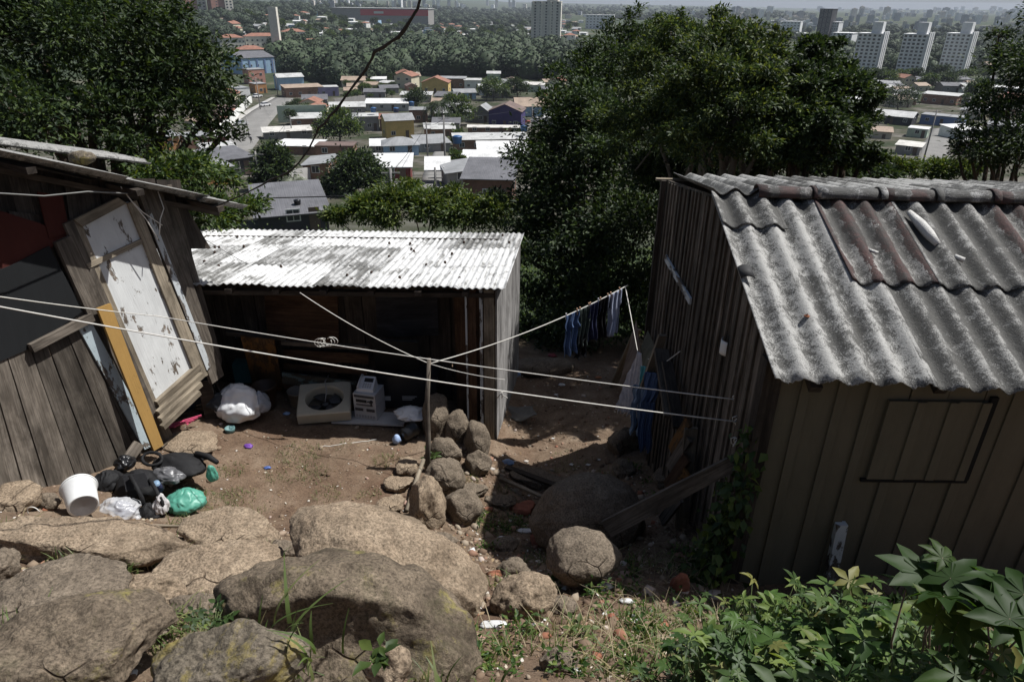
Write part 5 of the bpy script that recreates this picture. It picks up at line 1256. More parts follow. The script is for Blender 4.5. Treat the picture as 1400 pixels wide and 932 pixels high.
rock(288, 553, 70, 26, 'broad brown stone step beside the corner of the left shack', ROCKG, 60, 1.2, .6, cuts=9)
# fan unit (outdoor air-conditioner half) lying on its back
c = ground(440, 578)+Vector((0, .24, 0)); fu = empty('fan_unit', c, 'beige fan housing with a round opening, lying in the yard', 'fan housing')
M_ = Matrix.Rotation(R(10), 3, 'Z') @ Matrix.Rotation(R(14), 3, 'X'); W_, D_, Z0, Z1 = .60, .52, .10, .24
def TP(x, y, z): return c+M_@Vector((x, y, z))
m = MB(); n = 48; outer = []; 
def sqp(an, hx, hy):
    cx, sx = math.cos(an), math.sin(an); k = 1/max(abs(cx)/hx, abs(sx)/hy); x, y = cx*k, sx*k; return x, y
rings = [(lambda an: sqp(an, W_/2, D_/2), Z0), (lambda an: sqp(an, W_/2, D_/2), Z1-.012), (lambda an: sqp(an, W_/2-.012, D_/2-.012), Z1), (lambda an: (math.cos(an)*.222, math.sin(an)*.205), Z1), (lambda an: (math.cos(an)*.21, math.sin(an)*.195), Z1-.025), (lambda an: (math.cos(an)*.205, math.sin(an)*.19), Z0)]
vs = []; fs = []
for fn_, z in rings:
    for k in range(n): x, y = fn_(2*math.pi*(k+.5)/n); vs.append(TP(x, y, z))
for i in range(len(rings)-1):
    for k in range(n): fs.append([i*n+k, i*n+(k+1) % n, (i+1)*n+(k+1) % n, (i+1)*n+k])
m.add(vs, fs); m.build('housing', BEIGE, fu)
m = MB(); m.prism([TP(-W_/2+.02, -D_/2+.02, .0), TP(W_/2-.02, -D_/2+.02, 0), TP(W_/2-.02, D_/2-.02, 0), TP(-W_/2+.02, D_/2-.02, 0)], M_@Vector((0, 0, Z0-.005))); m.build('base_box', m_plain('dirty_brown_plastic', (.09, .075, .055), .7), fu)
for k in range(14): 
    pass
m = MB(); m.lathe(TP(0, 0, Z0-.0), [(0, .07), (.05, .07), (.06, 0)], 16, mat=M_); m.build('motor', KPLA, fu)
for k in range(4):
    an = k*math.pi/2+.5; mbl = MB(); P_ = [[TP((.05+.13*i/5)*math.cos(an+(j/4-.5)*.9), (.05+.13*i/5)*math.sin(an+(j/4-.5)*.9), Z0+.03+.03*(j/4)) for j in range(5)] for i in range(6)]
    mbl.grid(P_, None, thick=(0, 0, -.003)); mbl.build('fan_blade', m_plain('dark_grey_plastic', (.06, .06, .062), .5), fu)
MB().tube([TP(.0, .0, Z0+.07), TP(.02, .1, Z1), TP(.0, .24, Z1+.03), TP(.03, .4, Z1-.02)], .006, 5).build('cable', GPLA, fu)
# white board with stereo and phone
c = ground(500, 585)+Vector((.02, .17, .015)); MB().box(c, .84, .26, .02, -.05).build('floor_board', m_wood('white_laminate', (.2, .18, .16), (.3, .28, .25), peel=(.46, .45, .44), peel_amt=.95, isl=.1), None, 'flat white board on the ground under the stereo', 'board')
sc0 = ground(503, 580)+Vector((.0, .18, .04)); st = empty('stereo', sc0, 'small silver-grey stereo tower standing on the white board', 'stereo'); ya = -.22; M_ = Matrix.Rotation(ya, 3, 'Z')
def SP(x, y, z): return sc0+M_@Vector((x, y, z))
for k, (z0, z1) in enumerate(((0, .165), (.17, .33))):
    MB().box(SP(0, 0, z0), .27, .26, z1-z0, ya).build('cabinet', SILV, st)
fy = -.134
def fpanel(x0, x1, z0, z1, mat, name='panel', th=.006): 
    m = MB(); m.prism([SP(x0, fy, z0), SP(x1, fy, z0), SP(x1, fy, z1), SP(x0, fy, z1)], M_@Vector((0, -th, 0))); return m.build(name, mat, st)
fpanel(-.12, .12, .29, .315, m_plain('vent_dark', (.05, .05, .055), .5), 'display_strip'); fpanel(-.10, .03, .225, .26, m_plain('lcd', (.03, .035, .04), .25), 'display'); fpanel(-.10, .10, .185, .20, m_plain('tape_slot', (.09, .09, .095), .4), 'tape_slot')
fpanel(-.12, -.02, .11, .145, m_plain('deck_dark', (.06, .06, .065), .4), 'cassette_door'); fpanel(.02, .12, .11, .145, m_plain('deck_dark2', (.06, .06, .065), .4), 'cassette_door')
for k in range(7):
    x = -.105+k*.035; fpanel(x-.011, x+.011, .02+.0, .055, GPLA, 'speaker_slot', .004)
for (x, z, r_) in ((.085, .245, .022), (.085, .21, .010), (.05, .245, .009)):
    p = SP(x, fy, z); MB().lathe(p, [(r_, 0), (r_*.9, .016), (0, .016)], 14, mat=M_@Matrix.Rotation(R(90), 3, 'X')).build('knob', KPLA, st)
for k in range(5):
    x = -.1+k*.024; fpanel(x-.008, x+.008, .272, .282, m_plain('button_light', (.5, .5, .5), .4), 'button', .006)
ph0 = SP(-.005, -.0, .333); tele = empty('telephone', ph0, 'pale desk telephone with a dark display on top of the stereo', 'telephone')
m = MB(); q = [(-.11, -.09, 0), (.10, -.09, 0), (.10, .07, 0), (-.11, .07, 0)]; M2 = Matrix.Rotation(-.15, 3, 'Z')
def HP(x, y, z): return ph0+M2@Vector((x, y, z))
m.add([HP(-.11, -.09, 0), HP(.10, -.09, 0), HP(.10, .07, 0), HP(-.11, .07, 0), HP(-.10, -.085, .04), HP(.09, -.085, .04), HP(.085, .065, .13), HP(-.085, .065, .13)], [[3, 2, 1, 0], [4, 5, 6, 7], [0, 1, 5, 4], [1, 2, 6, 5], [2, 3, 7, 6], [3, 0, 4, 7]])
m.build('body', m_plain('pale_phone', (.55, .58, .62), .4, .5, .05), tele)
m = MB(); nn_ = (HP(.09, -.085, .04)-HP(-.1, -.085, .04)).cross(HP(-.085, .065, .13)-HP(-.1, -.085, .04)).normalized()
def HQ(u, v): return HP(-.1, -.085, .04).lerp(HP(.09, -.085, .04), u).lerp(HP(-.085, .065, .13).lerp(HP(.085, .065, .13), u), v)
m.prism([HQ(.3, .55), HQ(.9, .55), HQ(.9, .85), HQ(.3, .85)], nn_*.004); m.build('display', KPLA, tele)
for r_ in range(3):
    for k in range(4): MB().prism([HQ(.3+k*.15, .12+r_*.13), HQ(.4+k*.15, .12+r_*.13), HQ(.4+k*.15, .2+r_*.13), HQ(.3+k*.15, .2+r_*.13)], nn_*.004).build('key', GPLA, tele)
MB().tube([HQ(.08, .0)+nn_*.02, HQ(.08, .3)+nn_*.035, HQ(.08, .7)+nn_*.035, HQ(.08, 1)+nn_*.02], [.016, .011, .011, .016], 8).build('handset', SILV, tele)
# dark television / crate behind
c = ground(552, 578)+Vector((.0, .42, .0)); tv = empty('television', c, 'big dark television casing with two labels, right of the stereo', 'television')
m = MB(); m.prism([c+Vector(q) for q in ((-.36, -.08, .0), (.36, -.08, 0), (.36, .2, 0), (-.36, .2, 0))], (0, .0, .40)); m.build('body', m_plain('tv_black', (.016, .018, .022), .4, .5), tv)
m = MB(); m.prism([c+Vector(q) for q in ((-.38, -.10, .40), (.38, -.10, .40), (.38, .22, .40), (-.38, .22, .40))], (0, 0, .035)); m.build('rim', m_plain('tv_rim', (.02, .022, .028), .35, .5), tv)
def lab(x0, x1, z0, z1, mat, nm): MB().prism([c+Vector((x0, -.083, z0)), c+Vector((x1, -.083, z0)), c+Vector((x1, -.083, z1)), c+Vector((x0, -.083, z1))], (0, -.003, 0)).build(nm, mat, tv)
lab(-.30, -.20, .10, .16, m_plain('paper', (.5, .5, .48), .8), 'paper_label')
for k in range(3): lab(-.06, .12-.03*k, .155-k*.022, .163-k*.022, m_plain('print_white', (.5, .5, .5), .7), 'printed_line')
# plastic sheet, black pots
g = ground(565, 592)+Vector((0, .1, 0))
crumple(g+Vector((-.03, .02, .20)), (.36, .26, .13), 9, 'plastic_sheet', WBAG, 'crumpled white plastic sheet on top of the black pots', 'plastic sheet', amp=.3, sheet=.22)
for k, (px, py, lb, a) in enumerate(((560, 602, 'black plastic pot lying under the white plastic sheet', 60), (590, 590, 'black plastic pot behind the pole, mouth towards the stones', 20))):
    c = ground(px, py)+Vector((0, .05, .09)); M_ = Matrix.Rotation(R(a), 3, 'Z') @ Matrix.Rotation(R(98), 3, 'Y')
    MB().lathe(c, [(0, -.12), (.07, -.12), (.08, .04), (.092, .04), (.092, .07), (.078, .07), (.065, -.1), (0, -.1)], 22, mat=M_).build('plant_pot', KPLA, None, lb, 'pot')
crumple(ground(542, 607)+Vector((0, .02, .05)), (.10, .09, .13), 12, 'paper_cup', m_plain('blue_white', (.3, .4, .6), .5), 'crushed blue and white carton by the black pots', 'carton', 3)
# litter
LIT = {'purple': (.16, .06, .32), 'blue': (.07, .12, .34), 'white': (.55, .55, .54), 'red': (.25, .04, .05), 'pink': (.65, .12, .2), 'sky': (.22, .32, .50), 'orange': (.35, .14, .06)}
def litter(px, py, s, col, label, name='wrapper', cat='litter', seed=None, asp=(1, .7, .35)):
    g = ground(px, py); s = s*depth(g)/F
    crumple(g+Vector((0, 0, s*.16)), (s*asp[0], s*asp[1], s*asp[2]), seed or int(px), name, m_plain('litter_'+col, LIT[col], .5, .4, .15, 20), label, cat, 3, .35, sheet=.25)
litter(340, 611, 13, 'purple', 'crumpled purple wrapper in the yard')
litter(366, 640, 9, 'blue', 'tiny blue wrapper in the middle of the yard')
litter(448, 558, 12, 'sky', 'small pale blue scrap beside the fan housing')
litter(392, 566, 10, 'sky', 'pale scrap left of the fan housing')
litter(475, 567, 12, 'blue', 'blue crumpled scrap between fan housing and stereo')
litter(695, 634, 16, 'sky', 'crushed blue bottle on the shaded path', 'crushed_bottle', 'bottle', asp=(1, .7, .6))
litter(706, 513, 14, 'sky', 'blue and white jar beside the shed side wall', 'plastic_jar', 'jar', asp=(.7, .7, 1.1))
litter(672, 560, 11, 'pink', 'pink rag at the foot of the side wall', 'rag', 'rag')
litter(755, 487, 12, 'red', 'red cloth far down the path', 'rag', 'rag')
litter(818, 517, 9, 'orange', 'orange scrap under the laundry', 'wrapper')
litter(645, 757, 16, 'white', 'long crumpled white plastic in the rubble', asp=(.5, 1.2, .3))
litter(626, 752, 11, 'blue', 'blue plastic lid left of the crumpled white plastic', 'lid', 'cap')
litter(830, 708, 22, 'white', 'white plastic strip on the large domed boulder', asp=(1.2, .4, .2))
litter(718, 727, 18, 'white', 'torn white plastic strip left of the domes', asp=(1.2, .5, .2))
litter(690, 737, 18, 'white', 'thin white scrap in the rubble', asp=(1.2, .4, .2))
litter(676, 856, 28, 'white', 'heap of shredded dirty white plastic below the smooth tan boulder', asp=(1.3, .5, .2))
litter(787, 920, 18, 'white', 'crumpled clear plastic at the bottom edge', asp=(1, .7, .5))
litter(181, 925, 18, 'white', 'white plastic scrap beside the corner boulder', asp=(.6, 1, .3))
litter(857, 823, 18, 'white', 'small white scrap on the bank right of the pointed boulder', asp=(1, .5, .3))
litter(828, 805, 22, 'white', 'pale chunk of mortar right of the pointed boulder', 'mortar', 'mortar')
litter(768, 527, 9, 'white', 'tiny white scrap on the far path')
litter(18, 723, 16, 'white', 'pale scrap at the left edge of the rocks')
litter(252, 601, 10, 'white', 'white scrap on the stone step', asp=(1, 1, .6))
rr = np.random.RandomState(8)
for k in range(46):
    px, py = rr.uniform(640, 900), rr.uniform(540, 860)
    g = ground(px, py); s = rr.uniform(.012, .035); q = [g+Vector((s*math.cos(a), s*math.sin(a)*rr.uniform(.4, 1), .012)) for a in (0.3, 1.8, 3.3, 4.9)]
    MB().prism(q, (0, 0, .004)).build('paper_scrap', m_plain('scrap_white', (.55, .54, .52), .7), None, 'small pale scrap scattered over the path and the rubble', 'scrap', 'pale scraps on the path and rubble')
# rubber mat, pan, pink rack
m = MB(); g = ground(702, 566); P_ = [[g+Vector((-.22+.5*i/8+.03*math.sin(j), -.14+.3*j/8+.05*math.sin(i*.9), .03+.025*math.sin(i*1.1+j)+.02*(i == 8))) for j in range(9)] for i in range(9)]
m.grid(P_, None, thick=(0, 0, -.006)).build('mat', m_plain('grey_felt', (.12, .12, .115), .95), None, 'grey torn mat lying on the path beside the side wall', 'mat')
pn = ground(245, 572)+Vector((0, .1, .03)); pan = empty('frying_pan', pn, 'black round pan under the door step', 'pan')
MB().lathe(pn, [(0, 0), (.11, 0), (.14, .045), (.145, .05), (.135, .048), (.105, .01), (0, .01)], 28).build('bowl', KPLA, pan)
MB().bar(pn+Vector((.13, .05, .05)), pn+Vector((.30, .12, .07)), .03, .015, (0, 1, 0)).build('handle', KPLA, pan)
PINK = m_plain('pink_plastic', (.62, .10, .19), .45, .5, .08)
g = ground(245, 590)+Vector((-.03, 0, .05)); rk = empty('plastic_rack', g, 'broken pink plastic rack by the yellow board', 'rack')
for k in range(3): MB().bar(g+Vector((-.16+.03*k, -.06+.05*k, 0)), g+Vector((.16+.02*k, .10+.05*k, .03)), .018, .012, (0, 0, 1)).build('slat', PINK, rk)
for k in range(3): MB().bar(g+Vector((-.12+.11*k, -.06+.055*k, .008)), g+Vector((-.07+.11*k, .06+.055*k, .012)), .014, .01, (0, 0, 1)).build('cross_slat', PINK, rk)
# ------------------------------------------------------------------ white bucket and the bag heap by the left shack
c = ground(108, 706); d0 = depth(c); 
ax = Vector((-.58, .80, .12)).normalized()         # the bucket lies tilted: bottom towards the camera
bq = at(114, 692, d0-.04)-Vector((0, 0, .0)); M_ = ax.to_track_quat('Z', 'Y').to_matrix()
bk = empty('plastic_bucket', bq, 'white plastic bucket tipped over, its grey bottom showing', 'bucket')
MB().lathe(bq, [(0, .010), (.04, .010), (.044, .003), (.092, .003), (.104, 0), (.109, .006), (.121, .22), (.128, .22), (.128, .255), (.118, .255), (.105, .02), (0, .02)], 40, mat=M_).build('body', WPLA, bk)
MB().lathe(bq, [(0, .002), (.091, -.002)], 40, mat=M_).build('bottom', GPLA, bk)
m = MB(); m.tube([bq+M_@Vector((.132*math.cos(a), .132*math.sin(a), .235)) for a in [i*.17 for i in range(38)]], .005, 5); m.build('rim_ring', WPLA, bk)
MB().tube([at(46, 700, d0-.3)+Vector((math.cos(t)*.045, 0, math.sin(t)*.05)) for t in [i*.35 for i in range(11)]], .004, 5).build('wire_loop', ROPE, None, 'bent wire loop at the left of the white bucket', 'wire')
MB().prism([at(66, 655, 6.3), at(86, 664, 6.2), at(78, 688, 6.1), at(68, 676, 6.2)], (0, .01, 0)).build('plastic_sheet', WPLA, None, 'white plastic shard behind the white bucket', 'plastic piece')
crumple(ground(67, 695)+Vector((-.02, .02, .05)), (.2, .15, .16), 31, 'stone', ROCKG, 'mouldy wood lump left of the white bucket', 'wood lump', 4)
g = ground(190, 690); D = depth(g)
def heap(px, py, d, size, mat, name, label, cat, seed, amp=.25, sheet=.14, yaw=0, tilt=0, sub=5): return crumple(at(px, py, d), size, seed, name, mat, label, cat, sub, amp, sheet=sheet, yaw=yaw, tilt=tilt)
b1 = heap(190, 662, 6.1, (.42, .34, .30), KBAG, 'backpack', 'black backpack with mesh back, in the middle of the heap', 'backpack', 41, .12, .06)
m = MB(); 
for s in ((178, 650), (205, 655)): 
    p0 = at(s[0], s[1], 5.9); m = MB(); m.tube([p0, at(s[0]+8, s[1]+14, 5.82), at(s[0]+16, s[1]+30, 5.8), at(s[0]+20, s[1]+44, 5.85)], .018, 6); m.build('strap', KBAG, b1)
MB().prism([at(168, 650, 5.93), at(198, 646, 5.93), at(205, 664, 5.86), at(172, 672, 5.86)], (0, .012, .0)).build('mesh_panel', m_plain('mesh_fabric', (.022, .022, .024), .9, .2, .5, 60, .8, .004), b1)
heap(148, 660, 6.2, (.28, .26, .26), KBAG, 'cloth_bag', 'black cloth bag at the left end of the heap', 'bag', 42, .2, .12)
heap(170, 632, 6.35, (.18, .18, .16), KPLA, 'plastic_bag', 'small shiny black bag under the wooden stump', 'bag', 43)
b2 = heap(245, 635, 6.45, (.52, .34, .20), KBAG, 'backpack', 'flat black backpack furthest right in the heap', 'backpack', 44, .12, .06, yaw=-14)
m = MB(); m.tube([at(208+14*math.cos(t), 627+9*math.sin(t), 6.38-.05*math.sin(t)) for t in [i*.5 for i in range(14)]], .016, 6); m.build('handle', KBAG, b2)
MB().tube([at(268, 620, 6.5), at(285, 624, 6.45), at(297, 632, 6.4)], [.03, .03, .022], 7).build('strap', KBAG, b2)
heap(225, 650, 6.2, (.30, .2, .16), m_plain('grey_shiny_bag', (.10, .10, .105), .35, .5), 'plastic_bag', 'grey shiny bag between the two backpacks', 'bag', 45, .25, .2)
heap(252, 684, 6.05, (.33, .28, .22), GBAG, 'plastic_bag', 'full mint green plastic bag at the front of the heap', 'bag', 46, .18, .12)
heap(290, 648, 6.25, (.10, .08, .22), GBAG, 'plastic_bag', 'mint green bag corner sticking out beside the flat backpack', 'bag', 47, .2, .1)
heap(163, 698, 5.75, (.36, .26, .22), TBAG, 'clear_plastic_bag', 'clear plastic bag with dark contents right of the white bucket', 'bag', 48, .2, .2)
heap(163, 698, 5.78, (.26, .2, .15), NAVY, 'dark_clothing', 'dark cloth inside the clear plastic bag', 'cloth', 49)
heap(205, 700, 5.85, (.2, .2, .2), KBAG, 'cloth_bag', 'black strap bundle between the clear bag and the green bag', 'bag', 50, .25, .18)
heap(220, 690, 5.85, (.12, .14, .2), m_plain('white_print_cloth', (.5, .48, .48), .9, .2, .6, 30), 'cloth', 'white printed cloth left of the mint green bag', 'cloth', 51, .3, .2)
c = at(216, 665, 5.9); sb_ = empty('bottle', c, 'small dark bottle with a pale blue cap in the heap', 'bottle')
M_ = Matrix.Rotation(.3, 3, 'X'); MB().lathe(c, [(0, -.05), (.032, -.05), (.034, .02), (.03, .04)], 16, mat=M_).build('body', NAVY, sb_); MB().lathe(c, [(.031, .035), (.03, .055), (0, .056)], 16, mat=M_).build('cap', m_plain('pale_blue', (.2, .3, .42), .4), sb_)
MB().tube([at(163, 645, 6.45), at(190, 606, 6.6)], [.055, .055], 12).build('wooden_stump', WGREY, None, 'short round wooden post end above the heap of bags', 'post')
MB().tube([ground(205, 722)+Vector((0, 0, .03)), ground(250, 723)+Vector((0, 0, .03))], .012, 6).build('stick', WPALE, None, 'thin pale stick lying in front of the heap of bags', 'stick')
MB().bar(ground(208, 613+0)+Vector((.1, 0, .02)), ground(222, 600)+Vector((.1, 0, .02)), .02, .01, (1, 0, 0)).build('wood_chip', WPALE, None, 'small pale wood chip by the green bag', 'wood chip')
MB().tube(sagline(ground(438, 612)+Vector((0, 0, .012)), ground(515, 602)+Vector((0, 0, .012)), 0, 12, .006), .004, 5).build('cord', ROPE, None, 'pale string lying on the dirt in front of the stereo', 'rope')
# ------------------------------------------------------------------ the town below
def wallm(name, c, v=.25):
    c = tuple(min(.75, x*1.12) for x in c); return m_plain(name, c, .9, .15, v, .5, .2, .02)
WM = {k: wallm('wall_'+k, c) for k, c in dict(yellow=(.55, .40, .16), cream=(.55, .50, .38), white=(.68, .67, .64), lblue=(.32, .46, .60), purple=(.06, .05, .13), grey=(.24, .23, .22), lgrey=(.42, .41, .39), green=(.38, .45, .36), pink=(.48, .25, .20), lilac=(.28, .25, .38), orange=(.46, .24, .11), dred=(.14, .045, .04), blue=(.14, .20, .34), dark=(.05, .05, .055), beige=(.45, .40, .32)).items()}
def m_brick(name, c1, c2, mort):
    n = NT(name); v = n.coord('Object'); b = n.n('ShaderNodeTexBrick'); b.inputs['Scale'].default_value = 3.2
    mp = n.n('ShaderNodeMapping'); tc = n.n('ShaderNodeTexCoord'); mp.inputs['Rotation'].default_value = (R(90), 0, 0); n.l(tc.outputs['Object'], mp.inputs['Vector']); n.l(mp.outputs[0], b.inputs['Vector'])
    b.inputs['Color1'].default_value = c1+(1,); b.inputs['Color2'].default_value = c2+(1,); b.inputs['Mortar'].default_value = mort+(1,); b.inputs['Mortar Size'].default_value = .03
    f = n.noise(v, .8, 6, .7); col = n.mix(.7, b.outputs[0], n.ramp(f, [(.3, .55), (.7, 1.2)]), 'MULTIPLY')
    return n.bsdf(col, .95, .1)
WM['brick'] = m_brick('wall_brick', (.30, .15, .09), (.22, .10, .06), (.30, .26, .22)); WM['brick2'] = m_brick('wall_brick_dark', (.20, .09, .06), (.15, .07, .05), (.2, .17, .14))
def roofm(name, c, v=.35, tiles=False):
    n = NT(name); vv = n.coord('UV'); f = n.noise(vv, .35, 7, .7, .3); g = n.noise(n.coord('UV', (6, .5, 1)), 1.0, 5, .7)
    col = n.ramp(f, [(.3, dk(c, 1-v)), (.55, c), (.75, dk(c, 1+v*.5))]); col = n.mix(.55, col, n.ramp(g, [(.35, 1-v*.9), (.6, 1.1)]), 'MULTIPLY')
    w = n.n('ShaderNodeTexWave'); w.inputs['Scale'].default_value = 1.6 if not tiles else 1.0; n.l(vv, w.inputs['Vector']); w.inputs['Distortion'].default_value = .4
    col = n.mix(.35, col, n.ramp(w.outputs['Fac'], [(0, .62), (.6, 1.05)]), 'MULTIPLY')
    return n.bsdf(col, .75, .3)
RM = {k: roofm('roof_'+k, c) for k, c in dict(grey=(.27, .275, .28), dgrey=(.13, .13, .14), lgrey=(.46, .46, .45), white=(.64, .64, .63), tile=(.27, .13, .09), brown=(.16, .115, .10), otile=(.34, .26, .20), pale=(.56, .54, .50)).items()}
GLASS = m_plain('window_glass', (.03, .035, .045), .2, .6, .1); FRAME = m_plain('window_frame', (.6, .6, .58), .6)
DOORM = m_plain('door_paint', (.12, .09, .07), .7)
ASPH = m_plain('road_asphalt', (.20, .195, .185), .95, .15, .3, .25, .3, .02); CONC = m_plain('pavement_concrete', (.36, .35, .33), .95, .15, .3, .6)
foot = []; rects = [(255, 184, 345, 212), (300, 164, 370, 186), (330, 146, 388, 166), (362, 130, 410, 148), (572, 203, 624, 262), (1250, 176, 1300, 222), (716, 162, 762, 178)]
UNITW = {}
def unit_window(nm, w, h, mats=None):
    key = (nm, round(w, 2), round(h, 2))
    if key not in UNITW:
        m = MB(); m.prism([(-w/2, 0, 0), (w/2, 0, 0), (w/2, 0, h), (-w/2, 0, h)], (0, -.06, 0)); 
        m.prism([(-w/2+.1, -.06, .1), (-.04, -.06, .1), (-.04, -.06, h-.1), (-w/2+.1, -.06, h-.1)], (0, -.02, 0), mi=1); m.prism([(.04, -.06, .1), (w/2-.1, -.06, .1), (w/2-.1, -.06, h-.1), (.04, -.06, h-.1)], (0, -.02, 0), mi=1)
        o = m.build(nm, [FRAME, GLASS], origin=(0, 0, 0)); UNITW[key] = o.data; bpy.data.objects.remove(o)
    return UNITW[key]
def add_window(root, p, yaw, w, h, nm='window'):
    o = bpy.data.objects.new(nm, unit_window(nm, w, h)); COL.objects.link(o); o.parent = root; o.location = Vector(p)-wloc(root); o.rotation_euler = (0, 0, yaw); return o
def house(px0, px1, py, dp, h, roof='gable_x', rise=1.2, yaw=0, wall='white', rm='grey', label='', name='house', wins=None, door=True, ov=.35, base=None, width=None, group=None, floor=0.0, cat='house', chim=False, nowin=False, reg=True):
    """house whose front wall foot runs between two picture points; dp metres deep"""
    if base is None:
        c = ground((px0+px1)/2, py); w = (px1-px0)*depth(c)/F/max(.6, math.cos(R(yaw)))*math.cos(math.atan2(c.x, c.y)); dq = depth(c)
        rects.append((px0-2, py-(h+rise+dp*.22)*F/dq, px1+2, py)); yrel = yaw; yaw = yaw-math.degrees(math.atan2(c.x, c.y))
    else: c = base; w = width; yrel = 0
    c = Vector((c.x, c.y, c.z+floor)); M_ = Matrix.Rotation(R(yaw), 3, 'Z')
    def T(x, y, z): return c+M_@Vector((x, y, z))
    root = empty(name, c, label, cat, group)
    hw = w/2; m = MB(); zb = -1.2 if not floor else 0
    up = Vector((0, 0, 1))
    # walls as one closed shell
    if roof == 'gable_y': fr = [T(-hw, 0, zb), T(hw, 0, zb), T(hw, 0, h), T(0, 0, h+rise), T(-hw, 0, h)]; m.prism(fr, M_@Vector((0, dp, 0)))
    elif roof in ('gable_x', ): fr = [T(-hw, 0, zb), T(-hw, 0, h), T(-hw, dp/2, h+rise), T(-hw, dp, h), T(-hw, dp, zb)]; m.prism(fr, M_@Vector((w, 0, 0)))
    elif roof == 'mono': fr = [T(-hw, 0, zb), T(-hw, 0, h), T(-hw, dp, h+rise), T(-hw, dp, zb)]; m.prism(fr, M_@Vector((w, 0, 0)))
    elif roof == 'mono_x': fr = [T(-hw, 0, zb), T(hw, 0, zb), T(hw, 0, h+rise), T(-hw, 0, h)]; m.prism(fr, M_@Vector((0, dp, 0)))
    else: m.prism([T(-hw, 0, zb), T(hw, 0, zb), T(hw, dp, zb), T(-hw, dp, zb)], up*(h-zb))
    m.build('wall', WM[wall], root, origin=c)
    th = .10; m = MB()
    def slab_(pts):
        P_ = [T(*q) for q in pts]; n_ = (P_[1]-P_[0]).cross(P_[2]-P_[1]).normalized(); n_ = n_ if n_.z > 0 else -n_
        ax_ = P_[3]-P_[0]; m.prism([p+n_*.02 for p in P_], n_*th, ax_)
    if roof == 'gable_y':
        k = rise/hw*ov
        slab_([(0, -ov, h+rise), (0, dp+ov, h+rise), (-hw-ov, dp+ov, h-k), (-hw-ov, -ov, h-k)]); slab_([(0, -ov, h+rise), (0, dp+ov, h+rise), (hw+ov, dp+ov, h-k), (hw+ov, -ov, h-k)])
    elif roof == 'gable_x':
        k = rise/(dp/2)*ov
        slab_([(-hw-ov, dp/2, h+rise), (hw+ov, dp/2, h+rise), (hw+ov, -ov, h-k), (-hw-ov, -ov, h-k)]); slab_([(-hw-ov, dp/2, h+rise), (hw+ov, dp/2, h+rise), (hw+ov, dp+ov, h-k), (-hw-ov, dp+ov, h-k)])
    elif roof == 'mono': slab_([(-hw-ov, dp+ov, h+rise+.05), (hw+ov, dp+ov, h+rise+.05), (hw+ov, -ov, h-.05), (-hw-ov, -ov, h-.05)])
    elif roof == 'mono_x': slab_([(-hw-ov, -ov, h-.05), (-hw-ov, dp+ov, h-.05), (hw+ov, dp+ov, h+rise+.05), (hw+ov, -ov, h+rise+.05)])
    elif roof == 'hip':
        r_ = min(hw, dp/2)*.98; a = [(-hw-ov, -ov, h), (hw+ov, -ov, h), (hw+ov, dp+ov, h), (-hw-ov, dp+ov, h)]; b = [(-hw+r_, dp/2, h+rise), (hw-r_, dp/2, h+rise)]
        P_ = [T(*q) for q in a+b]; cc = T(0, dp/2, h)
        m.add(P_, [[0, 1, 5, 4], [1, 2, 5], [2, 3, 4, 5], [3, 0, 4], [3, 2, 1, 0]], [[((P_[i]-cc).x, (P_[i]-cc).y) for i in f] for f in ([0, 1, 5, 4], [1, 2, 5], [2, 3, 4, 5], [3, 0, 4], [3, 2, 1, 0])])
    else:
        m.prism([T(-hw-.1, -.1, h), T(hw+.1, -.1, h), T(hw+.1, dp+.1, h), T(-hw-.1, dp+.1, h)], up*.15)
    m.build('roof', RM[rm], root, origin=T(0, 0, h))
    if chim: MB().box(T(hw*.4, dp*.4, h+rise*.3), .7, .7, 1.6, R(yaw)).build('chimney', WM['brick'], root)
    if not nowin:
        if wins is None:
            nf = max(1, int(h/2.7)); wins = []
            for fl in range(nf):
                k = max(1, int(w/3.2))
                for j in range(k):
                    if fl == 0 and j == k//2 and door and k > 1: continue
                    wins.append((-hw+w*(j+.5)/k, fl*2.7+1.0, 1.2, 1.1))
        for (x, z, ww, hh) in wins: add_window(root, T(x, -.0, z), R(yaw), ww, hh)
        if door and w > 5:
            k = max(1, int(w/3.2)); x = -hw+w*(k//2+.5)/k if k > 1 else hw*.6
            q = MB(); q.prism([T(x-.45, 0, 0), T(x+.45, 0, 0), T(x+.45, 0, 2.1), T(x-.45, 0, 2.1)], M_@Vector((0, -.05, 0))); q.build('door', DOORM, root)
        if yrel > 0: add_window(root, T(-hw, dp*.5, 1.1), R(yaw-90), 1.1, 1.0)
        elif dp > 5: add_window(root, T(hw, dp*.5, 1.1), R(yaw+90), 1.1, 1.0)
    if reg:
        q = T(0, dp/2, 0); foot.append((q.x, q.y, math.hypot(hw, dp/2)*.85))
    return root, T
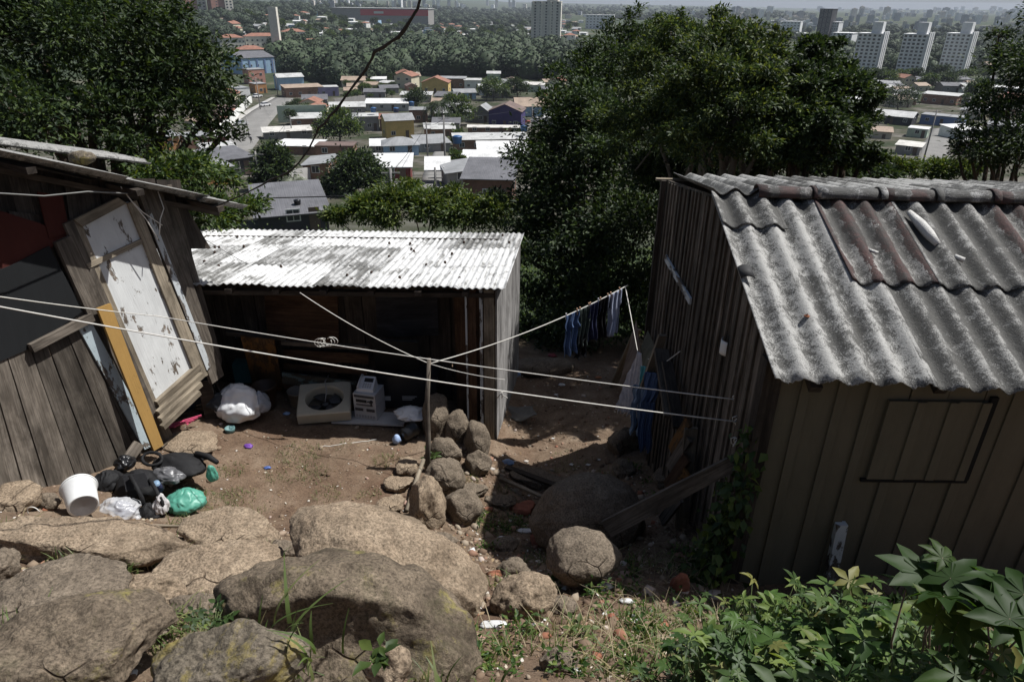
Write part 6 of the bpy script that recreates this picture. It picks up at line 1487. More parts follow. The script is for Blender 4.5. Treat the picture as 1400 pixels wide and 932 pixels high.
# --- hand-placed houses (front foot between two picture points)
HL = [
 (577, 613, 128, 12, 5.2, 'gable_y', 2.4, -8, 'yellow', 'tile', 'yellow gabled house with a red-brown roof, in front of the green wood'),
 (601, 636, 121, 9, 5.0, 'mono', .6, -6, 'brick', 'grey', 'raw brick two-storey box right behind the yellow gabled house'),
 (635, 658, 122, 8, 4.5, 'mono', .4, 0, 'white', 'lgrey', 'small white house right of the raw brick box'),
 (622, 651, 136, 10, 3.0, 'gable_x', 1.2, 10, 'lblue', 'grey', 'pale blue house with a low grey roof below the small white house'),
 (666, 684, 112, 8, 4.5, 'gable_x', 1.0, 0, 'green', 'lgrey', 'pale green house half hidden by two round trees'),
 (722, 744, 126, 8, 3.5, 'gable_x', 1.0, 0, 'green', 'pale', 'low pale green house at the edge of the wood, left of the tall clump'),
 (668, 712, 175, 11, 5.6, 'gable_y', 2.2, -10, 'purple', 'brown', 'dark purple house with a brown gable roof'),
 (646, 668, 168, 9, 4.0, 'gable_y', 2.0, -14, 'grey', 'grey', 'grey gabled house attached to the left of the purple one'),
 (705, 752, 160, 13, 4.0, 'gable_x', 2.4, 6, 'lblue', 'otile', 'wide pale blue house under a worn tan tiled roof'),
 (744, 778, 174, 9, 3.2, 'mono', .3, 0, 'lgrey', 'white', 'low pale grey box with a flat white roof next to the tall clump'),
 (640, 712, 184, 4, 2.2, 'mono', .2, 0, 'brick', 'pale', 'long low brick shed in front of the purple house'),
 (622, 722, 207, 9, 3.6, 'mono', .5, 6, 'brick', 'lgrey', 'long brick house with one window and a pale roof edge'),
 (655, 726, 224, 12, 2.8, 'mono', 1.0, 4, 'white', 'white', 'building with a big off-white roof left of the tall clump'),
 (632, 704, 234, 6, 2.8, 'mono', .9, -4, 'grey', 'white', 'grey-walled house with a bright white roof below the big off-white one'),
 (634, 700, 284, 11, 4.2, 'mono', .9, -5, 'brick2', 'dgrey', 'brick house with a large dark grey roof, nearest at the right'),
 (612, 650, 256, 9, 2.6, 'mono_x', .8, 8, 'grey', 'grey', 'low grey-roofed house left of the brick house with the large dark roof'),
 (529, 567, 190, 8, 5.6, 'gable_x', 1.4, 12, 'yellow', 'grey', 'two-storey yellow house standing behind the light blue bungalow'),
 (525, 573, 213, 8, 3.0, 'hip', 1.5, 6, 'lblue', 'grey', 'light blue bungalow with a hipped grey roof and a porch'),
 (508, 528, 213, 9, 2.8, 'mono', .4, 0, 'grey', 'white', 'narrow grey house with a white roof left of the light blue bungalow'),
 (574, 616, 208, 11, 2.6, 'mono', .9, 12, 'grey', 'grey', 'open-sided grey carport house right of the light blue bungalow'),
 (508, 562, 250, 9, 3.0, 'mono', .9, -4, 'dred', 'white', 'dark red house under a bright white roof'),
 (492, 519, 179, 9, 4.6, 'flat', 0, 0, 'grey', 'lgrey', 'grey flat-roofed house with one window, left of the red tile porch'),
 (520, 557, 179, 9, 4.0, 'mono', .8, 0, 'brick2', 'tile', 'house with a dark red porch roof and a blue water tank'),
 (560, 585, 168, 9, 4.4, 'flat', 0, 0, 'brick', 'grey', 'brick flat-roofed house just left of the palm'),
 (331, 378, 101, 26, 8.0, 'gable_x', 2.5, 24, 'lblue', 'dgrey', 'large pale blue warehouse with a grey roof at the top of the street'),
 (382, 417, 123, 10, 6.2, 'gable_x', 1.4, 14, 'lblue', 'lgrey', 'two-storey light blue house with white trim at the street end'),
 (392, 443, 133, 12, 4.4, 'mono', .8, 12, 'brick', 'otile', 'wide raw brick building right of the two-storey light blue house'),
 (436, 464, 132, 9, 4.2, 'flat', 0, 6, 'lilac', 'lgrey', 'lilac flat-roofed house with a white porch'),
 (342, 364, 115, 10, 7.5, 'flat', 0, 20, 'pink', 'grey', 'salmon pink three-storey house left of the street'),
 (350, 366, 128, 9, 4.5, 'flat', 0, 20, 'orange', 'grey', 'small orange shop below the salmon pink house'),
 (326, 344, 140, 10, 6.0, 'flat', 0, 22, 'white', 'grey', 'tall white house beside the upper street'),
 (362, 428, 190, 8, 2.2, 'mono', .6, 4, 'grey', 'pale', 'low shed with a long pale roof right of the street'),
 (375, 432, 212, 10, 2.6, 'mono_x', -.3, -20, 'brick', 'white', 'brick house with a bright white roof above the fan palm'),
 (432, 484, 216, 6, 3.2, 'flat', 0, -12, 'brick', 'brown', 'unfinished orange brick building with no roof sheets'),
 (416, 450, 246, 8, 2.8, 'mono_x', .8, -14, 'brick', 'grey', 'small brick house with a slanting grey roof right of the fan palm'),
 (282, 322, 252, 9, 3.2, 'mono_x', -.6, 16, 'orange', 'grey', 'small orange-walled house with a grey roof behind the left shrub'),
 (300, 350, 240, 10, 3.4, 'mono', .9, 20, 'dark', 'dgrey', 'dark timber house with a dark slanting roof left of the tall concrete pole'),
 (285, 328, 222, 9, 3.0, 'mono', .5, 10, 'grey', 'lgrey', 'pale grey-roofed house above the dark timber house'),
 (284, 316, 205, 5, 3.8, 'flat', 0, 0, 'dred', 'pale', 'small dark red box house among pale roofs at the foot of the street'),
 (222, 248, 206, 8, 4.2, 'mono', .5, 14, 'orange', 'grey', 'peach-coloured house seen through the left tree'),
 (256, 292, 206, 8, 4.2, 'flat', 0, 10, 'brick2', 'grey', 'red brick wall house seen through the left tree'),
 (356, 452, 318, 8, 1.6, 'mono', .8, 3, 'dark', 'dgrey', 'nearest house, with a large dark grey roof above the white roof'),
 (445, 490, 176, 10, 3.2, 'gable_x', 1.1, 4, 'lgrey', 'grey', 'grey-roofed house right of the green wall'),
 (452, 500, 158, 11, 3.2, 'gable_x', 1.2, 0, 'grey', 'lgrey', 'low house with a broken pale roof behind the grey flat-roofed house'),
 (500, 560, 152, 11, 3.0, 'mono', 1.2, -4, 'lgrey', 'white', 'long pale roof behind the grey flat-roofed house'),
 (548, 590, 140, 9, 3.2, 'mono', .9, -6, 'beige', 'lgrey', 'beige shed with a pale roof below the yellow gabled house'),
 (1257, 1306, 143, 11, 4.4, 'mono', .6, -12, 'brick', 'lgrey', 'brick house with a pale roof below the three white towers'),
 (1255, 1316, 172, 8, 3.4, 'flat', 0, -10, 'blue', 'grey', 'blue-walled house behind the steep street at right'),
 (1190, 1245, 170, 12, 3.0, 'gable_x', 1.4, -10, 'dark', 'lgrey', 'dark house with a light grey ridge roof right of the central clump'),
 (1238, 1266, 188, 7, 2.8, 'flat', 0, -6, 'green', 'white', 'pale green box house at the left side of the steep street'),
 (1222, 1256, 212, 7, 2.8, 'mono', .4, -6, 'grey', 'pale', 'grey house with a pale roof at the bottom left of the steep street'),
 (1302, 1342, 211, 9, 3.6, 'flat', 0, -14, 'brick2', 'pale', 'red brick house at the right side of the steep street'),
 (1346, 1398, 128, 10, 3.0, 'mono', .5, -10, 'white', 'white', 'house with a bright white roof near the right edge'),
 (1196, 1222, 140, 8, 3.4, 'mono', .5, -10, 'beige', 'white', 'beige house with a white roof under the leftmost white tower'),
 (1310, 1345, 163, 9, 3.2, 'gable_x', 1.2, -12, 'cream', 'grey', 'cream house with a grey roof right of the blue-walled house'),
 (1345, 1390, 185, 10, 3.2, 'gable_x', 1.2, -12, 'lgrey', 'grey', 'grey house behind the loose tree at the right edge'),
]
HR = []
for a in HL:
    a = list(a); big = a[10].startswith('large pale') or 'dark grey roof above' in a[10]
    k = .85 if a[2] < 205 else .74
    if not big: a[3] *= .78; a[4] *= k; a[6] *= (.45 if a[5].startswith('mono') else .9)
    HR.append(house(*a))
# pieces that single houses carry
def onhouse(i): return HR[i]
r_, T = HR[20]; m = MB(); P_ = [T(4.8, -2.5, 2.2), T(8.6, -2.5, 2.2), T(8.6, 3, 3.0), T(4.8, 3, 3.0)]; m.prism(P_, (0, 0, .1)); m.build('awning', RM['white'], r_)
r_, T = HR[24]
for k in range(5): x = -9+k*4.2; MB().prism([T(x, -.02, 0), T(x+.8, -.02, 0), T(x+.8, -.02, 7.6), T(x, -.02, 7.6)], (0, -.25, 0)).build('column', WM['blue'], r_)
TANK = m_plain('tank_blue', (.03, .10, .24), .5, .4)
for (i, x, y, z, lb) in ((22, 1, 4, 4.6, 'round blue water tank on the red porch roof house'), (21, 1.5, 3, 4.75, 'blue water tank on the grey flat-roofed house'), (23, -2, 4, 4.55, 'small blue water tank on the brick house left of the palm'), (11, 8, 3, 4.0, 'blue water tank at the right end of the long brick house'), (13, -6, 6, 3.5, 'pale water tank behind the bright white roof'), (41, .6, 2.0, 1.9, 'dark bucket-shaped water tank on the nearest dark roof')):
    r_, T = HR[i]; s = 1 if i != 41 else .35
    MB().lathe(T(x, y, z), [(0, 0), (.75*s, 0), (.9*s, 1.1*s), (.95*s, 1.15*s), (.5*s, 1.35*s), (0, 1.38*s)], 18).build('water_tank', TANK if i != 41 else KPLA, None, lb, 'water tank')
# streets
def strip(name, L_, R_, mat, lift=.12, n=26, skirt=.5):
    def path(pts):
        g = [ground(*p) for p in pts]; out = []
        for i in range(n+1):
            t = i/n*(len(g)-1); k = min(int(t), len(g)-2); out.append(g[k].lerp(g[k+1], t-k))
        return out
    a, b = path(L_), path(R_); P_ = []
    for p, q in zip(a, b):
        row = []
        for j in range(5): r = p.lerp(q, j/4); row.append(Vector((r.x, r.y, g1(r.x, r.y)+lift)))
        P_.append(row)
    return MB().grid(P_, lambda i, j: (j, i), thick=(0, 0, -skirt)).build(name, mat, kind='structure')
strip('road', [(270, 208), (318, 172), (345, 152), (376, 134)], [(342, 208), (366, 172), (384, 150), (404, 135)], ASPH, .15)
strip('pavement', [(252, 208), (306, 172), (337, 152), (371, 134)], [(270, 208), (318, 172), (345, 152), (376, 134)], CONC, .3)
strip('road', [(572, 262), (580, 236), (590, 215), (596, 204)], [(625, 262), (618, 236), (610, 215), (606, 204)], ASPH, .15)
strip('road', [(500, 262), (540, 262), (600, 258)], [(500, 250), (540, 250), (600, 244)], ASPH, .12)
strip('road', [(1250, 222), (1262, 196), (1276, 176)], [(1300, 222), (1298, 196), (1299, 176)], ASPH, .15)
strip('road', [(716, 178), (730, 172), (760, 172)], [(716, 170), (730, 164), (760, 163)], ASPH, .12)
for px, py in ((300, 190), (330, 165), (380, 140), (600, 230), (1275, 195), (735, 170), (590, 250), (520, 255), (350, 155), (310, 200), (320, 178)):
    g = ground(px, py); foot.append((g.x, g.y, 7))
def wall_line(pts, h, t, mat, label, cat='wall', name='garden_wall'):
    m = MB(); g = [ground(*p) for p in pts]
    for a, b in zip(g[:-1], g[1:]):
        d = (b-a); d.z = 0; d.normalize(); nrm = Vector((-d.y, d.x, 0))*t; m.prism([a-Vector((0, 0, 1)), b-Vector((0, 0, 1)), b+Vector((0, 0, h)), a+Vector((0, 0, h))], nrm)
    return m.build(name, mat, None, label, cat)
wall_line([(381, 168), (448, 166)], 5.0, .25, WM['green'], 'long mossy pale green wall along the right of the street')
wall_line([(288, 200), (326, 160), (345, 140)], 2.6, .2, WM['white'], 'white street wall climbing along the left side')
wall_line([(458, 146), (500, 140)], 2.6, .2, WM['grey'], 'grey garden wall below the wood')
wall_line([(395, 250), (470, 240)], 1.8, .2, WM['lgrey'], 'pale yard wall behind the fan palm')
# power poles
POLE = m_plain('concrete_pole', (.26, .25, .24), .9, .1, .2)
def ppole(px, yt, yb, label, lean=0, arm=True):
    g = ground(px, yb); d = depth(g); t = ony(px+lean, yt, g.y); h = t.z-g.z; root = empty('utility_pole', g, label, 'utility pole')
    MB().tube([g-Vector((0, 0, .5)), Vector((g.x+(t.x-g.x)*.0, g.y, t.z))], [.19, .12], 8).build('pole', POLE, root)
    if arm:
        for k, z in enumerate((.4, 1.3)): MB().bar(Vector((g.x-.9, g.y-.1, t.z-z)), Vector((g.x+.9, g.y+.1, t.z-z)), .12, .12, (0, 0, 1)).build('cross_arm', POLE, root)
    return Vector((g.x, g.y, t.z-.4))
PT = [ppole(357, 207, 262, 'tall concrete pole right of the dark timber house'), ppole(400, 158, 188, 'dark pole in front of the mossy green wall'), ppole(538, 231, 296, 'dark pole rising out of the bright green bushes'), ppole(585, 167, 222, 'light pole right of the light blue bungalow'), ppole(609, 158, 240, 'tall pole at the lower street corner'), ppole(596, 229, 265, 'short dark pole beside the lower street'),
      ppole(727, 144, 180, 'pole beside the parked white cars'), ppole(380, 82, 132, 'tall pole at the top end of the street'), ppole(356, 106, 150, 'pole left of the upper street'), ppole(1262, 150, 221, 'leaning-looking pole at the left of the steep street'), ppole(1303, 132, 215, 'pole at the right of the steep street'), ppole(341, 160, 190, 'thin pole beside the street wall', arm=False)]
for a, b, l in ((0, 1, 'wires from the tall concrete pole to the pole at the green wall'), (2, 3, 'wires from the bush pole to the light pole'), (3, 4, 'wires between light pole and corner pole'), (4, 6, 'wires from the corner pole to the pole by the cars'), (9, 10, 'wires across the steep street'), (1, 7, 'wires up to the top end of the street')):
    m = MB(); m.tube(sagline(PT[a], PT[b], .5, 14), .03, 4); m.build('power_cable', WIRE, None, l, 'cable')
# trees of the town
def ttree(px, py, d, blobs, n, L, mat, seed, label, tr=.25, cat='tree', name='tree'):
    g = ground(px, py); dd = depth(g) if d is None else d
    B_ = [blob(x, y, dd, r) for x, y, r in blobs]
    foot.append((g.x, g.y, 4))
    return tree(name, g, B_, n, L, L*.5, mat, seed, label, cat, trunk_r=tr, subs=26, subr=.26, shell=.6)
ttree(465, 196, None, [(465, 172, 24), (450, 178, 16), (480, 178, 15), (462, 160, 14)], 5200, .7, LEAF_M, 51, 'round bushy green tree in the middle of the left town')
ttree(370, 262, None, [(370, 215, 19), (372, 236, 22), (362, 252, 17), (384, 222, 14)], 5200, .55, LEAF_D, 52, 'dark upright tree right of the tall concrete pole')
ttree(486, 268, None, [(485, 232, 28), (465, 248, 22), (508, 244, 22), (488, 252, 28), (450, 258, 13)], 8000, .5, LEAF_D, 53, 'large dark round tree behind the white roof')
ttree(571, 150, None, [(571, 134, 13), (565, 140, 10)], 2200, .8, LEAF_D, 54, 'dark round tree left of the palm')
ttree(628, 172, None, [(628, 142, 13), (634, 155, 13), (622, 156, 12), (616, 136, 8)], 3200, .7, LEAF_M, 55, 'full green tree right of the palm')
ttree(675, 138, None, [(675, 121, 15), (664, 124, 10), (686, 125, 10)], 2600, .8, LEAF_M, 56, 'pale round tree in front of the pale green house')
ttree(708, 134, None, [(706, 118, 12), (697, 122, 8), (716, 122, 9)], 2400, .8, LEAF_D, 57, 'dark green round tree right of the pale round tree')
ttree(762, 165, None, [(760, 148, 13), (772, 140, 16)], 2400, .7, LEAF_D, 58, 'dark tree at the edge of the tall clump')
ttree(628, 200, None, [(628, 184, 7), (624, 192, 7)], 1200, .6, LEAF_M, 59, 'small tree beside the corner pole')
ttree(655, 236, None, [(625, 222, 10), (622, 212, 7)], 1500, .45, LEAF_M, 60, 'narrow shrub behind the corner pole')
ttree(1228, 152, None, [(1225, 133, 18), (1243, 136, 14), (1210, 138, 12)], 3200, .7, LEAF_D, 61, 'dark round tree below the middle white tower')
ttree(1280, 122, None, [(1285, 112, 14), (1300, 108, 12), (1268, 112, 10)], 2400, .9, LEAF_D, 62, 'flat dark trees under the right white tower')
ttree(1185, 118, None, [(1185, 108, 12), (1198, 108, 10), (1215, 106, 10)], 2400, .9, LEAF_M, 63, 'row of trees at the foot of the left white tower')
ttree(1335, 142, None, [(1335, 125, 16), (1350, 132, 12)], 2400, .8, LEAF_D, 64, 'dark tree left of the bright white roof at right')
ttree(415, 152, None, [(408, 144, 9), (425, 144, 8), (440, 146, 7), (396, 147, 7)], 2200, .6, LEAF_D, 65, 'hedge growing over the mossy green wall', .1, 'hedge', 'hedge')
ttree(330, 150, None, [(322, 150, 10), (330, 142, 8)], 1500, .6, LEAF_D, 66, 'street tree at the left of the upper street')
# palms
def palm(px, py, pyt, rpx, nf, mat, label, seed, drop=1.0, wl=.05):
    g = ground(px, py); d = depth(g); top = ony(px, pyt, g.y); rr = random.Random(seed); Rr = rpx*d/F; root = empty('palm_tree', g, label, 'palm')
    MB().tube([g-Vector((0, 0, .4)), g.lerp(top, .5)+Vector((.15, 0, 0)), top], [.3, .22, .2], 8).build('trunk', BARKL, root)
    V = []; Fc = []
    for k in range(nf):
        a = rr.uniform(0, 6.28); el = rr.uniform(-.3, 1.2); L = Rr*rr.uniform(.8, 1.2); dv = Vector((math.cos(a), math.sin(a), 0)); sd_ = Vector((-dv.y, dv.x, 0)); pts = []
        for i in range(9):
            t = i/8; pts.append(top+dv*L*(t*math.cos(el*.6))+Vector((0, 0, L*(math.sin(el)*t-drop*t*t*.9))))
        for i in range(1, 9):
            for s in (-1, 1):
                for q in (0, .5):
                    p = pts[i-1].lerp(pts[i], q); tip = p+sd_*s*L*.24*(1-.5*i/9)+(pts[i]-pts[i-1])*.7-Vector((0, 0, L*.13)); b = len(V)
                    w = (pts[i]-pts[i-1])*wl*5; V += [p, p+w, tip]; Fc.append((b, b+1, b+2))
    npmesh('crown', np.array([v[:] for v in V]), np.array(Fc), mat, g, parent=root)
    foot.append((g.x, g.y, 4))
palm(604, 172, 142, 22, 46, LEAF_D, 'tall palm with drooping dark fronds beside the full green tree', 3)
palm(590, 172, 146, 16, 30, LEAF_D, 'shorter palm touching the tall palm', 4)
palm(403, 268, 248, 24, 60, m_leaf('leaf_fan_palm', (.10, .12, .08), (.20, .22, .15), None, .2), 'pale fan palm beside the small brick house', 5, 1.0)
# cars and a walker
def car(px, py, yaw, mat, label):
    g = ground(px, py); g.z += .17; root = empty('parked_car', g, label, 'car'); M_ = Matrix.Rotation(R(yaw), 3, 'Z')
    def T(x, y, z): return g+M_@Vector((x, y, z))
    pr = [(-2.1, .35), (-2.15, .75), (-1.9, .95), (-.9, 1.0), (-.9, .98), (1.15, .98), (1.9, .85), (2.1, .7), (2.1, .35)]
    MB().prism([T(x, -.82, z) for x, z in pr], M_@Vector((0, 1.64, 0))).build('body', mat, root)
    m = MB(); b = [(-1.7, .96), (-1.2, 1.42), (.35, 1.45), (1.1, .97)]; v = [T(x, -.76+(.12 if z > 1.2 else 0), z) for x, z in b]+[T(x, .76-(.12 if z > 1.2 else 0), z) for x, z in b]
    m.add(v, [[0, 3, 2, 1], [4, 5, 6, 7], [0, 1, 5, 4], [1, 2, 6, 5], [2, 3, 7, 6]]); m.build('cabin', GLASS, root)
    MB().prism([T(-1.2, -.62, 1.43), T(.35, -.62, 1.46), T(.35, .62, 1.46), T(-1.2, .62, 1.43)], (0, 0, .04)).build('car_roof', mat, root)
    for x in (-1.3, 1.3):
        for y in (-.8, .8):
            MB().tube([T(x, y-.1, .32), T(x, y+.1, .32)], .32, 14).build('wheel', KPLA, root)
CW = m_plain('car_white', (.7, .7, .7), .3, .6, .05); CG = m_plain('car_silver', (.4, .41, .42), .3, .6, .05); CR = m_plain('car_red', (.3, .05, .04), .35, .6, .05)
car(363, 146, 62, CW, 'white car parked on the upper street'); car(330, 172, 62, CG, 'silver car parked at the foot of the white street wall'); car(735, 168, 10, CW, 'white car left of two beside the pole'); car(747, 168, 8, CW, 'white car right of two beside the pole'); car(716, 170, 5, CR, 'dark red car beside the pale blue house'); car(1197, 218, 12, CW, 'pale car below the dark house at right')
car(352, 134, 62, CW, 'small white car at the top of the street')
def person(px, py, label, c1):
    g = ground(px, py); g.z += .15; me = bpy.data.meshes.new('person'); J = [(0, 0, .95), (0, 0, 1.2), (0, 0, 1.42), (0, 0, 1.52), (0, 0, 1.66), (.1, 0, .88), (.13, .12, .48), (.13, .02, .06), (-.1, 0, .88), (-.13, -.14, .48), (-.13, -.28, .08), (.2, 0, 1.4), (.28, -.05, 1.12), (.27, -.18, .9), (-.2, 0, 1.4), (-.28, .05, 1.12), (-.27, .0, .88)]
    E = [(0, 1), (1, 2), (2, 3), (3, 4), (0, 5), (5, 6), (6, 7), (0, 8), (8, 9), (9, 10), (2, 11), (11, 12), (12, 13), (2, 14), (14, 15), (15, 16)]
    rad = [.15, .14, .15, .06, .11, .1, .07, .05, .1, .07, .05, .07, .05, .04, .07, .05, .04]
    me.from_pydata(J, E, []); o = bpy.data.objects.new('person', me); COL.objects.link(o); o.location = g
    md = o.modifiers.new('skin', 'SKIN'); me.skin_vertices[0].data[0].use_root = True
    for i, r in enumerate(rad): me.skin_vertices[0].data[i].radius = (r, r)
    o.modifiers.new('sub', 'SUBSURF').levels = 1; me.materials.append(c1); tag(o, label, 'person')
person(344, 197, 'person in dark clothes walking up the street', m_plain('dark_clothes', (.05, .05, .07), .9))

# ------------------------------------------------------------------ towers and large blocks
def tower(px0, px1, py, pyt, dp, yaw, wall, cols, rows, label, name='apartment_tower', side=0, cat='apartment block', dd=None, box=True, win=(1.2, 1.1), group=None, hmin=None):
    g = ground((px0+px1)/2, py) if dd is None else at((px0+px1)/2, py, dd)
    d = depth(g); w = (px1-px0)*d/F/max(.5, math.cos(R(yaw)))*math.cos(math.atan2(g.x, g.y))**2; yrel = yaw; yaw = yaw-math.degrees(math.atan2(g.x, g.y)); t = ony((px0+px1)/2, pyt, g.y); h = t.z-g.z; M_ = Matrix.Rotation(R(yaw), 3, 'Z')
    if hmin: h = max(h, hmin)
    def T(x, y, z): return g+M_@Vector((x, y, z))
    root = empty(name, g, label, cat, group)
    MB().prism([T(-w/2, 0, -12), T(w/2, 0, -12), T(w/2, dp, -12), T(-w/2, dp, -12)], (0, 0, h+12)).build('wall', WM[wall], root, origin=g)
    MB().prism([T(-w/2-.3, -.3, h), T(w/2+.3, -.3, h), T(w/2+.3, dp+.3, h), T(-w/2-.3, dp+.3, h)], (0, 0, .6)).build('parapet', WM[wall], root)
    if box: MB().prism([T(.0, dp*.1, h+.6), T(w*.42, dp*.1, h+.6), T(w*.42, dp*.6, h+.6), T(.0, dp*.6, h+.6)], (0, 0, 6)).build('rooftop_room', WM[wall], root)
    n = 0; rh = h/rows if rows else 0
    tot = rows*cols+rows*side
    for i in range(rows):
        for j in range(cols):
            if n < 98: add_window(root, T(-w/2+w*(j+.5)/cols, 0, rh*(rows-1-i)+rh*.35), R(yaw), *win); n += 1
        for j in range(side):
            if n < 98:
                sx = w/2 if yrel < 0 else -w/2
                a = 90 if sx > 0 else -90
                add_window(root, T(sx, dp*(j+.5)/side, rh*(rows-1-i)+rh*.35), R(yaw+a), *win); n += 1
    foot.append((g.x, g.y, w*.8))
    return root, T, w, h
WM['tower'] = wallm('wall_tower', (.74, .73, .71)); WM['towerb'] = wallm('wall_tower_tan', (.60, .57, .52)); WM['salmon'] = wallm('wall_salmon', (.38, .21, .17)); WM['ivory'] = wallm('wall_ivory', (.62, .59, .52))
for (a, b, c, t, lb) in ((1160, 1196, 101, 47, 'leftmost of the three white apartment towers at right'), (1220, 1256, 104, 48, 'middle one of the three white apartment towers at right'), (1278, 1316, 100, 47, 'rightmost of the three white apartment towers at right')):
    r_, T, w, h = tower(a, b, c, t, 13, -13, 'tower', 5, 11, lb, side=4, win=(1.5, 1.2))
    for k in range(3): MB().prism([T(w/2, 1+k*4.5, 0), T(w/2+1.0, 1+k*4.5, 0), T(w/2+1.0, 3+k*4.5, 0), T(w/2, 3+k*4.5, 0)], (0, 0, h+1.5)).build('bay', WM['tower'], r_)
r_, T, w, h = tower(727, 764, 62, 3, 20, -6, 'towerb', 5, 15, 'tall beige apartment tower above the green wood', side=1, win=(1.7, 1.6))
for k in (0, 1, 2, 3): x = -w/2+w*(k)/3; MB().prism([T(x-.9, -1.2, 0), T(x+.9, -1.2, 0), T(x+.9, 0, 0), T(x-.9, 0, 0)], (0, 0, h)).build('bay', WM['ivory'], r_)
tower(1112, 1130, 60, 13, 22, -14, 'dark', 3, 14, 'dark glass office tower behind the central clump', 'office_tower', side=0, cat='office tower', box=False, win=(2.4, 1.5))
tower(1133, 1162, 68, 46, 20, -14, 'tower', 5, 6, 'low white apartment block between the dark tower and the white towers', cat='apartment block', win=(1.8, 1.5), box=False)
tower(1132, 1142, 60, 31, 18, -14, 'tower', 3, 8, 'narrow white block right of the dark office tower', box=False)
tower(1068, 1093, 45, 30, 20, -10, 'tower', 5, 4, 'pale block just above the central clump', box=False, win=(2.2, 1.6))
tower(800, 838, 40, 21, 16, -6, 'tower', 8, 5, 'long pale block of flats right of the tall beige tower', cat='apartment block', box=False, win=(2.4, 1.6))
for (a, b, c, lb) in ((176, 218, 26, 'first salmon and ivory tower from the left'), (219, 251, 24, 'second salmon and ivory tower from the left'), (252, 285, 21, 'third salmon and ivory tower from the left'), (289, 320, 13, 'salmon and ivory tower furthest right')):
    r_, T, w, h = tower(a, b, c, -36, 16, 16, 'salmon', 2, 12, lb, dd=760, box=False, win=(1.6, 1.3))
    MB().prism([T(w*.12, -2.2, -3), T(w*.5, -2.2, -3), T(w*.5, 0, -3), T(w*.12, 0, -3)], (0, 0, h+3)).build('balcony_bay', WM['ivory'], r_)
    for i in range(12):
        for j in range(2): add_window(r_, T(w*(.21+.18*j), -2.2, h/12*(11-i)+1), R(16)-math.atan2(r_.location.x, r_.location.y), 2.2, 1.8, 'balcony_opening')
g = at(376, 50, 480); t = ony(374, 10, g.y)
MB().prism([g+Vector(q) for q in ((-2.9, 0, -6), (2.9, 0, -6), (2.9, 4, -6), (-2.9, 4, -6))], (0, 0, t.z-g.z+6)).build('water_tower', WM['ivory'], None, 'tall plain white slab tower above the red-roofed flats', 'tower')
# white flats with red roofs
for (a, b, c, lb) in ((302, 336, 66, 'white flats with a red roof, upper row left'), (337, 383, 64, 'white flats with a red roof, upper row right'), (326, 366, 82, 'white flats with a red roof, lower row left'), (374, 412, 76, 'white flats with a red roof, lower row middle'), (412, 443, 72, 'white flats with a red roof, lower row right'), (388, 420, 58, 'white flats with a red roof, small upper block at right')):
    g = ground((a+b)/2, c); w = (b-a)*depth(g)/F; h = 13*depth(g)/F
    house(a, b, c, 12, h, 'hip', 2.2, 8, 'ivory', 'tile', lb, name='apartment_building', wins=[(-w/2+w*(j+.5)/7, f_*2.9+1, 1.4, 1.3) for j in range(7) for f_ in range(3) if f_*2.9+2.5 < h], door=False, cat='flats')
# red and grey warehouse
g = ground(520, 31); d = depth(g); w = 132*d/F; h = 17*d/F; M_ = Matrix.Rotation(R(-2), 3, 'Z'); wr = empty('warehouse', g, 'long grey warehouse with a red band along its top', 'warehouse')
def T(x, y, z): return g+M_@Vector((x, y, z))
MB().prism([T(-w/2, 0, -3), T(w/2, 0, -3), T(w/2, 60, -3), T(-w/2, 60, -3)], (0, 0, h+3)).build('wall', WM['grey'], wr)
MB().prism([T(-w*.2, -.5, h*.5), T(w/2+.3, -.5, h*.5), T(w/2+.3, -.5, h*.95), T(-w*.2, -.5, h*.95)], (0, .45, 0)).build('red_band', m_plain('red_paint', (.50, .03, .04), .6), wr)
MB().prism([T(-w/2-1, -1, h), T(w/2+1, -1, h), T(w/2+1, 61, h), T(-w/2-1, 61, h)], (0, 0, .8)).build('roof', RM['lgrey'], wr)
MB().prism([T(-w*.06, -.7, h*.64), T(w*.04, -.7, h*.64), T(w*.04, -.7, h*.8), T(-w*.06, -.7, h*.8)], (0, .1, 0)).build('sign', FRAME, wr)
foot.append((g.x, g.y+20, w*.55))
# terrace roofs along the wood
for k in range(15):
    px = 582+k*9.2+rnd.uniform(-1, 1); house(px, px+8.5, 59-abs(k-7)*.3+rnd.uniform(-2, 1), 16, 4, 'gable_y', 2.4, rnd.uniform(-14, 4), 'beige', ('otile', 'pale')[k % 2], 'small tan-roofed terrace house in the row above the wood', nowin=True, door=False, group='terrace houses above the wood', reg=False)
# filler houses and trees in the near town: copies of a few prototypes
def inpoly(x, y, P_):
    c = False; n = len(P_)
    for i in range(n):
        x1, y1 = P_[i]; x2, y2 = P_[i-1]
        if (y1 > y) != (y2 > y) and x < (x2-x1)*(y-y1)/(y2-y1)+x1: c = not c
    return c
protos = []
for k, (w, dp, h, ro, ri, wa, rm) in enumerate(((8, 9, 3.2, 'gable_x', 1.3, 'lgrey', 'grey'), (9, 8, 3.0, 'mono', .8, 'brick', 'lgrey'), (7, 9, 5.6, 'gable_y', 1.6, 'cream', 'tile'), (10, 8, 3.0, 'mono', .6, 'white', 'white'), (8, 8, 3.2, 'gable_x', 1.4, 'beige', 'otile'), (8, 10, 5.8, 'flat', 0, 'lblue', 'grey'), (9, 9, 3.2, 'gable_x', 1.4, 'grey', 'dgrey'), (9, 9, 5.6, 'hip', 1.8, 'white', 'tile'), (7, 8, 3.0, 'gable_y', 1.3, 'pink', 'brown'))):
    protos.append(house(0, 0, 0, dp, h, ro, ri, 0, wa, rm, 'x', base=Vector((0, 300+k*20, -31)), width=w, reg=False)[0])
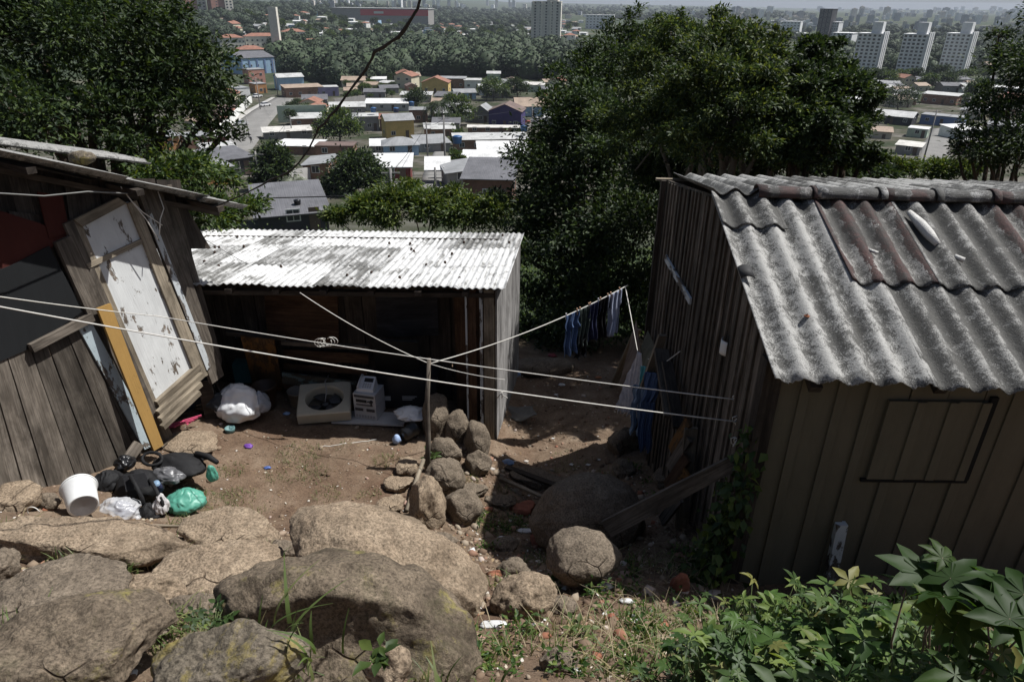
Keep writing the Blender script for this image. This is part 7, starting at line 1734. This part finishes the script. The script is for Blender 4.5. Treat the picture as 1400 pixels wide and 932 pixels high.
pl_lab = ['small house with light grey walls and a grey gable roof', 'small brick house with a single pale sloping roof', 'two-storey cream house with a red tile gable', 'small white house with a flat white roof', 'small beige house with a tan tiled roof', 'pale blue two-storey box house', 'small grey house with a dark roof', 'white two-storey house with a red hipped roof', 'small pink house with a brown gable']
used = [0]*9
def fill_house(poly, n, rmin=6.5, seed=1, tries=5000, tag_='in the near town', yawr=(-25, 25), near=True, ks=(0, 1, 4, 4, 6, 8, 2, 2, 6, 1, 0, 8, 4, 3)):
    r = random.Random(seed); xs = [p[0] for p in poly]; ys = [p[1] for p in poly]; c = 0
    for _ in range(tries):
        if c >= n: break
        px, py = r.uniform(min(xs), max(xs)), r.uniform(min(ys), max(ys))
        if not inpoly(px, py, poly): continue
        g = ground(px, py)
        if any((g.x-a)**2+(g.y-b)**2 < (rmin+q)**2 for a, b, q in foot): continue
        dq = F/depth(g)
        if near and any(px-3*dq < x1 and px+3*dq > x0 and py-4*dq < y1-1 and py-1*dq > y0 for x0, y0, x1, y1 in rects): continue
        k = r.choice(ks); o = copy_tree(protos[k]); o.location = g; o.rotation_euler = (0, 0, R(r.uniform(*yawr)))
        s = r.uniform(.7, 1.05) if near else r.uniform(.85, 1.25); o.scale = (s*r.uniform(.9, 1.3), s, s*r.uniform(.75, 1.0)); tag(o, pl_lab[k]+' '+tag_, 'house', pl_lab[k]+' '+tag_); foot.append((g.x, g.y, 6)); c += 1
    return c
TOWN = [(225, 215), (300, 150), (340, 128), (460, 118), (560, 108), (760, 118), (770, 175), (720, 215), (700, 250), (560, 262), (420, 262), (330, 262), (230, 240)]
n1 = fill_house(TOWN, 90, 3.0, 1)
n2 = fill_house([(1180, 120), (1400, 112), (1400, 215), (1240, 215), (1180, 180)], 40, 3.5, 2, tag_='in the town at right')
n3 = fill_house([(300, 48), (450, 62), (600, 62), (800, 60), (800, 30), (600, 34), (450, 20), (280, 30)], 150, 4.5, 3, tag_='beyond the wood', near=False, ks=(0, 3, 3, 3, 4, 5, 7, 2, 0, 1, 3))
n4 = fill_house([(830, 30), (1110, 30), (1110, 60), (830, 60)], 30, 8, 4, tag_='behind the central clump', near=False)
n5 = fill_house([(1140, 70), (1400, 50), (1400, 100), (1140, 110)], 12, 9, 5, tag_='between the white towers', near=False)
for p in protos:
    for ch in list(p.children): bpy.data.objects.remove(ch)
    bpy.data.objects.remove(p)
# town trees as copies
tp = []
rs_ = np.random.RandomState(12)
for k in range(4):
    B_ = [(rs_.normal(0, 1.1), rs_.normal(0, 1.1)-0, 4.2+rs_.uniform(-.8, 1.0), rs_.uniform(1.5, 2.3)) for _ in range(5)]
    tp.append(tree('tree', (0, 0, 0), B_, 1500, .75, .42, (LEAF_M, LEAF_D, LEAF_M, LEAF_D)[k], 70+k, 'x', trunk_r=.22, subr=.28))
def fill_tree(poly, n, rmin, seed, tag_, s_=(.7, 1.3), near=True):
    r = random.Random(seed); xs = [p[0] for p in poly]; ys = [p[1] for p in poly]; c = 0
    for _ in range(4000):
        if c >= n: break
        px, py = r.uniform(min(xs), max(xs)), r.uniform(min(ys), max(ys))
        if not inpoly(px, py, poly): continue
        g = ground(px, py)
        if any((g.x-a)**2+(g.y-b)**2 < (rmin+q*.8)**2 for a, b, q in foot): continue
        dq = F/depth(g)
        if near and any(px-2.5*dq < x1 and px+2.5*dq > x0 and py-4.5*dq < y1-2 and py-1*dq > y0 for x0, y0, x1, y1 in rects): continue
        o = copy_tree(tp[r.randrange(4)]); o.location = g; o.rotation_euler = (0, 0, r.uniform(0, 6.28)); s = r.uniform(*s_); o.scale = (s, s, s*r.uniform(.85, 1.15)); tag(o, 'leafy green tree standing '+tag_, 'tree', 'trees '+tag_); foot.append((g.x, g.y, 2)); c += 1
fill_tree(TOWN, 70, .8, 1, 'between houses of the near town', (.3, .65))
fill_tree([(1180, 112), (1400, 105), (1400, 215), (1240, 215), (1180, 180)], 26, 2, 2, 'in the town at right', (.6, 1.3))
fill_tree([(280, 30), (450, 62), (600, 60), (800, 60), (800, 30), (600, 30), (450, 20)], 90, 3, 3, 'among the houses beyond the wood', (1.0, 1.7), False)
for p in tp:
    for ch in list(p.children): bpy.data.objects.remove(ch)
    bpy.data.objects.remove(p)
# ------------------------------------------------------------------ the wood and the far plain
def forest(polys, label, mat, name='wood'):
    V = []; Fc = []; b0 = 0; rr = np.random.RandomState(9); r = random.Random(5)
    prot = []
    for k in range(6):
        q = rr.normal(size=(240, 3)); q /= np.linalg.norm(q, axis=1)[:, None]; q[:, 2] = np.abs(q[:, 2])*.95-.12
        q = q*(1+.22*fbm(q*2.2+k*9, 3))[:, None]*rr.uniform(.82, 1.0, (240, 1)); v, f = leaves(q, q, .20, .17, rr, droop=.1); 
        iv, jf = ico(2); iv = iv*.86*(1+.2*fbm(iv*2.2+k*9, 3))[:, None]; prot.append((np.concatenate([v, iv]), np.concatenate([f, jf+len(v)])))
    for poly, n, s0, s1 in polys:
        xs = [p[0] for p in poly]; ys = [p[1] for p in poly]; c = 0
        for _ in range(n*4):
            if c >= n: break
            px, py = r.uniform(min(xs), max(xs)), r.uniform(min(ys), max(ys))
            if not inpoly(px, py, poly): continue
            g = ground(px, py, 9000)
            if any((g.x-a)**2+(g.y-b)**2 < (s0*.3+q*.6)**2 for a, b, q in foot): continue
            s = r.uniform(s0, s1)*.5; v, f = prot[r.randrange(6)]; v = rotz(v, r.uniform(0, 6.28))*np.array([s, s, s*r.uniform(.6, .95)]); V.append(v+np.array([g.x, g.y, g.z+s*r.uniform(.3, .9)])); Fc.append(f+b0); b0 += len(v); c += 1
    npmesh(name, np.concatenate(V), np.concatenate(Fc), mat, (0, 400, -31), kind='stuff', label=label, cat='wood')
def m_forest(name, c1, c2):
    n = NT(name); v = n.coord('Object'); a = n.noise(v, .06, 4, .6); b = n.noise(v, .6, 5, .7); i = n.island()
    col = n.ramp(a, [(.35, c1), (.65, c2)]); col = n.mix(.7, col, n.ramp(b, [(.3, .45), (.7, 1.35)]), 'MULTIPLY'); col = n.mix(.5, col, n.ramp(i, [(0, .5), (1, 1.5)]), 'MULTIPLY')
    return n.bsdf(col, .7, .25)
FOR = m_forest('forest_canopy', (.026, .042, .021), (.052, .074, .034)); FORD = m_forest('forest_dark', (.026, .040, .024), (.045, .062, .034))
forest([([(380, 62), (450, 66), (560, 62), (700, 62), (790, 70), (790, 112), (700, 106), (640, 106), (560, 102), (480, 118), (445, 112), (378, 98)], 760, 9, 19),
        ([(378, 98), (445, 108), (480, 120), (560, 106), (560, 98), (420, 84), (378, 78)], 120, 7, 13),
        ([(1090, 62), (1400, 66), (1400, 100), (1180, 98), (1100, 84)], 240, 8, 14)], 'dense green wood between the near town and the far town', FOR)
forest([([(300, 4), (450, 2), (560, 12), (560, 18), (450, 20), (330, 40), (290, 28)], 420, 9, 16), ([(560, 12), (730, 12), (730, 34), (590, 34)], 360, 10, 18), ([(765, 8), (960, 10), (1110, 20), (1110, 26), (860, 28), (765, 20)], 420, 12, 22), ([(150, 20), (300, 20), (330, 44), (300, 60), (150, 60)], 200, 8, 14),
        ([(1130, 36), (1400, 40), (1400, 70), (1130, 66)], 260, 9, 17), ([(560, 34), (730, 34), (730, 46), (560, 48)], 90, 8, 13), ([(960, 30), (1110, 30), (1110, 60), (960, 60)], 90, 8, 13), ([(300, 40), (560, 40), (560, 62), (300, 50)], 90, 8, 12)], 'dark woods on the far slopes', FORD, 'far_wood')
# city on the horizon: blocks a few picture points wide
CITY = [wallm('city_white', (.72, .71, .69)), wallm('city_beige', (.52, .48, .43)), wallm('city_grey', (.32, .33, .35))]
r = random.Random(77); blk = []
for k in range(3):
    o = MB().prism([(-.5, -.5, 0), (.5, -.5, 0), (.5, .5, 0), (-.5, .5, 0)], (0, 0, 1)).prism([(-.2, -.2, 1.0), (.2, -.2, 1), (.2, .2, 1), (-.2, .2, 1)], (0, 0, .08)).build('tower_block', CITY[k], origin=(0, 0, 0)); blk.append(o)
def city(n, x0, x1, y0, y1, ws, hs, label, grp):
    for i in range(n):
        px, py = r.uniform(x0, x1), r.uniform(y0, y1); g = ground(px, py, 8500)
        o = blk[r.randrange(3)].copy(); COL.objects.link(o); d = depth(g); o.location = g; o.scale = (r.uniform(*ws)*d/F, r.uniform(*ws)*d/F, r.uniform(*hs)*d/F); o.rotation_euler = (0, 0, R(r.uniform(-20, 20))); tag(o, label, 'building', grp)
city(120, 990, 1400, 22, 44, (3, 8), (4, 13), 'pale block in the hazy city behind the white towers', 'city blocks behind the white towers')
city(60, 400, 730, 8, 14, (2, 6), (4, 11), 'pale block on the hazy skyline left of the tall beige tower', 'city blocks on the left skyline')
city(110, 900, 1400, 14, 24, (2, 6), (1.5, 5), 'tiny block far out on the hazy plain', 'tiny blocks on the hazy plain')
city(40, 770, 1000, 20, 40, (3, 8), (2, 5), 'low pale block right of the tall beige tower', 'low blocks right of the beige tower')
city(30, 1060, 1110, 28, 44, (3, 6), (4, 9), 'pale block just left of the dark office tower', 'blocks left of the dark office tower')
for o in blk: bpy.data.objects.remove(o)
# ------------------------------------------------------------------ haze
hz = NT('haze_air'); pv_ = hz.n('ShaderNodeVolumePrincipled'); pv_.inputs['Color'].default_value = (.80, .88, 1.0, 1); pv_.inputs['Density'].default_value = 0.85e-4; pv_.inputs['Anisotropy'].default_value = 0
hz.l(pv_.outputs[0], hz.out.inputs['Volume'])
MB().prism([(-9050, -45, -60), (9050, -45, -60), (9050, 14050, -60), (-9050, 14050, -60)], (0, 0, 150)).build('haze', hz.m, kind='stuff', label='thin bluish haze over the far town', cat='haze')
